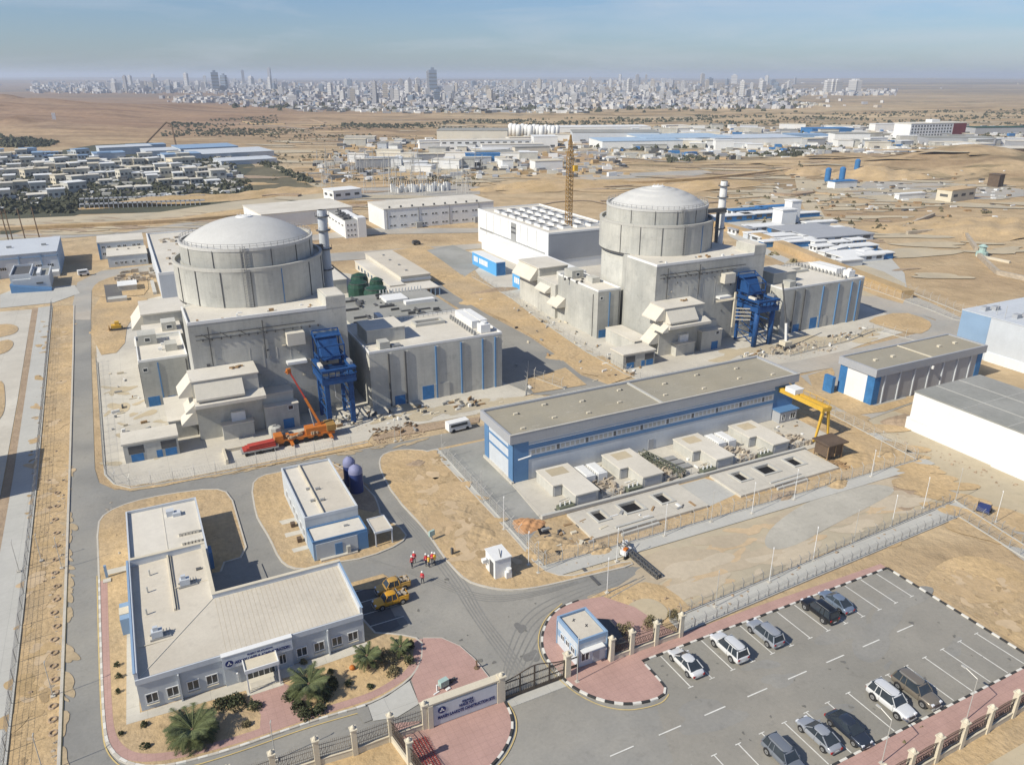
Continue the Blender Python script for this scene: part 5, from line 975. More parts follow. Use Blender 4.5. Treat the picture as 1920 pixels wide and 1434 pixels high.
fence_run('ornamental railing beside the paved forecourt running towards the viewer', [(15.0,56.3),(15.6,52.6),(16.2,48.9)], 'iron', skip=(0,))
fence_run('ornamental railing running right from the guardhouse to the last cream pillar', [(40.1,56.0),(42.7,55.95),(46.0,55.9),(49.4,55.8)], 'iron')
fence_run('long ornamental railing behind the pink pavement at lower right', [(52.4,31.0),(56.1,31.05),(59.9,31.1),(63.6,31.15),(67.6,31.2),(71.8,31.3),(75.9,31.4),(80,31.5)], 'iron')
t = thing('fallen_rack', 'rust red steel bar mats lying on the pink paving by the railing', 'steel mats', 17.5, 53, 0)
part('bars','red',t,lambda b:[b.tube((16.2+i*.28,50.4,.25),(16.0+i*.28,55.2,.25),.03,3) for i in range(8)]+[b.tube((16.1,50.4+i*.22,.3),(18.3,50.3+i*.22,.3),.025,3) for i in range(22)])
t = thing('sign_wall', 'cream entrance wall with pale board and dark blue project lettering', 'sign wall', 22.7, 56.1, 0)
bpart('wall','cream',t,(18.7,56.0,0,26.45,56.6,3.0)); bpart('coping','cream',t,(18.5,55.85,3.0,26.55,56.75,3.15)); bpart('side_frame','cream',t,(18.7,55.8,0,19.2,56.0,2.95),(26.2,55.8,0,26.45,56.0,2.95)); bpart('board','white_blue',t,(19.25,55.9,.25,26.15,56.0,2.7))
logo(t,20.15,55.86,2.0,.42); text('MARSIN LAAKOTE CANSTRUCTION SITE','lettering','letterblue',t,19.7,55.88,.95,.52,6.2); text('NUGÜK TÜV','lettering','letterblue',t,22.0,55.88,1.52,.5,1.6); text('GIGLIANINE','lettering','letterblue',t,22.3,55.88,2.0,.36,1.2)
t = thing('entrance_gate', 'black iron double sliding gate with arched top between cream pillars', 'gate', 30.6, 56.1, 0)
pillar_at(t,26.75,56.1,3.3,.62); pillar_at(t,34.55,56.1,3.0,.62); zt = lambda x: 2.35+.85*math.exp(-((x-30.6)/2.2)**2)+(.5 if x < 28 else .15)*0
bpart('bottom_rail','iron',t,(27.1,56.05,.1,34.2,56.17,.5)); part('top_rail','iron',t,lambda b:[b.tube((27.1+i*.355,56.1,zt(27.1+i*.355)),(27.1+(i+1)*.355,56.1,zt(27.1+(i+1)*.355)),.06) for i in range(20)]); 
for z in (1.2, 2.2): part('rail','iron',t,lambda b:b.tube((27.1,56.1,z),(34.2,56.1,z),.07))
for x in (27.1,28.9,30.6,32.4,34.2): part('post','iron',t,lambda b:b.box(x-.07,56.03,.1,x+.07,56.17,zt(x)))
part('scrollwork','cream',t,lambda b:[b.tube((27.2+i*.2,56.1,.5),(27.2+i*.2,56.1,zt(27.2+i*.2)),.03,3) for i in range(35)]+[b.tube((27.2+i*.2,56.1,z),(27.3+i*.2,56.1,z+.35),.03,3) for i in range(35) for z in (.7,1.4)])
bpart('side_gate','iron',t,(34.95,56.05,.1,35.0,56.15,2.3),(35.9,56.05,.1,35.95,56.15,2.3),(34.95,56.05,2.2,35.95,56.15,2.3),(35,56.08,.9,35.9,56.12,1.3))
# security fences
def yfence(label, pts, step=2.4, h=1.9, lean=.5, m='pole', wires=True, group='steel security fences', side=1):
    t = thing('security_fence', label, 'fence', pts[0][0], pts[0][1], 0, group)
    k = ('yf', h, lean, m)
    if k not in CACHE:
        o = MB().tube((0,0,0),(0,0,h),.05,4).tube((0,0,h),(0,lean,h+lean*.9),.04,4).build('post_tmp', m); CACHE[k] = o.data; bpy.data.objects.remove(o)
    R_ = resample(pts, step); w_ = MB()
    for i, p in enumerate(R_):
        q = R_[min(i+1,len(R_)-1)]; r0 = R_[max(i-1,0)]; a = math.atan2(q[1]-r0[1],q[0]-r0[0]) + (0 if side > 0 else pi); link('post', CACHE[k], t, (p[0]-pts[0][0],p[1]-pts[0][1],0), a)
    for a, c in zip(R_, R_[1:]):
        for z in ((.1,.55,1.0,1.45,h) if wires else (h*.5,h)): w_.tube((*a,z),(*c,z),.014,3)
        n = 8
        for i in range(n):
            f0, f1 = i/n, (i+1)/n; A_ = (a[0]+(c[0]-a[0])*f0, a[1]+(c[1]-a[1])*f0); B_ = (a[0]+(c[0]-a[0])*f1, a[1]+(c[1]-a[1])*f1); w_.tube((*A_,.1),(*B_,h),.008,3); w_.tube((*A_,h),(*B_,.1),.008,3)
    w_.build('wire_mesh', m, t)
    c_ = MB(); strip(c_, pts, .25, 0, .18); c_.build('footing', 'concrete2', t)
yfence('security fence on the near side of the hall lot from corner lamp to road', [(42.2,74.6),(112.6,73.4)])
yfence('security fence running from the hall lot corner up its left side', [(42.0,75.0),(42.1,94),(42.2,112.4)], side=-1)
yfence('security fence on the right side of the hall lot by the wide pale road', [(112.8,73.6),(115.0,97)])
yfence('inner security fence along the pale lot side of the patrol path', [(50.2,58.8),(78,60.2),(106,61.8)], m='grey', h=1.25, lean=.35, step=1.7)
yfence('outer security fence along the car park side of the patrol path', [(50.2,56.2),(80,57.6),(102.3,58.6)], m='grey', h=1.25, lean=.35, step=1.7)
yfence('security fence on the right edge of the patrol path going down the frame', [(106,61.8),(103.4,49.2),(101.4,30)], m='grey', h=1.25, lean=.35, step=1.7)
yfence('security fence on the left edge of the patrol path going down the frame', [(102.3,58.6),(100.6,48.4),(99,30)], m='grey', h=1.25, lean=.35, step=1.7)
yfence('fence along the far-left service road beside the sand strip', px((98,575),(69,900),(42,1150),(10,1434),(-8,1560)), step=3.4, m='grey')
yfence('fence around the nearer reactor forecourt following the cross road', px((182,680),(197,890),(214,908),(246,916),(300,908),(430,885),(540,862),(690,830)), step=3.2, wires=False)
yfence('fence along the plant road beside the farther reactor forecourt', px((885,520),(960,560),(1010,600),(1100,660),(1172,702),(1232,724)), step=3.0, wires=False)
yfence('fence along the far road right of the farther reactor unit', px((1560,520),(1640,545),(1740,580),(1790,600),(1920,620)), step=3.2)
yfence('second fence line beyond the far road right of the farther unit', px((1610,520),(1700,545),(1800,585),(1920,596)), step=3.2)
yfence('fence on the forecourt edge right of the far reactor unit', px((1480,668),(1590,640),(1640,620),(1720,640)), step=3.0, wires=False)
yfence('fence from the nearer hall to the plant road behind the striped hall', px((985,742),(990,705),(1060,730)), step=2.6, wires=False)
# lamp posts
def lamp(x, y, h, label, arm=None, m='pole', r=.05):
    t = thing('lamp_post', label, 'lamp post', x, y, 0, 'lamp posts')
    part('pole', m, t, lambda b: b.tube((x,y,0),(x,y,h),r,6,r2=r*.7))
    if arm: part('arm', m, t, lambda b: b.tube((x,y,h),(x+arm[0],y+arm[1],h+.35),.05,5)); part('lamp_head', m, t, lambda b: b.rbox(x+arm[0]*1.15, y+arm[1]*1.15, h+.28, .2, .5, .12))
    else: part('lamp_head', m, t, lambda b: b.tube((x,y,h),(x+.1,y+.1,h+.22),r*1.2,5))
    part('base', 'concrete', t, lambda b: b.box(x-.22,y-.22,0,x+.22,y+.22,.2))
lamp(*G(1811,1351), 5.3, 'white cranked lamp post behind the pink pavement, right of the tan SUV', (0,1.3))
lamp(*G(1652.5,1432.5), 5.4, 'white cranked lamp post in front of the dark sedan at the lower edge', (0,1.3))
lamp(35.1,54.9,5.8,'slim pale lamp post on pink paving in front of the guardhouse')
for i,(q,h,s) in enumerate([((902.6,942),5.2,'left of the striped hall, nearest its corner'),((944.6,993.6),5.2,'between hall corner and the reddish dug earth'),((991,1060),5,'beside the white site cabin at the lot corner'),((1009,1075),4.6,'at the very corner of the hall lot fence'),((1156,1053),5,'by the black cable bundle'),((1246,1005),5,'below the nearest basin slab opening'),((1333,979),5,'below the right end of the nearest basin slab'),((1409.5,963),5,'between the two basin slabs'),((1488.6,937),5,'below the far basin slab'),((1341,1138),5,'on the pale lot nearest the railing end'),((1442,1092),5,'on the pale lot above the white SUV'),((1524,1051),5,'on the pale lot above the black SUV'),((1600,1017),5,'on the pale lot by the grey stain'),((1671,988),5,'on the pale lot right of the grey stain'),((1731,953),5,'on the pale lot near the fence corner'),((1791,940),5.4,'tallest, on the patrol path corner'),((1866,980),5,'by the dark blue drum on the right'),((1633,894),4.6,'right of the brown timber cabin'),((1648,857),4.6,'on the right side fence of the hall lot'),((1138,1112),5,'on the small sand patch right of the junction')]):
    lamp(*G(*q), h, 'slim pale lamp post ' + s, m='white' if i % 3 else 'pole')
for q,h,s in [((116,1066),4.6,'upper'),((100,1306),4.4,'middle'),((82,1450),4.6,'lowest'),((36,1072),4.6,'leftmost'),((78,1052),4.0,'tilted')]: lamp(*G(*q), h, 'slim pale %s lamp post in the sand left of the main street' % s)
for q,h,s in [((1009,585),2.6,'beside the plant road fence'),((990,705),3.2,'where forecourt path meets plant road'),((741,828),4,'left of the pair by the cross road'),((752,826),4,'right of the pair by the cross road'),((829,862),4.5,'at the top corner of the hall lot'),((517,1425),4.6,'at the bottom edge by the street railing'),((1400,690),3.5,'by the pale garage of the farther unit'),((1700,660),4,'right of the farther unit'),((1130,1110),.5,'stub')][:8]: lamp(*G(*q), h, 'thin lamp post ' + s)
for i,q in enumerate([(20,465),(27,462),(51,462),(77,458)]): x,y=G(*q); t=thing('utility_pole','tall thin brown pole, %s behind the long pale blue building'%['first from left','second from left','third from left','rightmost'][i],'pole',x,y,0,'brown poles'); part('pole','bark',t,lambda b:b.tube((x,y,0),(x-.6,y+1,14),.25,5,r2=.18)); part('crossarm','bark',t,lambda b:b.tube((x-1.4,y+1,13),(x+.8,y+1,13),.12))

# ------------------------------------------------------------------ vehicles
def car_mat(name, rgb): mat(name, rgb, .28, .03, .5, .0, 3, metal=.25, spec=.5, coat=.6); M[name] = MATS[name]; return name
for n_, c_ in dict(car_white=(.78,.78,.76),car_silver=(.36,.38,.41),car_grey=(.20,.22,.25),car_black=(.012,.013,.016),car_navy=(.035,.045,.065),car_tan=(.22,.19,.15),car_blue=(.19,.24,.32),car_yellow=(.72,.36,.02),car_dull_yellow=(.62,.36,.08)).items(): car_mat(n_, c_)
for n_, c_ in dict(tail_lamp=(.35,.02,.02), head_lamp=(.7,.72,.75), grille=(.05,.05,.055)).items(): mat(n_, c_, .25, .02); M[n_] = MATS[n_]
def loft(b, st, closed=True, m=0):
    """st: list of rings (same number of points) -> skinned solid"""
    n = len(st[0]); vs = [p for r in st for p in r]; fs = []
    for j in range(len(st)-1):
        for i in range(n): a, c = j*n+i, j*n+(i+1)%n; fs.append((a, c, c+n, a+n))
    fs += [tuple(range(n))[::-1], tuple((len(st)-1)*n+i for i in range(n))]
    return b.add(vs, fs, m)
def subsurf(o, lv=2):
    md = o.modifiers.new('round', 'SUBSURF'); md.levels = lv; md.render_levels = lv; dg = bpy.context.evaluated_depsgraph_get(); me = bpy.data.meshes.new_from_object(o.evaluated_get(dg)); o.modifiers.clear(); old = o.data; o.data = me
    me.polygons.foreach_set('use_smooth', [True]*len(me.polygons)); return o
def build_car(kind, paint, label, cat='car'):
    """front towards +x, origin on the ground at the middle"""
    t = thing('parked_car' if kind != 'pickup' else 'pickup_truck', label, cat, 0, 0, 0, 'cars in the car park' if kind != 'pickup' else 'yellow pickups')
    if kind == 'sedan':
        Lh, W, H = 2.3, .90, 1.43; belt = [(-2.3,.62,.78),(-2.22,.80,.86),(-1.7,.98,.96),(-1.1,1.0,.99),(0,.95,1.0),(.9,.93,1.0),(1.5,.84,.97),(2.05,.72,.88),(2.27,.58,.76)]
        roofx = [(-1.75,-.98),(-1.0,-.55),( .25,.35),(1.05,1.0)]; cab = dict(b0=-1.85,t0=-.95,t1=.28,b1=1.15,zb=.93,zt=1.42,wt=.67); wb = 1.38; wr = .33
    elif kind == 'pickup':
        Lh, W, H = 2.5, .90, 1.75; belt = [(-2.5,.98,.96),(-2.4,1.06,1.0),(-1.0,1.06,1.0),(0,1.06,1.0),(1.0,1.05,1.0),(1.4,1.04,.99),(2.2,.96,.93),(2.46,.78,.84)]
        cab = dict(b0=-.85,t0=-.72,t1=.55,b1=1.15,zb=1.02,zt=1.74,wt=.66); wb = 1.5; wr = .38
    else:
        Lh, W, H = 2.42, .95, 1.82; belt = [(-2.42,.92,.88),(-2.34,1.08,.96),(-1.7,1.12,1.0),(0,1.1,1.0),(1.0,1.08,1.0),(1.4,1.06,.99),(2.1,.98,.93),(2.38,.80,.84)]
        cab = dict(b0=-2.3,t0=-2.0,t1=.45,b1=1.1,zb=1.06,zt=1.82,wt=.70); wb = 1.42; wr = .39
    zb0 = .26 if kind == 'sedan' else .34
    b = MB(); st = []
    for x, z, ww in belt:
        w_ = W*ww; st.append([(x,-w_*.80,zb0),(x,-w_*.98,zb0+.10),(x,-w_,(zb0+z)/2),(x,-w_*.97,z-.06),(x,-w_*.80,z),(x,0,z+.03),(x,w_*.80,z),(x,w_*.97,z-.06),(x,w_,(zb0+z)/2),(x,w_*.98,zb0+.10),(x,w_*.80,zb0),(x,0,zb0)])
    loft(b, st); body = subsurf(b.build('body', paint, t, local=True), 2)
    c = cab; g = MB(); wbm = W*.93
    def ring(x, z, w_): return (x, z, w_)
    xs0, xs1 = c['b0'], c['b1']
    def cabmesh(mb, e=0, roof=False):
        P = [(c['b0']+e, c['zb'], wbm-e), (c['b1']-e, c['zb'], wbm-e), (c['t1'], c['zt']-e, W*c['wt']/.9*.93), (c['t0'], c['zt']-e, W*c['wt']/.9*.93)]
        vs = [];
        for x, z, w_ in P: vs += [(x,-w_,z),(x,w_,z)]
        mb.add(vs, [(0,2,3,1),(4,6,7,5),(0,6,4,2),(1,3,5,7),(2,4,5,3),(0,1,7,6)])
        return P
    cabmesh(g); gl = g.build('windows', 'glass', t, local=True); P = cabmesh(MB())
    # roof, pillars and frames over the glass
    wt = P[2][2]; r_ = MB(); n = 6; rz = c['zt']
    st = []
    for x, dz, k in ((c['t0']-.12,-.10,.96),(c['t0']+.02,.0,1.0),((c['t0']+c['t1'])/2,.05,1.02),(c['t1']-.02,.0,1.0),(c['t1']+.14,-.09,.97)):
        w_ = wt*k+.04; st.append([(x,-w_,rz+dz-.05),(x,-w_*.9,rz+dz+.02),(x,0,rz+dz+.05),(x,w_*.9,rz+dz+.02),(x,w_,rz+dz-.05),(x,0,rz+dz-.06)])
    loft(r_, st); subsurf(r_.build('roof', paint, t, local=True), 1)
    pl = MB()
    def pillar(a, d, w0, w1, r=.045):
        for s in (-1, 1): pl.tube((a[0],s*w0,a[1]),(d[0],s*w1,d[1]),r,4)
    pillar((c['b1'],c['zb']),(c['t1'],rz),wbm,wt); pillar((c['b0'],c['zb']),(c['t0'],rz),wbm,wt,.08 if kind != 'sedan' else .06)
    mid = (c['t0']+c['t1'])/2+.05; pillar((mid,c['zb']),(mid-.05,rz),wbm+.005,wt+.01,.04)
    if kind == 'suv': pillar((c['b0']+.95,c['zb']),(c['t0']+.75,rz),wbm+.005,wt+.01,.05)
    for s in (-1, 1): pl.tube((c['b0'],s*wbm,c['zb']),(c['b1'],s*wbm,c['zb']),.035,4)
    pl.build('pillars', paint, t, local=True)
    if kind == 'suv': part('roof_rack', 'grey', t, lambda b: [b.tube((c['t0']+.2,s*wt*.85,rz+.1),(c['t1']-.2,s*wt*.85,rz+.1),.025,4) for s in (-1,1)])
    for s in (-1, 1):
        part('mirror', paint, t, lambda b: b.box(c['b1']-.35,s*(W+.02)-.09,c['zb']+.02,c['b1']-.2,s*(W+.02)+.09,c['zb']+.18))
        part('headlight', 'head_lamp', t, lambda b: b.box(Lh-.32,s*W*.60-.16,belt[-2][1]-.22,Lh-.06,s*W*.60+.16,belt[-2][1]-.06))
        part('tail_light', 'tail_lamp', t, lambda b: b.box(-Lh-.01,s*W*.70-.12,belt[0][1]-.18,-Lh+.22,s*W*.70+.12,belt[0][1]+.04))
        for x in (-wb, wb):
            wh = part('wheel', 'tire', t, lambda b: b.tube((x,s*(W-.18),wr),(x,s*(W+.015),wr),wr,16)); part('rim', 'rim', wh, lambda b: b.tube((x,s*(W+.0),wr),(x,s*(W+.025),wr),wr*.62,12)); part('hub', 'dgrey', wh, lambda b: b.tube((x,s*(W+.02),wr),(x,s*(W+.035),wr),wr*.2,8))
            part('wheel_arch', 'grille', t, lambda b: b.tube((x,s*(W-.3),wr+.03),(x,s*(W+.006),wr+.03),wr*1.16,16))
    part('grille', 'grille', t, lambda b: b.box(Lh-.1,-.36,.5,Lh+.0,.36,belt[-1][1]-.04)); part('bumper', paint if kind=='sedan' else 'grey', t, lambda b: b.box(Lh-.12,-W*.72,.3,Lh+.05,W*.72,.46))
    part('number_plate', 'frame', t, lambda b: (b.box(Lh+.04,-.22,.36,Lh+.06,.22,.46), b.box(-Lh-.02,-.22,.5,-Lh,.22,.6)))
    if kind == 'pickup':
        part('cargo_bed', 'grille', t, lambda b: b.box(-2.38,-W*.78,.98,-.95,W*.78,1.09)); part('bed_rail', paint, t, lambda b: (b.box(-2.46,-W*.92,1.0,-.9,-W*.76,1.2), b.box(-2.46,W*.76,1.0,-.9,W*.92,1.2), b.box(-2.5,-W*.9,1.0,-2.38,W*.9,1.2)))
        part('roll_bar', 'grey', t, lambda b: (b.tube((-1.0,-.7,1.1),(-1.0,-.6,1.75),.05), b.tube((-1.0,.7,1.1),(-1.0,.6,1.75),.05), b.tube((-1.0,-.6,1.75),(-1.0,.6,1.75),.05)))
        part('cargo', 'stone', t, lambda b: [b.rbox(random.uniform(-2.2,-1.2),random.uniform(-.5,.5),1.09,random.uniform(.3,.8),.25,random.uniform(.1,.4),random.uniform(0,3)) for _ in range(9)])
    part('door_line', 'grille', t, lambda b: [b.box(x-.008,s*(W+.002)-.012,zb0+.15,x+.008,s*(W+.002)+.002,c['zb']-.1) for s in (-1,1) for x in ((mid,c['b1']-.2,c['b0']+.8) if kind!='pickup' else (mid,c['b1']-.15,-.8))])
    return t
def place(t, x, y, deg): t.location = (x, y, Z2+.02); t.rotation_euler = (0, 0, R(deg))
CARS = [('sedan','car_white','white sedan nearest the guardhouse in the upper row',46.95,51.7,90,1),('suv','car_white','white SUV in the upper row between white sedan and silver estate',52.7,51.4,90,1),('suv','car_silver','silver grey estate SUV, third from the left in the upper row',58.0,51.4,90,.96),
 ('suv','car_black','black SUV in the upper row beside the pale blue sedan',66.8,51.6,90,.98),('sedan','car_blue','pale blue sedan parked right of the black SUV',70.0,52.0,90,.97),
 ('suv','car_white','white SUV in the lower row left of the tan SUV',62.05,37.7,-90,1.02),('suv','car_tan','tan brown SUV, rightmost car of the lower row',65.7,37.6,-90,1.02),('sedan','car_navy','dark navy sedan in the lower row facing the pink pavement',55.4,37.2,-90,1.02),('sedan','car_silver','silver sedan in the lower row left of the dark navy one',52.2,38.0,90,1),('suv','car_grey','grey hatchback SUV cut off by the lower edge of the frame',47.2,37.4,-90,.95)]
for k_, p_, l_, x, y, d, s_ in CARS:
    c = build_car(k_, p_, l_); place(c, x, y, d); c.scale = (s_, s_, s_)
c = build_car('pickup','car_yellow','bright yellow double-cab pickup, the lower one of the two','pickup'); place(c, 21.5, 76.4, 182); c.scale = (.88,.92,.92)
c = build_car('pickup','car_dull_yellow','dusty yellow pickup with pale bonnet and loaded bed, upper one','pickup'); place(c, 22.6, 78.9, 182); c.scale = (.88,.92,.92)
part('bonnet_sheet', 'frame', c, lambda b: b.box(1.3,-.6,1.03,2.2,.6,1.1))
def van(x, y, deg, label, l=4.6, m='white', h=1.9):
    t = thing('van', label, 'van', 0, 0, 0); part('body', m, t, lambda b: (b.add([(-l/2,-.85,.35),(l/2,-.85,.35),(l/2,.85,.35),(-l/2,.85,.35),(-l/2,-.8,h),(l/2-.5,-.8,h),(l/2-.5,.8,h),(-l/2,.8,h)],[(0,3,2,1),(4,5,6,7),(0,1,5,4),(1,2,6,5),(2,3,7,6),(3,0,4,7)])))
    part('windows','glass',t,lambda b:(b.box(-l/2+.4,-.88,1.1,l/2-.9,-.82,1.6), b.box(-l/2+.4,.82,1.1,l/2-.9,.88,1.6)))
    for sx_ in (-1,1):
        for sy_ in (-1,1): part('wheel','tire',t,lambda b:b.tube((sx_*l*.3,sy_*.7,.35),(sx_*l*.3,sy_*.88,.35),.35,10))
    t.location=(x,y,Z3); t.rotation_euler=(0,0,R(deg)); return t
van(*G(860,806), 4, 'white minibus on the cross road in front of the ribbed hall')
van(*G(62+115,1010), 90, 'x') if False else None
van(*G(158,517), 10, 'small pale van near the end of the main street', 3.4)
van(*G(781,459), 0, 'dark car on the far road behind the tan-roofed workshop', 3.2, 'dgrey', 1.4)
van(*G(1844,960), 20, 'dark blue drum cart beside the right security fence', 1.8, 'purple', 1.2)

# ------------------------------------------------------------------ people
def person(x, y, rz, label, jacket, trousers='navy', stride=.16, bag=False):
    t = thing('person', label, 'person', x, y, 0.02, 'people standing by the yellow pickups')
    V = [(0,0,.92),(0,0,1.15),(0,0,1.42),(0,.01,1.52),(0,.015,1.66), (.09,0,.86),(.10,stride*.5,.48),(.11,stride*.3,.08),(.11,stride*.3+.14,.04), (-.09,0,.86),(-.10,-stride*.3,.48),(-.11,-stride,.08),(-.11,-stride+.14,.04), (.20,0,1.42),(.25,-.03,1.15),(.26,.10,.92),(.26,.14,.84), (-.20,0,1.42),(-.25,-.03,1.15),(-.26,.06,.92),(-.26,.09,.84)]
    E_ = [(0,1),(1,2),(2,3),(3,4),(0,5),(5,6),(6,7),(7,8),(0,9),(9,10),(10,11),(11,12),(2,13),(13,14),(14,15),(15,16),(2,17),(17,18),(18,19),(19,20)]
    rad = [.15,.14,.15,.06,.105,.095,.065,.045,.04,.095,.065,.045,.04,.07,.052,.04,.045,.07,.052,.04,.045]
    me = bpy.data.meshes.new('body'); me.from_pydata(V, E_, []); o = link('body', me, t); md = o.modifiers.new('s','SKIN')
    for i, r_ in enumerate(rad): me.skin_vertices[0].data[i].radius = (r_, r_*.85)
    me.skin_vertices[0].data[0].use_root = True; o.modifiers.new('ss','SUBSURF').levels = 1
    dg = bpy.context.evaluated_depsgraph_get(); m2 = bpy.data.meshes.new_from_object(o.evaluated_get(dg)); o.modifiers.clear(); o.data = m2
    m2.materials.clear(); [m2.materials.append(M[q]) for q in (trousers, jacket, 'skin', 'tire')]
    for p in m2.polygons:
        z = p.center.z; ax = abs(p.center.x); p.use_smooth = True; p.material_index = 3 if z < .1 else (2 if z > 1.5 or (ax > .2 and z < .93) else (1 if z > .92 or ax > .19 else 0))
    part('helmet', 'helmet', t, lambda b: (b.lathe(x, y+.01, [(.15,1.72),(.13,1.72),(.125,1.78),(.08,1.86),(.01,1.88)], 12, cap=False)), True)
    part('vest', jacket, t, lambda b: b.lathe(x, y, [(.20,.98),(.205,1.2),(.2,1.4),(.1,1.48)], 12, cap=False), True); part('reflective_band', 'frame', t, lambda b: b.lathe(x, y, [(.21,1.12),(.212,1.18)], 12, cap=False))
    t.scale = (1.02,1.02,1.02); t.rotation_euler = (0,0,rz)
M['navy'] = M['navy'] if 'navy' in M else MATS['navy_trousers']
for i,(q,a,l_,v_) in enumerate([((772.8,1064),.3,'person in red jacket and white helmet, left front of the left pair','vestr'),((777,1056),2.6,'person in dark red jacket standing at the back of the left pair','vestr'),((799,1060),.2,'person in red and yellow vest, leftmost of the group of four','vestr'),((804.7,1063),1.0,'person in yellow vest in the middle of the group of four','vesty'),((811,1057),3,'person with red vest behind, third of the group of four','vestr'),((815.5,1058),4,'person in orange yellow vest, rightmost of the group of four','vesty'),((792.5,1093.5),2.2,'person in red jacket standing alone behind the upper pickup','vestr')]):
    person(*G(*q), a, l_, v_)

# ------------------------------------------------------------------ vegetation
def frond_mesh(L_, lift, n=13, droop=1.0, key='f'):
    k = (key, L_, lift)
    if k in CACHE: return CACHE[k]
    b = MB(); pts = []
    for i in range(n+1):
        s = i/n; pts.append(Vector((L_*s*(1-.18*s), 0, lift*L_*s - droop*.75*L_*s*s)))
    for a, c in zip(pts, pts[1:]): b.tube(a, c, .03, 3)
    for i in range(2, n*2):
        s = i/(n*2); p = pts[int(s*n)].lerp(pts[min(n,int(s*n)+1)], (s*n)%1); ln = .42*L_*(sin(pi*min(1,s*1.02))**.6)*.55+.08
        for sd in (-1, 1):
            q = p + Vector((ln*.55, sd*ln*.8, .10*ln - .25*ln*random.random())); w_ = .05
            b.add([p+Vector((-w_,0,0)), p+Vector((w_,0,.01)), q], [(0,1,2)])
    o = b.build('frond_tmp', 'leaf'); me = o.data; bpy.data.objects.remove(o); CACHE[k] = me; return me
def palm(x, y, h, L_, nf, label, name='palm_tree'):
    t = thing(name, label, 'palm tree', x, y, ZI, 'palms in the office garden')
    part('trunk', 'bark', t, lambda b: (b.lathe(x, y, [(.34,ZI),(.26,ZI+h*.5),(.30,ZI+h),(.1,ZI+h+.3)], 10), [b.rbox(x+.28*cos(k*2.4), y+.28*sin(k*2.4), ZI+.1+k*h/16, .16,.2,.14,k*2.4) for k in range(16)]))
    for i in range(nf):
        s = i/nf; me = frond_mesh(L_*(1.0 if i % 3 else .85), (1.15-1.25*s) if i % 2 else (1.0-1.1*s), droop=.55+.25*(i % 3)/2)
        o = link('frond', me, t, (random.uniform(-.06,.06), random.uniform(-.06,.06), h+.05), i*2.39996+random.uniform(-.2,.2)); o.rotation_euler[0] = random.uniform(-.15,.15)
x, y = G(364,1385); palm(x, y, .9, 3.0, 84, 'large bushy low palm with dense fronds in front of the office building')
x, y = G(582,1306); palm(x, y, 1.4, 2.7, 40, 'tall open palm with arching fronds beside the entrance path')
x, y = G(690,1252); palm(x, y, 1.4, 1.9, 34, 'slimmer palm near the orange ball by the right office corner')
x, y = G(752,1228); palm(x, y, .9, 1.5, 28, 'small palm at the edge of the rounded garden end')
def shrub(x, y, r, h, label, m='leaf2', n=160, name='shrub', group='garden shrubs', kind=None):
    t = thing(name, label, 'shrub', x, y, ZI, group)
    lob = [(random.uniform(0,6.28), random.uniform(.1,.55)*r, random.uniform(.45,.8)) for _ in range(6)]
    def f(b):
        for k_ in range(n*2):
            la, lr, lk = lob[k_ % 6]; cx0, cy0 = lr*cos(la), lr*sin(la)
            a, e, q = random.uniform(0,6.28), random.uniform(-.1,1.45), random.uniform(.55,1)**.5; p = Vector((x+cx0+r*lk*q*cos(a)*cos(e), y+cy0+r*lk*q*sin(a)*cos(e), ZI+h*(lk+.35)*q*max(0,sin(e))+.05))
            s = random.uniform(.06,.14)*(1+r*.2); d1 = Vector((random.uniform(-1,1),random.uniform(-1,1),random.uniform(-.4,1))).normalized()*s; d2 = d1.cross(Vector((random.uniform(-1,1),random.uniform(-1,1),.3))).normalized()*s
            b.add([p-d1*.6, p+d2*.5, p+d1, p-d2*.5], [(0,1,2,3)])
    part('foliage', m, t, f); part('stem', 'bark', t, lambda b: [b.tube((x,y,0),(x+r*.4*cos(k),y+r*.4*sin(k),h*.7),.03,3) for k in (0,1.5,3,4.4)])
SH = [((543,1310),.75,.9,'left'),((556,1330),.8,.85,'lower left'),((575,1345),.75,.8,'lowest'),((600,1335),.7,.8,'lower right'),((612,1310),.75,.9,'right'),((625,1288),.8,.9,'upper right'),((560,1295),.6,.8,'upper left')]
for q,r_,h_,s in SH: shrub(*G(*q), r_*1.15, h_*1.1, 'dark green round shrub around the tall open palm, %s one of the clump' % s, n=380)
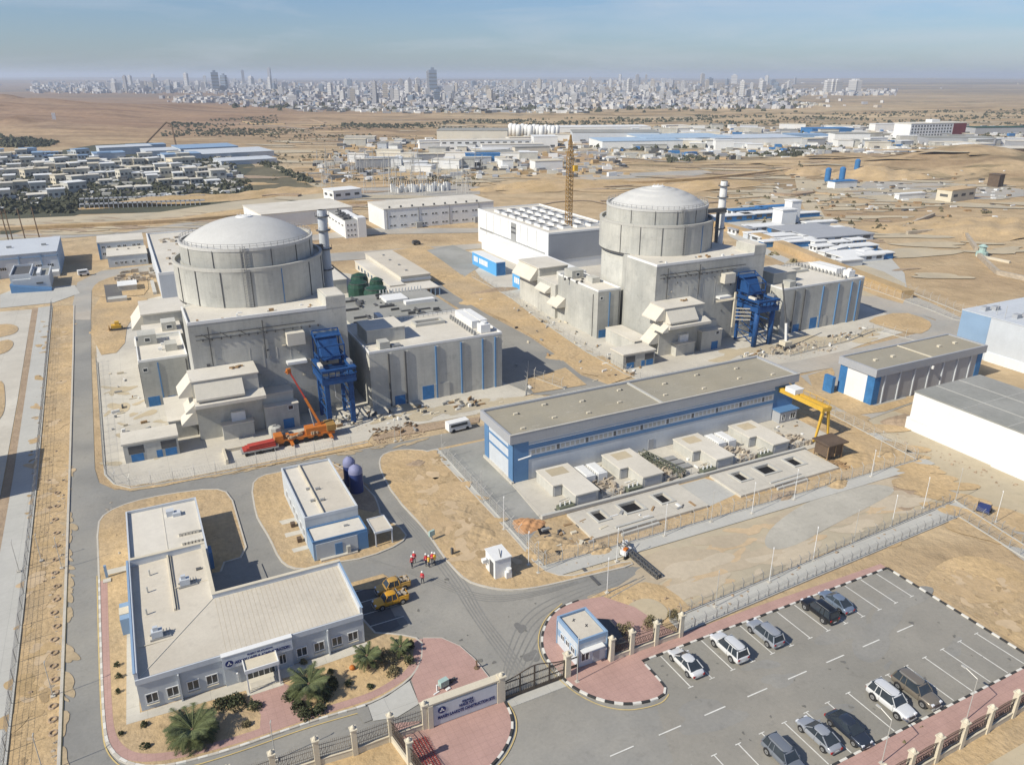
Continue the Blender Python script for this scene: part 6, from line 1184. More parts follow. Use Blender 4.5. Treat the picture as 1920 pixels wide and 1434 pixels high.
for q,r_,h_,s,m_,n_ in [((440,1325),1.5,1.0,'dark bush right of the large bushy palm','leaf2',420),((478,1330),.9,.6,'low olive bush by the pink entrance path','leaf2',200),((462,1362),.55,.45,'small olive bush near the painted kerb','leafd',160),((412,1330),1.1,.9,'dark bush between the large palm and the wall','leaf2',260),
   ((270,1362),.42,.45,'small spiky dark plant near the building corner','leaf2',120),((273,1402),.5,.4,'small dark plant near the rounded kerb corner','leaf2',130),((228,1378),.3,.3,'tiny plant on the sand by the left pavement','leaf2',60),((655,1285),.45,.4,'low plant beside the forked sapling','leaf2',130),((694,1291),.4,.35,'small plant near the pink pavement curve','leaf2',120),((720,1240),1.5,1.1,'bushy olive brown shrub beneath the slimmer palm','leafd',380),((735,1262),1.0,.6,'dry brown shrub on the garden edge','leafd',240),((770,1245),.6,.8,'dark upright shrub at the rounded garden end','leaf2',220),((770,1215),.5,.9,'dark shrub by the pale office steps','leaf2',200),((620,1262),.4,.4,'small shrub below the right office windows','leaf2',110),((570,1245),.45,.5,'dry shrub in front of the office wall','leafd',130),((219,1250),.35,.5,'upper seedling in the left sand bed','leaf2',80),((224,1272),.35,.5,'middle seedling in the left sand bed','leaf2',80),((222,1300),.3,.4,'lower seedling in the left sand bed','leaf2',70),
   ((1170,1190),1.1,1.4,'dry tangled shrub behind the railing by the guardhouse','leafd',300),((1215,1175),1.0,1.4,'dry tangled shrub behind the middle railing panel','leafd',300),((1262,1160),.8,1.1,'dry tangled shrub behind the last railing panel','leafd',220)]: shrub(*G(*q), r_, h_, s, m_, n_)
x, y = G(661,1256); t = thing('orange_ball','orange fallen container on the garden sand','container',x,y,ZI); part('body','orange',t,lambda b:b.lathe(x,y,[(.1,ZI),(.3,ZI+.1),(.33,ZI+.25),(.25,ZI+.4),(.06,ZI+.45)],12),True)
x, y = G(832,1290); t = thing('service_cabinet','pale teal service cabinet lying on the pink paving inside the gate','cabinet',x,y,ZI); part('body','teal',t,lambda b:b.rbox(x,y,ZI+.3,1.0,.6,.7,.2)); part('stand','frame',t,lambda b:(b.rbox(x-.8,y-.2,ZI,.15,.15,.8,.2),b.rbox(x-1.0,y-.5,ZI,.7,.15,.12,.3),b.rbox(x+.3,y-.5,ZI,.5,.3,.15,.3))); part('gear','dgrey',t,lambda b:[b.rbox(x+.7+k*.25,y+.2+.1*k,ZI,.2,.3,.5-.08*k,k) for k in range(4)])
x, y = G(894,1254); t = thing('gate_bollard','short rusty brown bollard on a round base at the kerb inside the gate','bollard',x,y,ZI); part('post','bark',t,lambda b:b.lathe(x,y,[(.35,ZI),(.3,ZI+.1),(.1,ZI+.2),(.09,ZI+.9),(.14,ZI+.95)],10))
x, y = G(810,1013); t = thing('road_sign','small pale blue sign box at the corner of the central sand','sign',x,y,0); part('panel','teal',t,lambda b:b.rbox(x,y,.8,.9,.3,.8,.3)); part('leg','pole',t,lambda b:b.rbox(x,y,0,.15,.15,.8,.3))
x, y = G(848,1040); t = thing('bollard','dark narrow bollard standing in the central sand','bollard',x,y,0); part('post','dgrey',t,lambda b:b.rbox(x,y,0,.3,.3,1.1,.3))
# crane boom section / cable bundle across the kerb
a, c = G(1172,1035), G(1235,1085)
t = thing('cable_bundle','black lattice boom section lying across the pale path','lattice section',a[0],a[1],0); part('lattice','dgrey',t,lambda b:(lattice(b,(a[0],a[1],.6),(c[0],c[1],.35),.6,10,.07)))
t = thing('drilling_rig','small white and dark tracked rig at the fence by the lattice section','rig',a[0],a[1],0); part('body','frame',t,lambda b:(b.rbox(a[0]-.3,a[1]-.6,.3,1.5,.9,.7,.4),b.rbox(a[0]+.4,a[1]+.7,.2,1.1,.7,.9,.9))); part('track','tire',t,lambda b:(b.rbox(a[0]-.3,a[1]-1.1,0,1.7,.3,.35,.4),b.rbox(a[0]-.3,a[1]-.1,0,1.7,.3,.35,.4))); part('cab','orange',t,lambda b:b.rbox(a[0]-.5,a[1]-.8,1,.6,.5,.3,.4)); part('arm','dgrey',t,lambda b:[b.tube((a[0]+random.uniform(-1,1),a[1]+random.uniform(-1,1),.9),(a[0]+random.uniform(-1.5,1.5),a[1]+random.uniform(-1,1.5),1.6),.05) for _ in range(9)])
# dug earth beside the hall lot
def mound(label, cx, cy, rx, ry, h, m, n=26, name='earth_mound', seed=0):
    rnd = random.Random(seed); b = MB(); vs = []; fs = []; ph = [rnd.uniform(0,6.28) for _ in range(8)]
    for j in range(n+1):
        for i in range(n+1):
            u_, v_ = -1+2*i/n, -1+2*j/n; d = math.hypot(u_,v_); e = max(0, 1-d*d*(1+.25*sin(3*math.atan2(v_,u_)+ph[0])))
            z = h*e**1.3*(1+.25*sin(u_*6+ph[1])*cos(v_*5+ph[2])) + e**.5*.18*h*sin(u_*13+ph[3])*sin(v_*12+ph[4])
            vs.append((cx+rx*u_, cy+ry*v_, z-.01))
    for j in range(n):
        for i in range(n): p = j*(n+1)+i; fs.append((p,p+1,p+n+2,p+n+1))
    b.add(vs, fs); o = b.build(name, m, smooth=True); return tag(o, label, None, None, 'structure')
for i,(q,rx,ry,h,m_) in enumerate([((990,985),2.6,2.2,.7,'wetdirt'),((1030,1020),3.6,2.4,.8,'sand'),((1080,1030),3,1.8,.5,'sand'),((1120,1030),2.4,1.6,.6,'sand'),((1000,1040),2.6,1.8,.5,'sand'),((1565,905),3,2,.6,'sand'),((1600,860),4,3,.5,'sand_red'),((780,870),2.4,1.6,.35,'dirt'),((905,1000),2.6,3.4,.4,'sand'),((870,960),2.2,3,.3,'sand'),((1470,930),3,1.2,.5,'dirt'),((1660,850),3,2,.4,'sand'),((1690,790),4,2.5,.8,'dirt'),((200,620),4,3,.3,'sand'),((1640,745),4,1.2,.3,'dirt'),((820,520),9,6,.8,'sand'),((905,565),7,5,.5,'sand'),((1060,668),5,3,.4,'sand'),((930,545),9,2,.7,'dirt'),((1010,530),8,1.2,.5,'dirt')]): g=G(*q); mound('mound of loose earth', g[0], g[1], rx, ry, h, m_, seed=i)
sheet('trench', px((1000,975),(1020,985),(1060,1035),(1048,1042),(1015,1010)), ZI*.7, 'pit_shade')  # flat sheet, the trench's inner shade painted as near-black
def rubble(label, pts, n, m, smin=.08, smax=.35, z=0, name='rubble'):
    """scatter of small stones inside a quadrilateral"""
    a, b_, c, d = [Vector(p) for p in pts]; b = MB()
    for _ in range(n):
        u_, v_ = random.random(), random.random(); p = a.lerp(b_, u_).lerp(d.lerp(c, u_), v_); s = random.uniform(smin, smax)*(.5+random.random()**3); b.blob(p.x, p.y, z-.02, s, s*random.uniform(.5,1), s*random.uniform(.4,.8), n=5, k=2, jit=.35)
    return tag(b.build(name, m), label, None, None, 'stuff')
RB = [(px((1005,1000),(1100,1010),(1150,1060),(1010,1070)),160,'stone'),(px((1060,990),(1300,940),(1310,965),(1090,1020)),150,'stone'),(px((1370,930),(1560,870),(1565,900),(1390,960)),150,'stone'),(px((72,700),(128,700),(118,1300),(30,1300)),260,'dirt'),(px((90,880),(125,880),(115,1434),(100,1434)),200,'stone'),(px((700,820),(800,795),(800,815),(700,835)),220,'dirt'),(px((1440,655),(1570,640),(1580,655),(1470,680)),140,'stone'),
 (px((720,860),(900,990),(930,1060),(830,1000)),160,'dirt'),(px((195,940),(240,930),(235,1060),(190,1060)),90,'stone'),(px((1100,1110),(1300,1120),(1310,1165),(1150,1160)),120,'dirt'),(px((175,540),(270,520),(280,560),(180,660)),120,'dirt'),(px((880,540),(960,560),(1100,690),(1000,640)),180,'dirt'),(px((1290,1150),(1560,1040),(1780,950),(1330,1150)),170,'dirt'),(px((590,790),(650,785),(700,800),(640,815)),120,'stone'),(px((690,770),(780,755),(790,790),(700,800)),60,'stone'),(px((1400,650),(1480,640),(1490,660),(1410,668)),120,'stone'),(px((1740,1060),(1900,1040),(1920,1230),(1800,1140)),40,'dirt'),(px((1600,1400),(1900,1300),(1920,1330),(1700,1434)),160,'leafd'),(px((1660,800),(1900,900),(1920,930),(1700,840)),90,'dirt'),(px((0,400),(170,405),(170,440),(0,440)),80,'dirt')]
for i,(p,n,m_) in enumerate(RB): rubble('loose stones and debris on the ground', p, n, m_, .06, .3)
rubble('dumped pale stones at the far reactor forecourt', px((1440,645),(1560,640),(1570,658),(1445,670)), 90, 'stone', .3, .9)
rubble('debris along the nearer forecourt fence', px((690,806),(780,790),(780,800),(695,822)), 90, 'bark', .15, .5)
def litter(region, n, label):
    a, b_, c, d = [Vector(p) for p in px(*region)]; MBs = {k: MB() for k in ('white','wood','dgrey','grey','cream')}
    for _ in range(n):
        u_, v_ = random.random(), random.random(); p = a.lerp(b_, u_).lerp(d.lerp(c, u_), v_); MBs[random.choice(list(MBs))].rbox(p.x, p.y, .05, random.uniform(.15,1.5), random.uniform(.1,.5), random.uniform(.08,.6), random.choice((0,.2,1.57,.7)))
    for k, v in MBs.items():
        if v.f: tag(v.build('site_litter', k), label, None, None, 'stuff')
litter(((700,775),(900,745),(905,765),(700,800)), 46, 'pallets, pipes and materials on the nearer forecourt')
litter(((600,790),(700,770),(700,790),(610,806)), 30, 'pallets and pipes below the nearer blue frame')
litter(((1380,665),(1520,640),(1530,655),(1390,675)), 46, 'materials below the farther blue frame')
litter(((1520,640),(1620,615),(1640,630),(1530,655)), 24, 'materials on the far forecourt')
litter(((1000,1000),(1100,975),(1130,1020),(1020,1030)), 26, 'timbers in the dug earth by the hall lot')
litter(((1090,980),(1300,940),(1310,955),(1100,1000)), 30, 'timbers and slabs below the basin slab')
litter(((200,700),(240,700),(330,880),(220,885)), 26, 'small materials on the left forecourt')
litter(((540,890),(1170,700),(1190,705),(900,560)), 30, 'small things beside the plant road')
litter(((960,580),(1170,700),(1230,700),(1000,570)), 40, 'small materials in the far forecourt')
litter(((1100,880),(1500,790),(1510,830),(1100,930)), 60, 'pipes and parts between the plant rooms')
# planting pits of the sand strip
t0 = thing('planting_pits','row of small dug planting pits along the main street','pits',*G(110,1100)); t0['kind']='stuff'; b = MB()
for i in range(19):
    x, y = G(106+6*random.uniform(-.6,.6)-(i*.3), 925+i*25); b.lathe(x, y, [(.5,0.02),(.42,.2),(.3,.2),(.25,.03)], 9, cap=False)
b.build('pit', 'dirt', t0)
for i in range(9): 
    x, y = G(108-i*1.0+random.uniform(-4,2), 960+i*48); 

# ------------------------------------------------------------------ left-hand buildings
t = thing('long_blue_building','long pale blue two-tone building with pilasters and small windows at far left','building',-35,300,0)
bpart('wall','white_blue',t,(-75,288.2,0,-21.2,316,7.2)); bpart('roof','white_blue',t,(-75.2,288,7.2,-21,316.2,7.4)); bpart('eave','lightblue',t,(-75,288.0,5.9,-21.0,288.2,6.2)); bpart('end_trim','lightblue',t,(-21.2,288,0,-21.0,316,7.2))
for i in range(9): bpart('pilaster','lightblue',t,(-26-i*6.2,287.9,0,-25.7-i*6.2,288.2,6.8))
for i in range(8): win(t,'S',-23.6-i*3.3,3.0,1.9,1.1,288.2,panes=3)
[bpart('roof_vent','grey',t,(x,300,7.4,x+1.4,301,8)) for x in (-26,-36,-47)]; bpart('annex','frame',t,(-25.5,284,0,-21.4,288,1.6))
t = thing('pump_house','dark blue-grey curved two-part pump house beside the main street','building',-28,272,0)
bpart('wall','wallblue',t,(-32.6,267,0,-23,281,3.6)); bpart('wall','wallblue',t,(-33.2,268,0,-27.8,283,4.4)); part('parapet','white_blue',t,lambda b:(hollow(b,-33.2,268,-27.8,283,4.4,5.0,.3),hollow(b,-27.8,267,-22.9,281,3.6,4.3,.3))); bpart('roof','dgrey',t,(-32.9,268.3,4.4,-28.1,282.7,4.45)); bpart('roof','roof_grey',t,(-27.5,267.3,3.6,-23.2,280.7,3.65)); bpart('duct','frame',t,(-26.4,270,3.65,-25.4,278,4.6)); bpart('vent','dgrey',t,(-26.6,266.9,1.9,-24.8,267,2.4),(-31,267.9,1.4,-29.4,268,1.9))
part('ramp_wall','trimblue',t,lambda b:b.add([(-33.4,266,0),(-22.8,264,0),(-22.8,267,0),(-33.4,268,0),(-33.4,266,2.4),(-22.8,264,.4),(-22.8,267,.6),(-33.4,268,2.6)],[(0,3,2,1),(4,5,6,7),(0,1,5,4),(1,2,6,5),(2,3,7,6),(3,0,4,7)]))
t = thing('blue_office','two-storey pale blue office with grouped windows and lower front block, far left','office',-3,305,0)
bpart('wall','wallblue',t,(-9.6,305,0,5.0,318,5.7)); bpart('roof','roof',t,(-9.8,304.8,5.7,5.2,318.2,6.1)); bpart('front_block','wallblue',t,(-7,290.3,0,5.2,304.9,3.6)); bpart('front_roof','roof',t,(-7.2,290.1,3.6,5.4,304.9,3.85)); bpart('corner_trim','trimblue',t,(-9.7,304.9,0,-9.0,305,5.7))
for i,x in enumerate((-8,-6.2,-3.0,-1.2,1.8,3.4)):
    for z in (1.9,4.2): win(t,'S',x,z,1.2,1.0,305)
for x in (-4.6,-3.0,-1.6,.6,3.0,4.2): win(t,'S',x,1.3,.9,1.0,290.3)
for i in range(3): bpart('roof_vent','dgrey',t,(-4+i*3.5,300,3.85,-3.4+i*3.5,300.6,4.1))
t = thing('yard_equipment','grey valve house with white roof and pipe manifolds in the left sand yard','pump station',-2,245,0)
x,y=G(244,545); bpart('wall','wall_conc',t,(x-3,y,0,x+2,y+6,1.6)); bpart('roof','white',t,(x-3.2,y-.2,1.6,x+2.2,y+6.2,1.8)); x2,y2=G(232,565); bpart('tank','wall_conc',t,(x2-4,y2,0,x2+1,y2+3,1.0)); part('manifold','stone',t,lambda b:[b.rbox(x+random.uniform(-4,9),y+random.uniform(10,26),0,random.uniform(.5,3),random.uniform(.3,.8),random.uniform(.3,1.5),random.choice((0,1.57,.3))) for _ in range(46)])
bpart('trough','concrete2',t,(x+6,y-8,0,x+7,y+8,.7),(x+9.4,y-8,0,x+10.2,y+8,.7))
for i,(q,s) in enumerate([((232,935-285),'yellow'),((0,0),'')][:1]): pass
t = thing('bulldozer','small yellow tracked bulldozer on the left sand bed','bulldozer',*G(222,618)); x,y=G(222,618); bpart('body','yellow',t,(x-1.5,y-.9,.5,x+.8,y+.9,1.4)); bpart('cab','yellow',t,(x-.6,y-.6,1.4,x+.4,y+.6,2.2)); part('blade','rust',t,lambda b:b.box(x-2.1,y-1.2,.1,x-1.9,y+1.2,1.1)); [bpart('track','dgrey',t,(x-1.6,y+o,0,x+1.1,y+o+.4,.6)) for o in (-1.1,.7)]
t = thing('left_yard_building','plain building at the left frame edge beside the service road','building',*G(-60,960)); g=G(-40,935); bpart('wall','wallblue',t,(g[0]-14,g[1]-2,0,g[0],g[1]+14,6.5)); bpart('roof','roof',t,(g[0]-14.2,g[1]-2.2,6.5,g[0]+.2,g[1]+14.2,6.7))

# ------------------------------------------------------------------ buildings between the site and the desert
t = thing('long_white_block','long white two-storey block with paired windows behind the turbine hall','building',120,325,0)
bpart('wall','white',t,(97.5,315.2,0,148,338,8.3)); bpart('roof','roof',t,(97.3,315,8.3,148.2,338.2,8.6))
for i in range(10):
    for z in (1.4,5.2):
        for o in (0,1.5): win(t,'S',100.4+i*4.7+o,z,1.2,.9,315.2)
for i in range(4): bpart('downpipe','grey',t,(98.6+i*14,315.0,0,98.9+i*14,315.2,8.3))
for i in range(9): bpart('roof_vent','dgrey',t,(100+i*5,316,8.6,100.7+i*5,316.6,9.4))
bpart('stair','grey',t,(111,313,0,113.5,315,2.4),(138,313,0,140.5,315,2.6))
t = thing('white_office','small white three-storey block with square windows right of the nearer stack','office',82,315,0)
bpart('wall','white',t,(77.9,303.8,0,86.2,332,6.8)); bpart('stair_tower','white',t,(83,303.6,0,86.3,309,7.8)); bpart('roof','roof_grey',t,(78.1,304,6.8,82.9,331.8,6.95))
for i in range(3):
    for z in (1.2,3.2,5.2): win(t,'S',78.9+i*1.4,z,.8,.9,303.8)
for i in range(5): win(t,'W',308+i*5,4.6,2.6,.8,77.9)
part('roof_clutter','dgrey',t,lambda b:[b.rbox(random.uniform(78.6,82.6),random.uniform(306,330),6.95,random.uniform(.4,1.6),random.uniform(.4,1.6),random.uniform(.3,1),random.uniform(0,3)) for _ in range(22)])
def simple(label, q, w_, d_, h_, wall='white', roof='roof', rz=0, name='shed', cat='shed', group=None, windows=0, z0=0, doorm=None):
    x, y = G(*q) if len(q) == 2 and (abs(q[0]) > 0) else q
    z0 = relief(x, y)-.2; t = thing(name, label, cat, x, y, z0, group, rz)
    k = (round(w_,1), round(d_,1), round(h_,1), wall, roof, windows)
    if k not in CACHE:
        a = MB().box(-w_/2,-d_/2,0,w_/2,d_/2,h_).build('a', wall); r_ = MB().box(-w_/2-.3,-d_/2-.3,h_,w_/2+.3,d_/2+.3,h_+.35).build('b', roof); wm = None
        if windows:
            b = MB(); rows = max(1, int(h_/3.2)); n = windows
            for j in range(rows):
                for i in range(n):
                    x_ = -w_/2+(i+.5)*w_/n; z_ = (j+.45)*h_/rows; b.box(x_-w_/n*.26,-d_/2-.06,z_,x_+w_/n*.26,-d_/2,z_+min(1.3,h_/rows*.45))
            nd = max(1, int(d_/w_*n))
            for j in range(rows):
                for i in range(nd): y_ = -d_/2+(i+.5)*d_/nd; z_ = (j+.45)*h_/rows; b.box(-w_/2-.06,y_-d_/nd*.26,z_,-w_/2,y_+d_/nd*.26,z_+min(1.3,h_/rows*.45))
            wm = []
            for j0 in range(0, len(b.v), 8):
                q8 = b.v[j0:j0+8]; lo = q8[0]; dims = tuple(round(q8[6][i_]-lo[i_], 2) for i_ in range(3)); kk = ('wb', dims)
                if kk not in CACHE: wo = MB().box(0,0,0,*dims).build('c', 'dgrey'); CACHE[kk] = wo.data; bpy.data.objects.remove(wo)
                wm.append((lo, CACHE[kk]))
        CACHE[k] = (a.data, r_.data, wm); bpy.data.objects.remove(a); bpy.data.objects.remove(r_)
    A_, B_, W_ = CACHE[k]; link('wall', A_, t); link('roof', B_, t)
    for q_, mw in (W_ or []): link('window', mw, t, q_)
    return t
FAZ = -YAW
simple('pale flat white depot behind the nearer dome on the left', (560,412), 40, 30, 6, 'white','roof', .1,'depot','depot')
simple('white arched hut between the nearer stack and the substation', (643,372), 16, 12, 5, 'white','white', .2,'hut','hut', windows=3)
# village left
rnd = random.Random(3); nm = 0; ORD = 'zeroth first second third fourth fifth sixth seventh eighth ninth tenth eleventh twelfth thirteenth fourteenth fifteenth sixteenth seventeenth eighteenth nineteenth twentieth'.split() + ['%s-%s' % (a_, b_) for a_ in ('twenty','thirty','forty','fifty','sixty') for b_ in 'zeroth first second third fourth fifth sixth seventh eighth ninth'.split()][1:] + ['farthest'] * 30
sheet('village_ground', px((0,445),(0,300),(180,272),(400,262),(530,345),(560,385),(330,398),(150,402)), .05, 'scrubfar')
sheet('road', px((352,303),(372,300),(455,352),(440,356)), .12, 'roadgrey'); sheet('road', px((425,280),(440,276),(620,352),(606,356)), .12, 'lot'); sheet('field', px((440,345),(480,312),(520,312),(590,352),(480,358)), .1, 'scrub')
rows = [(292,7,-20,190),(300,9,-10,360),(311,10,-20,370),(322,11,-20,400),(333,12,-25,420),(346,13,-30,430),(360,15,-30,320),(376,16,-30,120)]
for ri,(yy,st_,xa_,xb_) in enumerate(rows):
    x_ = xa_ + rnd.uniform(0,10); kv = 0
    while x_ < xb_:
        if rnd.random() < .86:
            g = (x_, yy+rnd.uniform(-2,2)); kv += 1; s = rnd.uniform(.8,1.25); blue = ri < 2 and rnd.random() < .6
            simple('%s flat-roofed villa, %s from the left in the %s row of the walled estate' % ('bluish' if blue else 'pale', ORD[kv], ['rearmost','second rearmost','third rearmost','upper middle','lower middle','third front','second front','foremost'][ri]), g, round(8.5*s), round(7*s), rnd.choice((3.2,5.6)), rnd.choice(('wallblue','white_blue')) if blue else rnd.choice(('wall_conc','cream','creamwall','wall_conc')), rnd.choice(('roof','white','cream')) if not blue else 'lightblue', rnd.choice((.06,.1,1.6,.45)), 'villa','house','villas in the walled estate', windows=3); nm += 1
        x_ += 2*st_*rnd.uniform(.85,1.25)
for q,w_,d_,h_ in [((235,288),40,24,6),((205,298),22,18,5),((275,282),30,16,5),((385,285),46,40,5),((430,292),60,46,4),((460,305),40,26,3),((340,300),26,18,5),((300,292),24,30,5)]:
    simple('%s-size pale blue roofed shed, %s along the back of the walled estate' % ('large' if w_ > 32 else 'medium' if w_ > 24 else 'small', {235:'second',205:'first',275:'third',385:'sixth',430:'seventh',460:'last',340:'fifth',300:'fourth'}[q[0]]), q, w_, d_, h_, 'white_blue', 'lightblue' if w_ % 4 else 'white_blue', .1, 'estate_shed','shed','blue roofed estate sheds')
x,y=G(300,392); t = thing('solar_shades','rows of grey tilted shade panels along the sand road at left','shade canopy',*G(265,385))
for j in range(2):
    for i in range(26):
        g=G(150+i*9.0, 393-i*.32-j*9); bpart('shade_panel','grey',t,(g[0],g[1],2.0+j*.4,g[0]+2.7,g[1]+5,2.2+j*.4)); bpart('post','frame',t,(g[0],g[1],0,g[0]+.3,g[1]+.3,2))
def trees(label, region, n, smin, smax, m='scrubfar', name='tree_belt'):
    a, b_, c, d = [Vector(p) for p in region]; b = MB()
    for _ in range(n):
        u_, v_ = random.random(), random.random(); p = a.lerp(b_, u_).lerp(d.lerp(c, u_), v_); s = random.uniform(smin, smax); z = relief(p.x, p.y)
        q_ = math.sin(p.x*.031+p.y*.017)+math.sin(p.y*.043-p.x*.012)
        if q_ < random.uniform(-.9, .5): continue
        b.blob(p.x, p.y, z-.3, s, s*random.uniform(.7,1.2), s*random.uniform(.7,1.3), n=6, k=2, jit=.4)
    return tag(b.build(name, m), label, None, None, 'stuff')
trees('dark trees between the villas of the walled estate', px((-20,400),(480,360),(430,290),(-20,305)), 3600, .8, 2.2)
trees('dense dark tree row on the front edge of the walled estate', px((-20,405),(140,400),(160,372),(-20,372)), 380, 1, 2.6)
trees('trees along the estate access road', px((430,285),(610,360),(625,355),(440,278)), 300, 1, 2.4)
trees('dark scrub field beyond the estate', px((300,258),(520,262),(520,222),(330,232)), 900, .8, 2.1)
trees('dark green field at far left', px((-10,288),(60,286),(110,268),(-10,258)), 500, 1.5, 3.5)
trees('scrub belt in front of the city on the left', px((350,262),(700,258),(700,238),(420,240)), 700, .8, 2.0, 'scrub')
trees('scattered scrub in the desert middle ground', px((500,345),(1000,300),(1000,248),(500,262)), 900, .5, 1.6, 'scrub')
trees('tree belt behind the industrial zone', px((640,240),(1920,258),(1920,205),(640,232)), 3600, .9, 2.6)
trees('dark tree belt along the blue roofed warehouses', px((1100,278),(1500,300),(1520,288),(1180,262)), 900, 1.2, 3.2)
trees('tree row below the blue warehouses', px((1250,306),(1560,285),(1560,276),(1250,294)), 420, 1, 2.4)
trees('trees around the white hotel', px((1540,276),(1920,284),(1920,250),(1540,258)), 420, .8, 2.2)
trees('dry bushes in the sand right of the farther dome', px((1300,360),(1520,470),(1640,460),(1500,300)), 120, .5, 1.7, 'scrub')
trees('dry bushes on the right-hand sand slopes', px((1500,420),(1920,440),(1920,350),(1560,360)), 90, .4, 1.5, 'scrub')
trees('dry scrub along the right-hand track', px((1570,430),(1760,440),(1900,410),(1700,425)), 160, .5, 1.5, 'scrub')
trees('row of small dry trees on the embankment behind the farther unit', px((1430,470),(1540,500),(1640,545),(1440,478)), 26, .8, 1.5, 'leafd')
trees('scrub behind the long white block', px((560,370),(900,350),(900,325),(560,340)), 700, .4, 1.3, 'scrub')
for q in [((640,255),(760,330)),((0,0),(0,0))][:1]: pass
# mid-distance earthworks and tracks
for nm_,p,m_ in [('sand_road',((0,412),(300,398),(480,372),(620,352),(640,358),(500,385),(320,412),(0,426)),'lot'),('sand_road',((0,440),(240,435),(330,420),(560,398),(560,404),(340,432),(0,455)),'roadgrey'),('desert_track',((1490,300),(1515,298),(1530,330),(1520,360),(1560,430),(1600,470),(1560,470),(1520,420),(1490,350)),'lot'),
  ('gravel_yard',((1500,345),(1560,300),(1640,320),(1640,360),(1560,372)),'lot'),('pale_flat',((1580,372),(1640,330),(1920,350),(1920,375),(1700,372)),'roadgrey'),('gravel_yard',((700,330),(760,292),(960,300),(1000,318),(860,342)),'lot'),('pale_flat',((640,355),(780,345),(900,345),(900,372),(700,378),(620,372)),'roadgrey'),('gravel_yard',((950,290),(1060,285),(1180,300),(1160,325),(1000,318)),'dirt'),('road',((700,428),(930,428),(930,436),(700,440),(400,470),(400,462)),'roadgrey'),
  ('road',((1060,330),(1300,320),(1500,296),(1700,280),(1700,286),(1500,304),(1300,330),(1060,340)),'roadgrey'),('camp_yard',((1340,430),(1360,385),(1500,385),(1640,450),(1720,540),(1640,560),(1480,500)),'concrete2'),('gravel_yard',((1440,520),(1600,560),(1720,545),(1640,500),(1500,470)),'lot'),('embankment',((1400,432),(1440,445),(1560,495),(1700,555),(1690,575),(1540,512),(1420,460)),'sand'),('concrete_yard',((1000,245),(1920,262),(1920,300),(1480,292),(1080,300)),'lot')]:
    sheet(nm_, px(*p), .06, m_, 1 if 'road' not in nm_ else 0)
for p,h_ in [(((1340,425),(1440,455),(1560,505),(1700,560)),2.4),(((0,432),(330,418),(560,396)),1.4),(((1100,348),(1300,340),(1480,320)),1.5)]:
    b = MB(); strip(b, smooth_line(px(*p),2), 4, 0, h_); tag(b.build('embankment','sand_red'), kind='structure')
for i,(q,rx,ry,h_,m_) in enumerate([((1830,318),46,34,8,'sand'),((1640,330),40,30,5,'sand'),((1520,325),26,18,3,'sand_red'),((1330,350),40,14,3,'sand_red'),((1080,350),50,12,3,'sand_red'),((760,330),30,10,2,'sand_red'),((520,365),40,10,3,'sand_red'),((350,378),50,9,3,'sand_red'),((1850,430),36,20,4,'sand'),((1730,425),30,12,2,'sand'),((1000,350),40,9,3,'sand'),((1460,390),14,10,2,'sand_red'),((480,400),40,9,2,'sand')]):
    g=G(*q); mound('sand hill', g[0], g[1], rx, ry, h_, m_, 30, 'sand_hill', 50+i)
# camp right of the farther unit
CP_ = [((1400,402),24,6,3,'white','blue','back row, left'),((1455,396),26,6,3,'white','blue','back row, right'),((1370,415),26,6,3.4,'blue','white','second row, by the stack'),((1425,410),26,7,3.4,'blue','white','second row, centre'),((1468,425),9,8,9,'white','white','tall white twin tower block of the camp'),((1482,420),6,6,12,'white','white','taller white tower block of the camp'),((1430,432),20,8,2.6,'white_blue','frame','third row, left'),((1500,438),30,14,3,'blue','greyclad','wide grey roof in the camp centre'),((1560,448),34,18,3,'white_blue','greyclad','widest grey roof on the camp right side'),((1540,470),10,5,2.4,'white','white','by the parked lorries, left'),((1570,462),12,5,2.4,'white','white','by the parked lorries, right'),((1600,458),10,5,2.4,'blue','white','at the camp corner'),((1610,470),16,6,2.6,'blue','frame','beside the gravel area'),((1600,486),22,12,2.6,'white_blue','white','lowest, beside the pale yard'),((1450,450),22,8,2.4,'white_blue','frame','fourth row, left'),((1390,438),12,7,2.6,'white','greyclad','fourth row, by the dry bushes')]
for q,w_,d_,h_,a_,b__,s in CP_: simple('site camp building, '+s, q, w_*.8, d_*.8, h_*.85, a_, b__, -.12, 'camp_building','camp building','site camp buildings', windows=4 if h_ < 6 else 0)
for i,(q,s_) in enumerate([((1415,446),'left end'),((1445,462),'left front'),((1475,458),'left middle'),((1500,462),'centre front'),((1525,450),'centre'),((1560,436),'back right'),((1535,425),'back centre'),((1505,408),'rear'),((1590,498),'far right front'),((1640,486),'right tip')]): simple('narrow blue-edged cabin row, %s of the site camp' % s_, q, rnd.choice((9,13,16)), 3.2, 2.3, 'blue' if i % 2 else 'white_blue', 'white', -.12, 'cabin_row','cabin','narrow site camp cabins')
for i,q in enumerate([(1556,455),(1570,476),(1535,463),(1548,482),(1590,472),(1620,480),(1520,457)]): simple('small lorry or container parked in the camp yard, number %d from the left is hidden partly' % i if False else 'small pale container in the camp yard %s' % ['by the grey roof','near the lower edge','left side','below the white sheds','beside the blue block','at the right rim','by the vehicles'][i], q, 6, 2.6, 2.4, 'white','white', -.12+.3*(i%2),'container','container','camp containers')
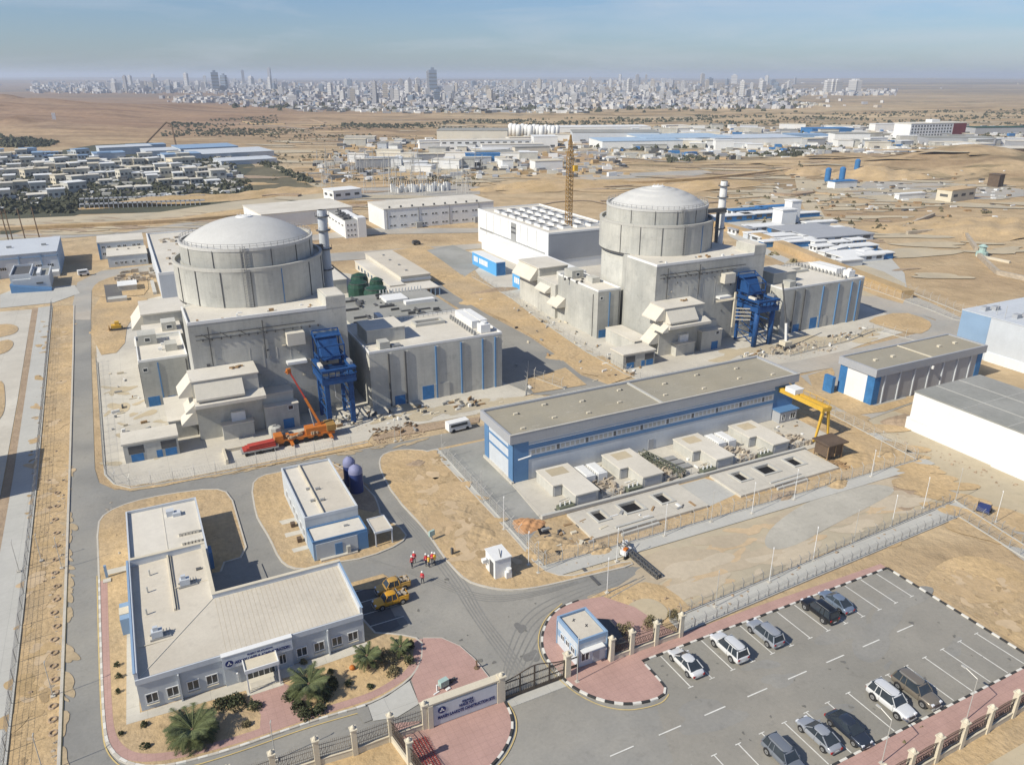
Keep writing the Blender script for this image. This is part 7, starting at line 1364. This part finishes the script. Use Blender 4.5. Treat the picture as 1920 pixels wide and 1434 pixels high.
for i,q in enumerate([(1550,345),(1577,343),(1605,326)]):
    x,y=G(*q); t=thing('batching_silo','bright blue vertical batching silo on the right sand plain, %s of three'%['left','middle','right'][i],'silo',x,y,0,'batching silos'); part('tank','blue',t,lambda b:b.lathe(x,y,[(1.5,1.5),(1.7,2.4),(1.7,8.6),(.8,9.4)],14)); part('leg','dgrey',t,lambda b:[b.tube((x+1.2*cos(k),y+1.2*sin(k),0),(x+1.2*cos(k),y+1.2*sin(k),2),.15) for k in (0,1.57,3.14,4.7)])
simple('white batching plant office below the blue silos', (1578,352), 16, 6, 4, 'white','blue',-.1,'plant_office','office')
simple('tan construction shed on the right sand plain', (1790,375), 22, 8, 6, 'cream','sand_red',.1,'shed','shed',windows=3); simple('white long trailer left of the tan construction shed', (1705,373), 18, 3, 3, 'white','white',-.1,'trailer','trailer'); simple('brown shed at the right end of the pale flat', (1865,350), 7, 6, 7, 'brown','brown',.2,'shed','shed')
t=thing('water_tower','small teal round kiosk on stilts at the right sand edge','tower',*G(1840,480)); x,y=G(1840,480); part('body','teal',t,lambda b:b.lathe(x,y,[(2,0),(2,1.5),(1.2,1.6),(1.2,3.4),(1.7,3.5),(.4,4.2)],10)); part('walkway','cream',t,lambda b:b.box(x-3,y-12,0,x-2,y,.8))
for p in [((1500,420),(1600,428)),((1700,440),(1810,432)),((1690,430),(1750,405)),((1805,435),(1830,470)),((1835,482),(1870,515)),((1870,515),(1930,528))]:
    b=MB(); strip(b,px(*p),1.2,0,1.4); t=thing('conduit','pale pipeline on the right sand plain, '+{1500:'leftmost, near the camp',1700:'upper long run',1690:'short slanting run',1805:'run above the teal kiosk',1835:'run below the teal kiosk',1870:'run reaching the frame edge'}[p[0][0]],'conduit',*G(*p[0]),0,'pipelines on the sand plain'); b.build('run','stone',t)
# substation
PY=[]; rnd=random.Random(11)
for i in range(64):
    g=G(rnd.uniform(590,905), rnd.choice((318,328,340,352,365))+rnd.uniform(-2,2)); h_=rnd.uniform(8,15); t=thing('lattice_pylon','thin grey lattice pylon','pylon',g[0],g[1],0,'substation pylons'); PY.append((g[0]*CA-g[1]*SA, i, t))
    part('mast','pole',t,lambda b:(b.tube((g[0]-1,g[1],0),(g[0],g[1],h_),.14,3),b.tube((g[0]+1,g[1],0),(g[0],g[1],h_),.14,3),b.tube((g[0]-4,g[1],h_*.7),(g[0]+4,g[1],h_*.7),.12,3)))
for i,(a_,b_,t_) in enumerate(sorted(PY)): t_['label']='thin grey lattice pylon of the substation, %s from the left' % ORD[i+1]
for i in range(26):
    g=G(735+i*4.3, 362-i*.2+rnd.uniform(-1,1)); t=thing('switchgear','pale insulated switchgear unit, %s from the left in the substation row' % ORD[i+1],'switchgear',g[0],g[1],0,'substation switchgear'); part('tank','frame',t,lambda b:b.box(g[0]-.6,g[1]-.8,0,g[0]+.6,g[1]+.8,rnd.uniform(2.4,5))); part('bushing','dgrey',t,lambda b:b.box(g[0]-.2,g[1]-.2,4,g[0]+.2,g[1]+.2,6))
# industrial belt
def zone(x):
    for a, n in ((760,'in the yards behind the substation'),(880,'in the yards left of the works block'),(990,'near the works block'),(1100,'by the storage silos'),(1260,'left of the blue-roofed warehouses'),(1400,'behind the blue-roofed warehouses'),(1500,'right of the blue-roofed warehouses'),(1600,'near the bright blue works'),(1700,'left of the distant hotel'),(1810,'beside the distant hotel')):
        if x < a: return n
    return 'right of the distant hotel'
IND=[((888,262),70,40,10,'creamwall','roof_grey','long cream warehouse with shallow roof, left end of the industrial belt'),((910,282),78,16,9,'white','roof','white two-storey works block with window row'),((960,286),52,12,7,'white','roof','low white block right of the works block'),((1020,274),22,22,9,'white','frame','round-cornered white house by the trees'),((1110,247),130,34,6,'white','frame','long open-sided white canopy hall'),((1150,264),84,44,9,'white_blue','roof_grey','grey-roofed hall left of the pale blue warehouse'),((1190,276),74,44,7,'white','roofblue','first pale blue roofed warehouse'),((1270,270),84,54,7.5,'white','roofblue','second pale blue roofed warehouse'),((1400,270),88,46,7,'white','roofblue2','pale grey-blue roofed warehouse with white gable'),((1355,281),16,8,8,'white','white','white gabled entrance block'),((1550,250),50,26,6,'blue','blue','bright blue roofed works among the trees'),((1510,262),40,24,5.5,'lightblue','lightblue','mid blue roofed works'),((1660,246),36,12,8,'white','frame','white low shed left of the hotel'),((1880,249),90,24,7,'greyclad','green','green roofed shed behind the hotel'),((1590,268),34,16,9,'white','roof_grey','white grey-roofed house left of the distant hotel'),((905,298),60,9,5,'white','roof','long low white yard wall building'),((720,312),26,12,6,'white','white_blue','small white shed with bluish roof in the left yards'),((905,303),26,8,6,'blue','blue','small blue shed in the yard'),((780,317),16,8,5,'white','white','tiny white shed by the yard'),((1870,298),50,20,8,'brown','roof','brick coloured block at right edge'),((1790,272),60,24,7,'greyclad','roof_grey','grey low hall in front of the hotel')]
for q,w_,d_,h_,a_,b__,s in IND: simple(s, q, w_, d_, h_, a_, b__, FAZ+rnd.uniform(-.08,.2), 'warehouse','warehouse', windows=12 if 'window' in s else 0)
def clutter(label, region, n, cols, a_, b__, hmax):
    P_ = px(*region); a, b_, c, d = [Vector(p) for p in P_]; MBs = {k: MB() for k in cols}
    for _ in range(n):
        u_, v_ = random.random(), random.random(); p = a.lerp(b_, u_).lerp(d.lerp(c, u_), v_); MBs[random.choice(cols)].rbox(p.x, p.y, relief(p.x,p.y)-.2, random.uniform(a_,b__), random.uniform(a_,b__)*.5, random.uniform(.4,hmax), FAZ+random.choice((0,.2,1.57,.5)))
    for k, v in MBs.items(): tag(v.build('yard_clutter', k), label, None, None, 'stuff')
clutter('stored goods, walls and small sheds in the industrial belt', ((1150,300),(1920,300),(1920,238),(1150,240)), 900, ('white','greyclad','wall_conc','dgrey','white','wall_conc','blue')[:6] , 2, 10, 3.5)
clutter('blue containers and sheds in the industrial belt', ((1150,300),(1920,300),(1920,242),(1150,245)), 70, ('blue',), 3, 12, 3.5)
clutter('stored goods, walls and small sheds in the works yards', ((560,345),(1180,330),(1150,255),(640,262)), 900, ('white','greyclad','wall_conc','dgrey','sand_red'), 1.5, 9, 3)
clutter('garden walls and yard things between the villas', ((-20,400),(470,360),(430,290),(-20,305)), 700, ('wall_conc','dgrey','white','cream'), 1, 7, 2.4)
clutter('small things lying on the right sand plain', ((1320,400),(1900,420),(1900,330),(1480,330)), 160, ('dgrey','wall_conc','white','wood'), .8, 4, 1.2)
clutter('low suburb houses before the city', ((560,212),(1100,214),(1100,202),(520,203)), 500, ('white','greyclad','wall_conc','dgrey'), 4, 16, 5)
clutter('low suburb houses before the right wing of the city', ((1200,206),(1560,202),(1500,192),(1180,196)), 400, ('white','cream','wall_conc','dgrey'), 4, 12, 5)
for i in range(13):
    x,y=G(958+i*7.2,254+i*.35+(i%3)); r_=3.0 if i<9 else 2.5; t=thing('storage_silo','white cylindrical storage silo, %s from the left in the row behind the tower crane' % ORD[i+1],'silo',x,y,0,'white storage silos'); part('tank','white',t,lambda b:b.lathe(x,y,[(r_,0),(r_,11),(r_*.4,12.5)],14),True)
x,y=G(1735,262); t=thing('hotel','large white five-storey block with dark red end facade at the horizon right','hotel',x,y,0); t.rotation_euler=(0,0,FAZ+.35); t.scale=(.66,.66,.72); 
o=MB().box(-50,-16,0,34,16,22).build('wall','white',t,local=True); mat('maroon',(.16,.03,.04),.7); M['maroon']=MATS['maroon']; MB().box(34.1,-16.3,2,60,16,22).build('side_block','maroon',t,local=True); MB().box(-50.4,-16.4,22,60.4,16.4,23).build('roof','roof',t,local=True); MB().box(0,-6,23,16,6,27).build('roof_room','white',t,local=True)
for j in range(5):
    for i in range(14): MB().box(-47.5+i*5.8,-16.2,2.2+j*4,-44.8+i*5.8,-16,4.4+j*4).build('window','dgrey',t,local=True)
for i in range(150):
    q=(rnd.uniform(1180,1920), rnd.uniform(240,282)) if i<105 else (rnd.uniform(660,1060), rnd.uniform(262,322)); w_=rnd.choice((8,14,20,30)); col=rnd.choice(('white','white','creamwall','greyclad','wall_conc','white_blue','blue' if i%9==0 else 'white'))
    rf_=rnd.choice(('roof','frame','roof_grey','cream')); simple('%s %s building with %s roof %s' % ({8:'tiny',14:'small',20:'medium',30:'long'}[w_], {'blue':'blue','greyclad':'grey','white_blue':'bluish','creamwall':'cream','wall_conc':'concrete'}.get(col,'white'), {'roof':'beige','frame':'white','roof_grey':'grey','cream':'tan'}[rf_], zone(q[0])), q, w_, rnd.choice((8,12)), rnd.choice((4,6)), col, rf_, FAZ+rnd.choice((0,.3,-.2)), 'industrial_building','building','small buildings of the industrial belt')
g=G(105,240); t=thing('sand_tower','tiny white marker tower on the brown hills','tower',g[0],g[1],relief(*g)); part('tower','white',t,lambda b:b.box(g[0]-2,g[1]-2,relief(*g),g[0]+2,g[1]+2,relief(*g)+9))
a,c,e=G(265,272),G(325,268),G(330,278); t=thing('pipe_arch','tall rust brown bent pipe gantry beyond the walled estate','gantry',*a); part('pipe','bark',t,lambda b:(b.tube((*G(268,275),0),(*G(318,272),20),.8,5),b.tube((*G(318,272),20),(*G(327,272),18),.8,5),b.tube((*G(327,272),18),(*G(330,274),0),.8,5)))
# ------------------------------------------------------------------ city on the horizon
mat('city_a',(.58,.57,.56),.85,.06,.02,0,1); mat('city_b',(.36,.36,.38),.85,.06,.02,0,1); mat('city_c',(.46,.41,.35),.85,.06,.02,0,1); mat('city_d',(.20,.25,.32),.6,.06,.02,0,1)
for k_ in 'abcd': M['city_'+k_]=MATS['city_'+k_]
def tower_mesh(k, w_, d_, h_, m_):
    key=('tw',k)
    if key not in CACHE:
        b=MB(); b.box(-w_/2,-d_/2,-3,w_/2,d_/2,h_); b.box(-w_/5,-d_/5,h_,w_/5,d_/5,h_+2.5)
        for z in range(3,int(h_)-1,4): b.box(-w_/2-.15,-d_/2-.15,z,w_/2+.15,d_/2+.15,z+1.2,1)
        o=b.build('t',[m_,'dgrey' if m_=='city_d' else 'grey']); CACHE[key]=o.data; bpy.data.objects.remove(o)
    return CACHE[key]
KINDS_=[(14,12,34,'city_a','tall pale'),(18,14,28,'city_a','pale'),(12,12,44,'city_b','slender grey'),(24,14,22,'city_a','broad pale'),(16,14,30,'city_c','beige'),(20,16,24,'city_d','blue-grey'),(30,16,18,'city_b','broad grey'),(16,16,38,'city_a','pale high')]
def city_tower(q, k, s=1.0, label=None, sz=1.0):
    x,y=G(*q); d=math.hypot(x,y); w_,d_,h_,m_,nm_=KINDS_[k]; o=link('apartment_tower',tower_mesh(k,w_,d_,h_,m_),None,(x,y,relief(x,y)),FAZ+rnd.uniform(-.5,.5)); o.scale=(s,s,s*sz); tag(o,label or ('%s apartment tower %s %s' % (nm_, 'in front' if q[1]>184 else 'midway back' if q[1]>172 else 'far back', 'at the far left tip of the city' if q[0]<330 else 'below the paired landmark towers' if q[0]<480 else 'right of the paired landmark towers' if q[0]<600 else 'between the paired and the single landmark' if q[0]<740 else 'around the single tallest tower' if q[0]<860 else 'right of the single tallest tower' if q[0]<980 else 'above the storage silos' if q[0]<1100 else 'above the canopy hall' if q[0]<1250 else 'in the right wing of the city' if q[0]<1400 else 'at the right tip of the city')),'tower','city towers')
city_tower((406,172),5,1.4,'pair of landmark towers at left of the city, wider and taller one',2.2); city_tower((422,171),5,1.1,'narrower landmark tower right of the widest one at left of the city',2.4); city_tower((812,172),5,1.6,'tallest dark slender tower in the city centre',2.2); city_tower((804,172),2,1.2,'pale slender tower just left of the tallest tower',1.5)
for x_ in (1552,1560,1568,1596,1604): city_tower((x_,176),1,1.5,'white apartment slab in the detached cluster right of the city',1.1)
def city_y():
    return 160+48*rnd.random()**.8
for i in range(235):
    x_=rnd.choice((rnd.uniform(430,1300),rnd.uniform(520,1250),rnd.uniform(1150,1500),rnd.uniform(200,520))); y_=rnd.uniform(163,196) if x_<1150 else rnd.uniform(158,185)
    if x_<520: y_=rnd.uniform(160,174)
    x,y=G(x_,y_); d=math.hypot(x,y); city_tower((x_,y_), rnd.randrange(8), (.40+d/4600)*rnd.uniform(.6,1.0), None, rnd.choice((.7,.8,.9,1.1,1.5)))
b=[MB() for _ in range(4)]
for i in range(7000):
    r_=rnd.random()
    if r_<.62: x_,y_=rnd.gauss(880,230),158+46*rnd.random()
    elif r_<.74: x_,y_=rnd.uniform(60,520),rnd.uniform(158,176)
    elif r_<.84: x_,y_=rnd.uniform(330,560),rnd.uniform(186,194)
    elif r_<.93: x_,y_=rnd.uniform(1150,1480),rnd.uniform(180,204)
    else: x_,y_=rnd.uniform(1400,1680),rnd.uniform(172,180)
    if x_<300 and y_>178: continue
    if x_<430 and 196<y_: continue
    x,y=G(x_,y_); d=math.hypot(x,y); s=(4+d/520)*rnd.uniform(.5,1.5); z=relief(x,y); h_=s*rnd.uniform(.3,1.0); b[rnd.choice((0,1,1,2,1,3 if rnd.random()<.4 else 0))].rbox(x,y,z-2,s,s*rnd.uniform(.6,1.2),h_+2,rnd.uniform(0,1.5))
for i,k_ in enumerate('abcd'): tag(b[i].build('city_houses','city_'+k_),'mass of small distant city houses',None,None,'stuff')
trees('dark green patches between the city blocks', px((430,212),(1500,212),(1500,165),(500,165)), 2600, 2.5, 7)
# ------------------------------------------------------------------ haze
me=bpy.data.meshes.new('haze'); Rz=45000; hb=MB().box(-Rz,-Rz,-4,Rz,Rz,130); hz=hb.build('haze','sand'); hz['kind']='stuff'; hz['label']='thin pale dusty haze over the plain'
hm=bpy.data.materials.new('haze'); hm.use_nodes=True; n_=hm.node_tree; n_.nodes.remove(n_.nodes['Principled BSDF']); pv=n_.nodes.new('ShaderNodeVolumePrincipled'); pv.inputs['Density'].default_value=.00012; pv.inputs['Color'].default_value=(.74,.85,1.0,1); pv.inputs['Anisotropy'].default_value=.2
n_.links.new(pv.outputs[0], n_.nodes['Material Output'].inputs['Volume']); hz.data.materials.clear(); hz.data.materials.append(hm)
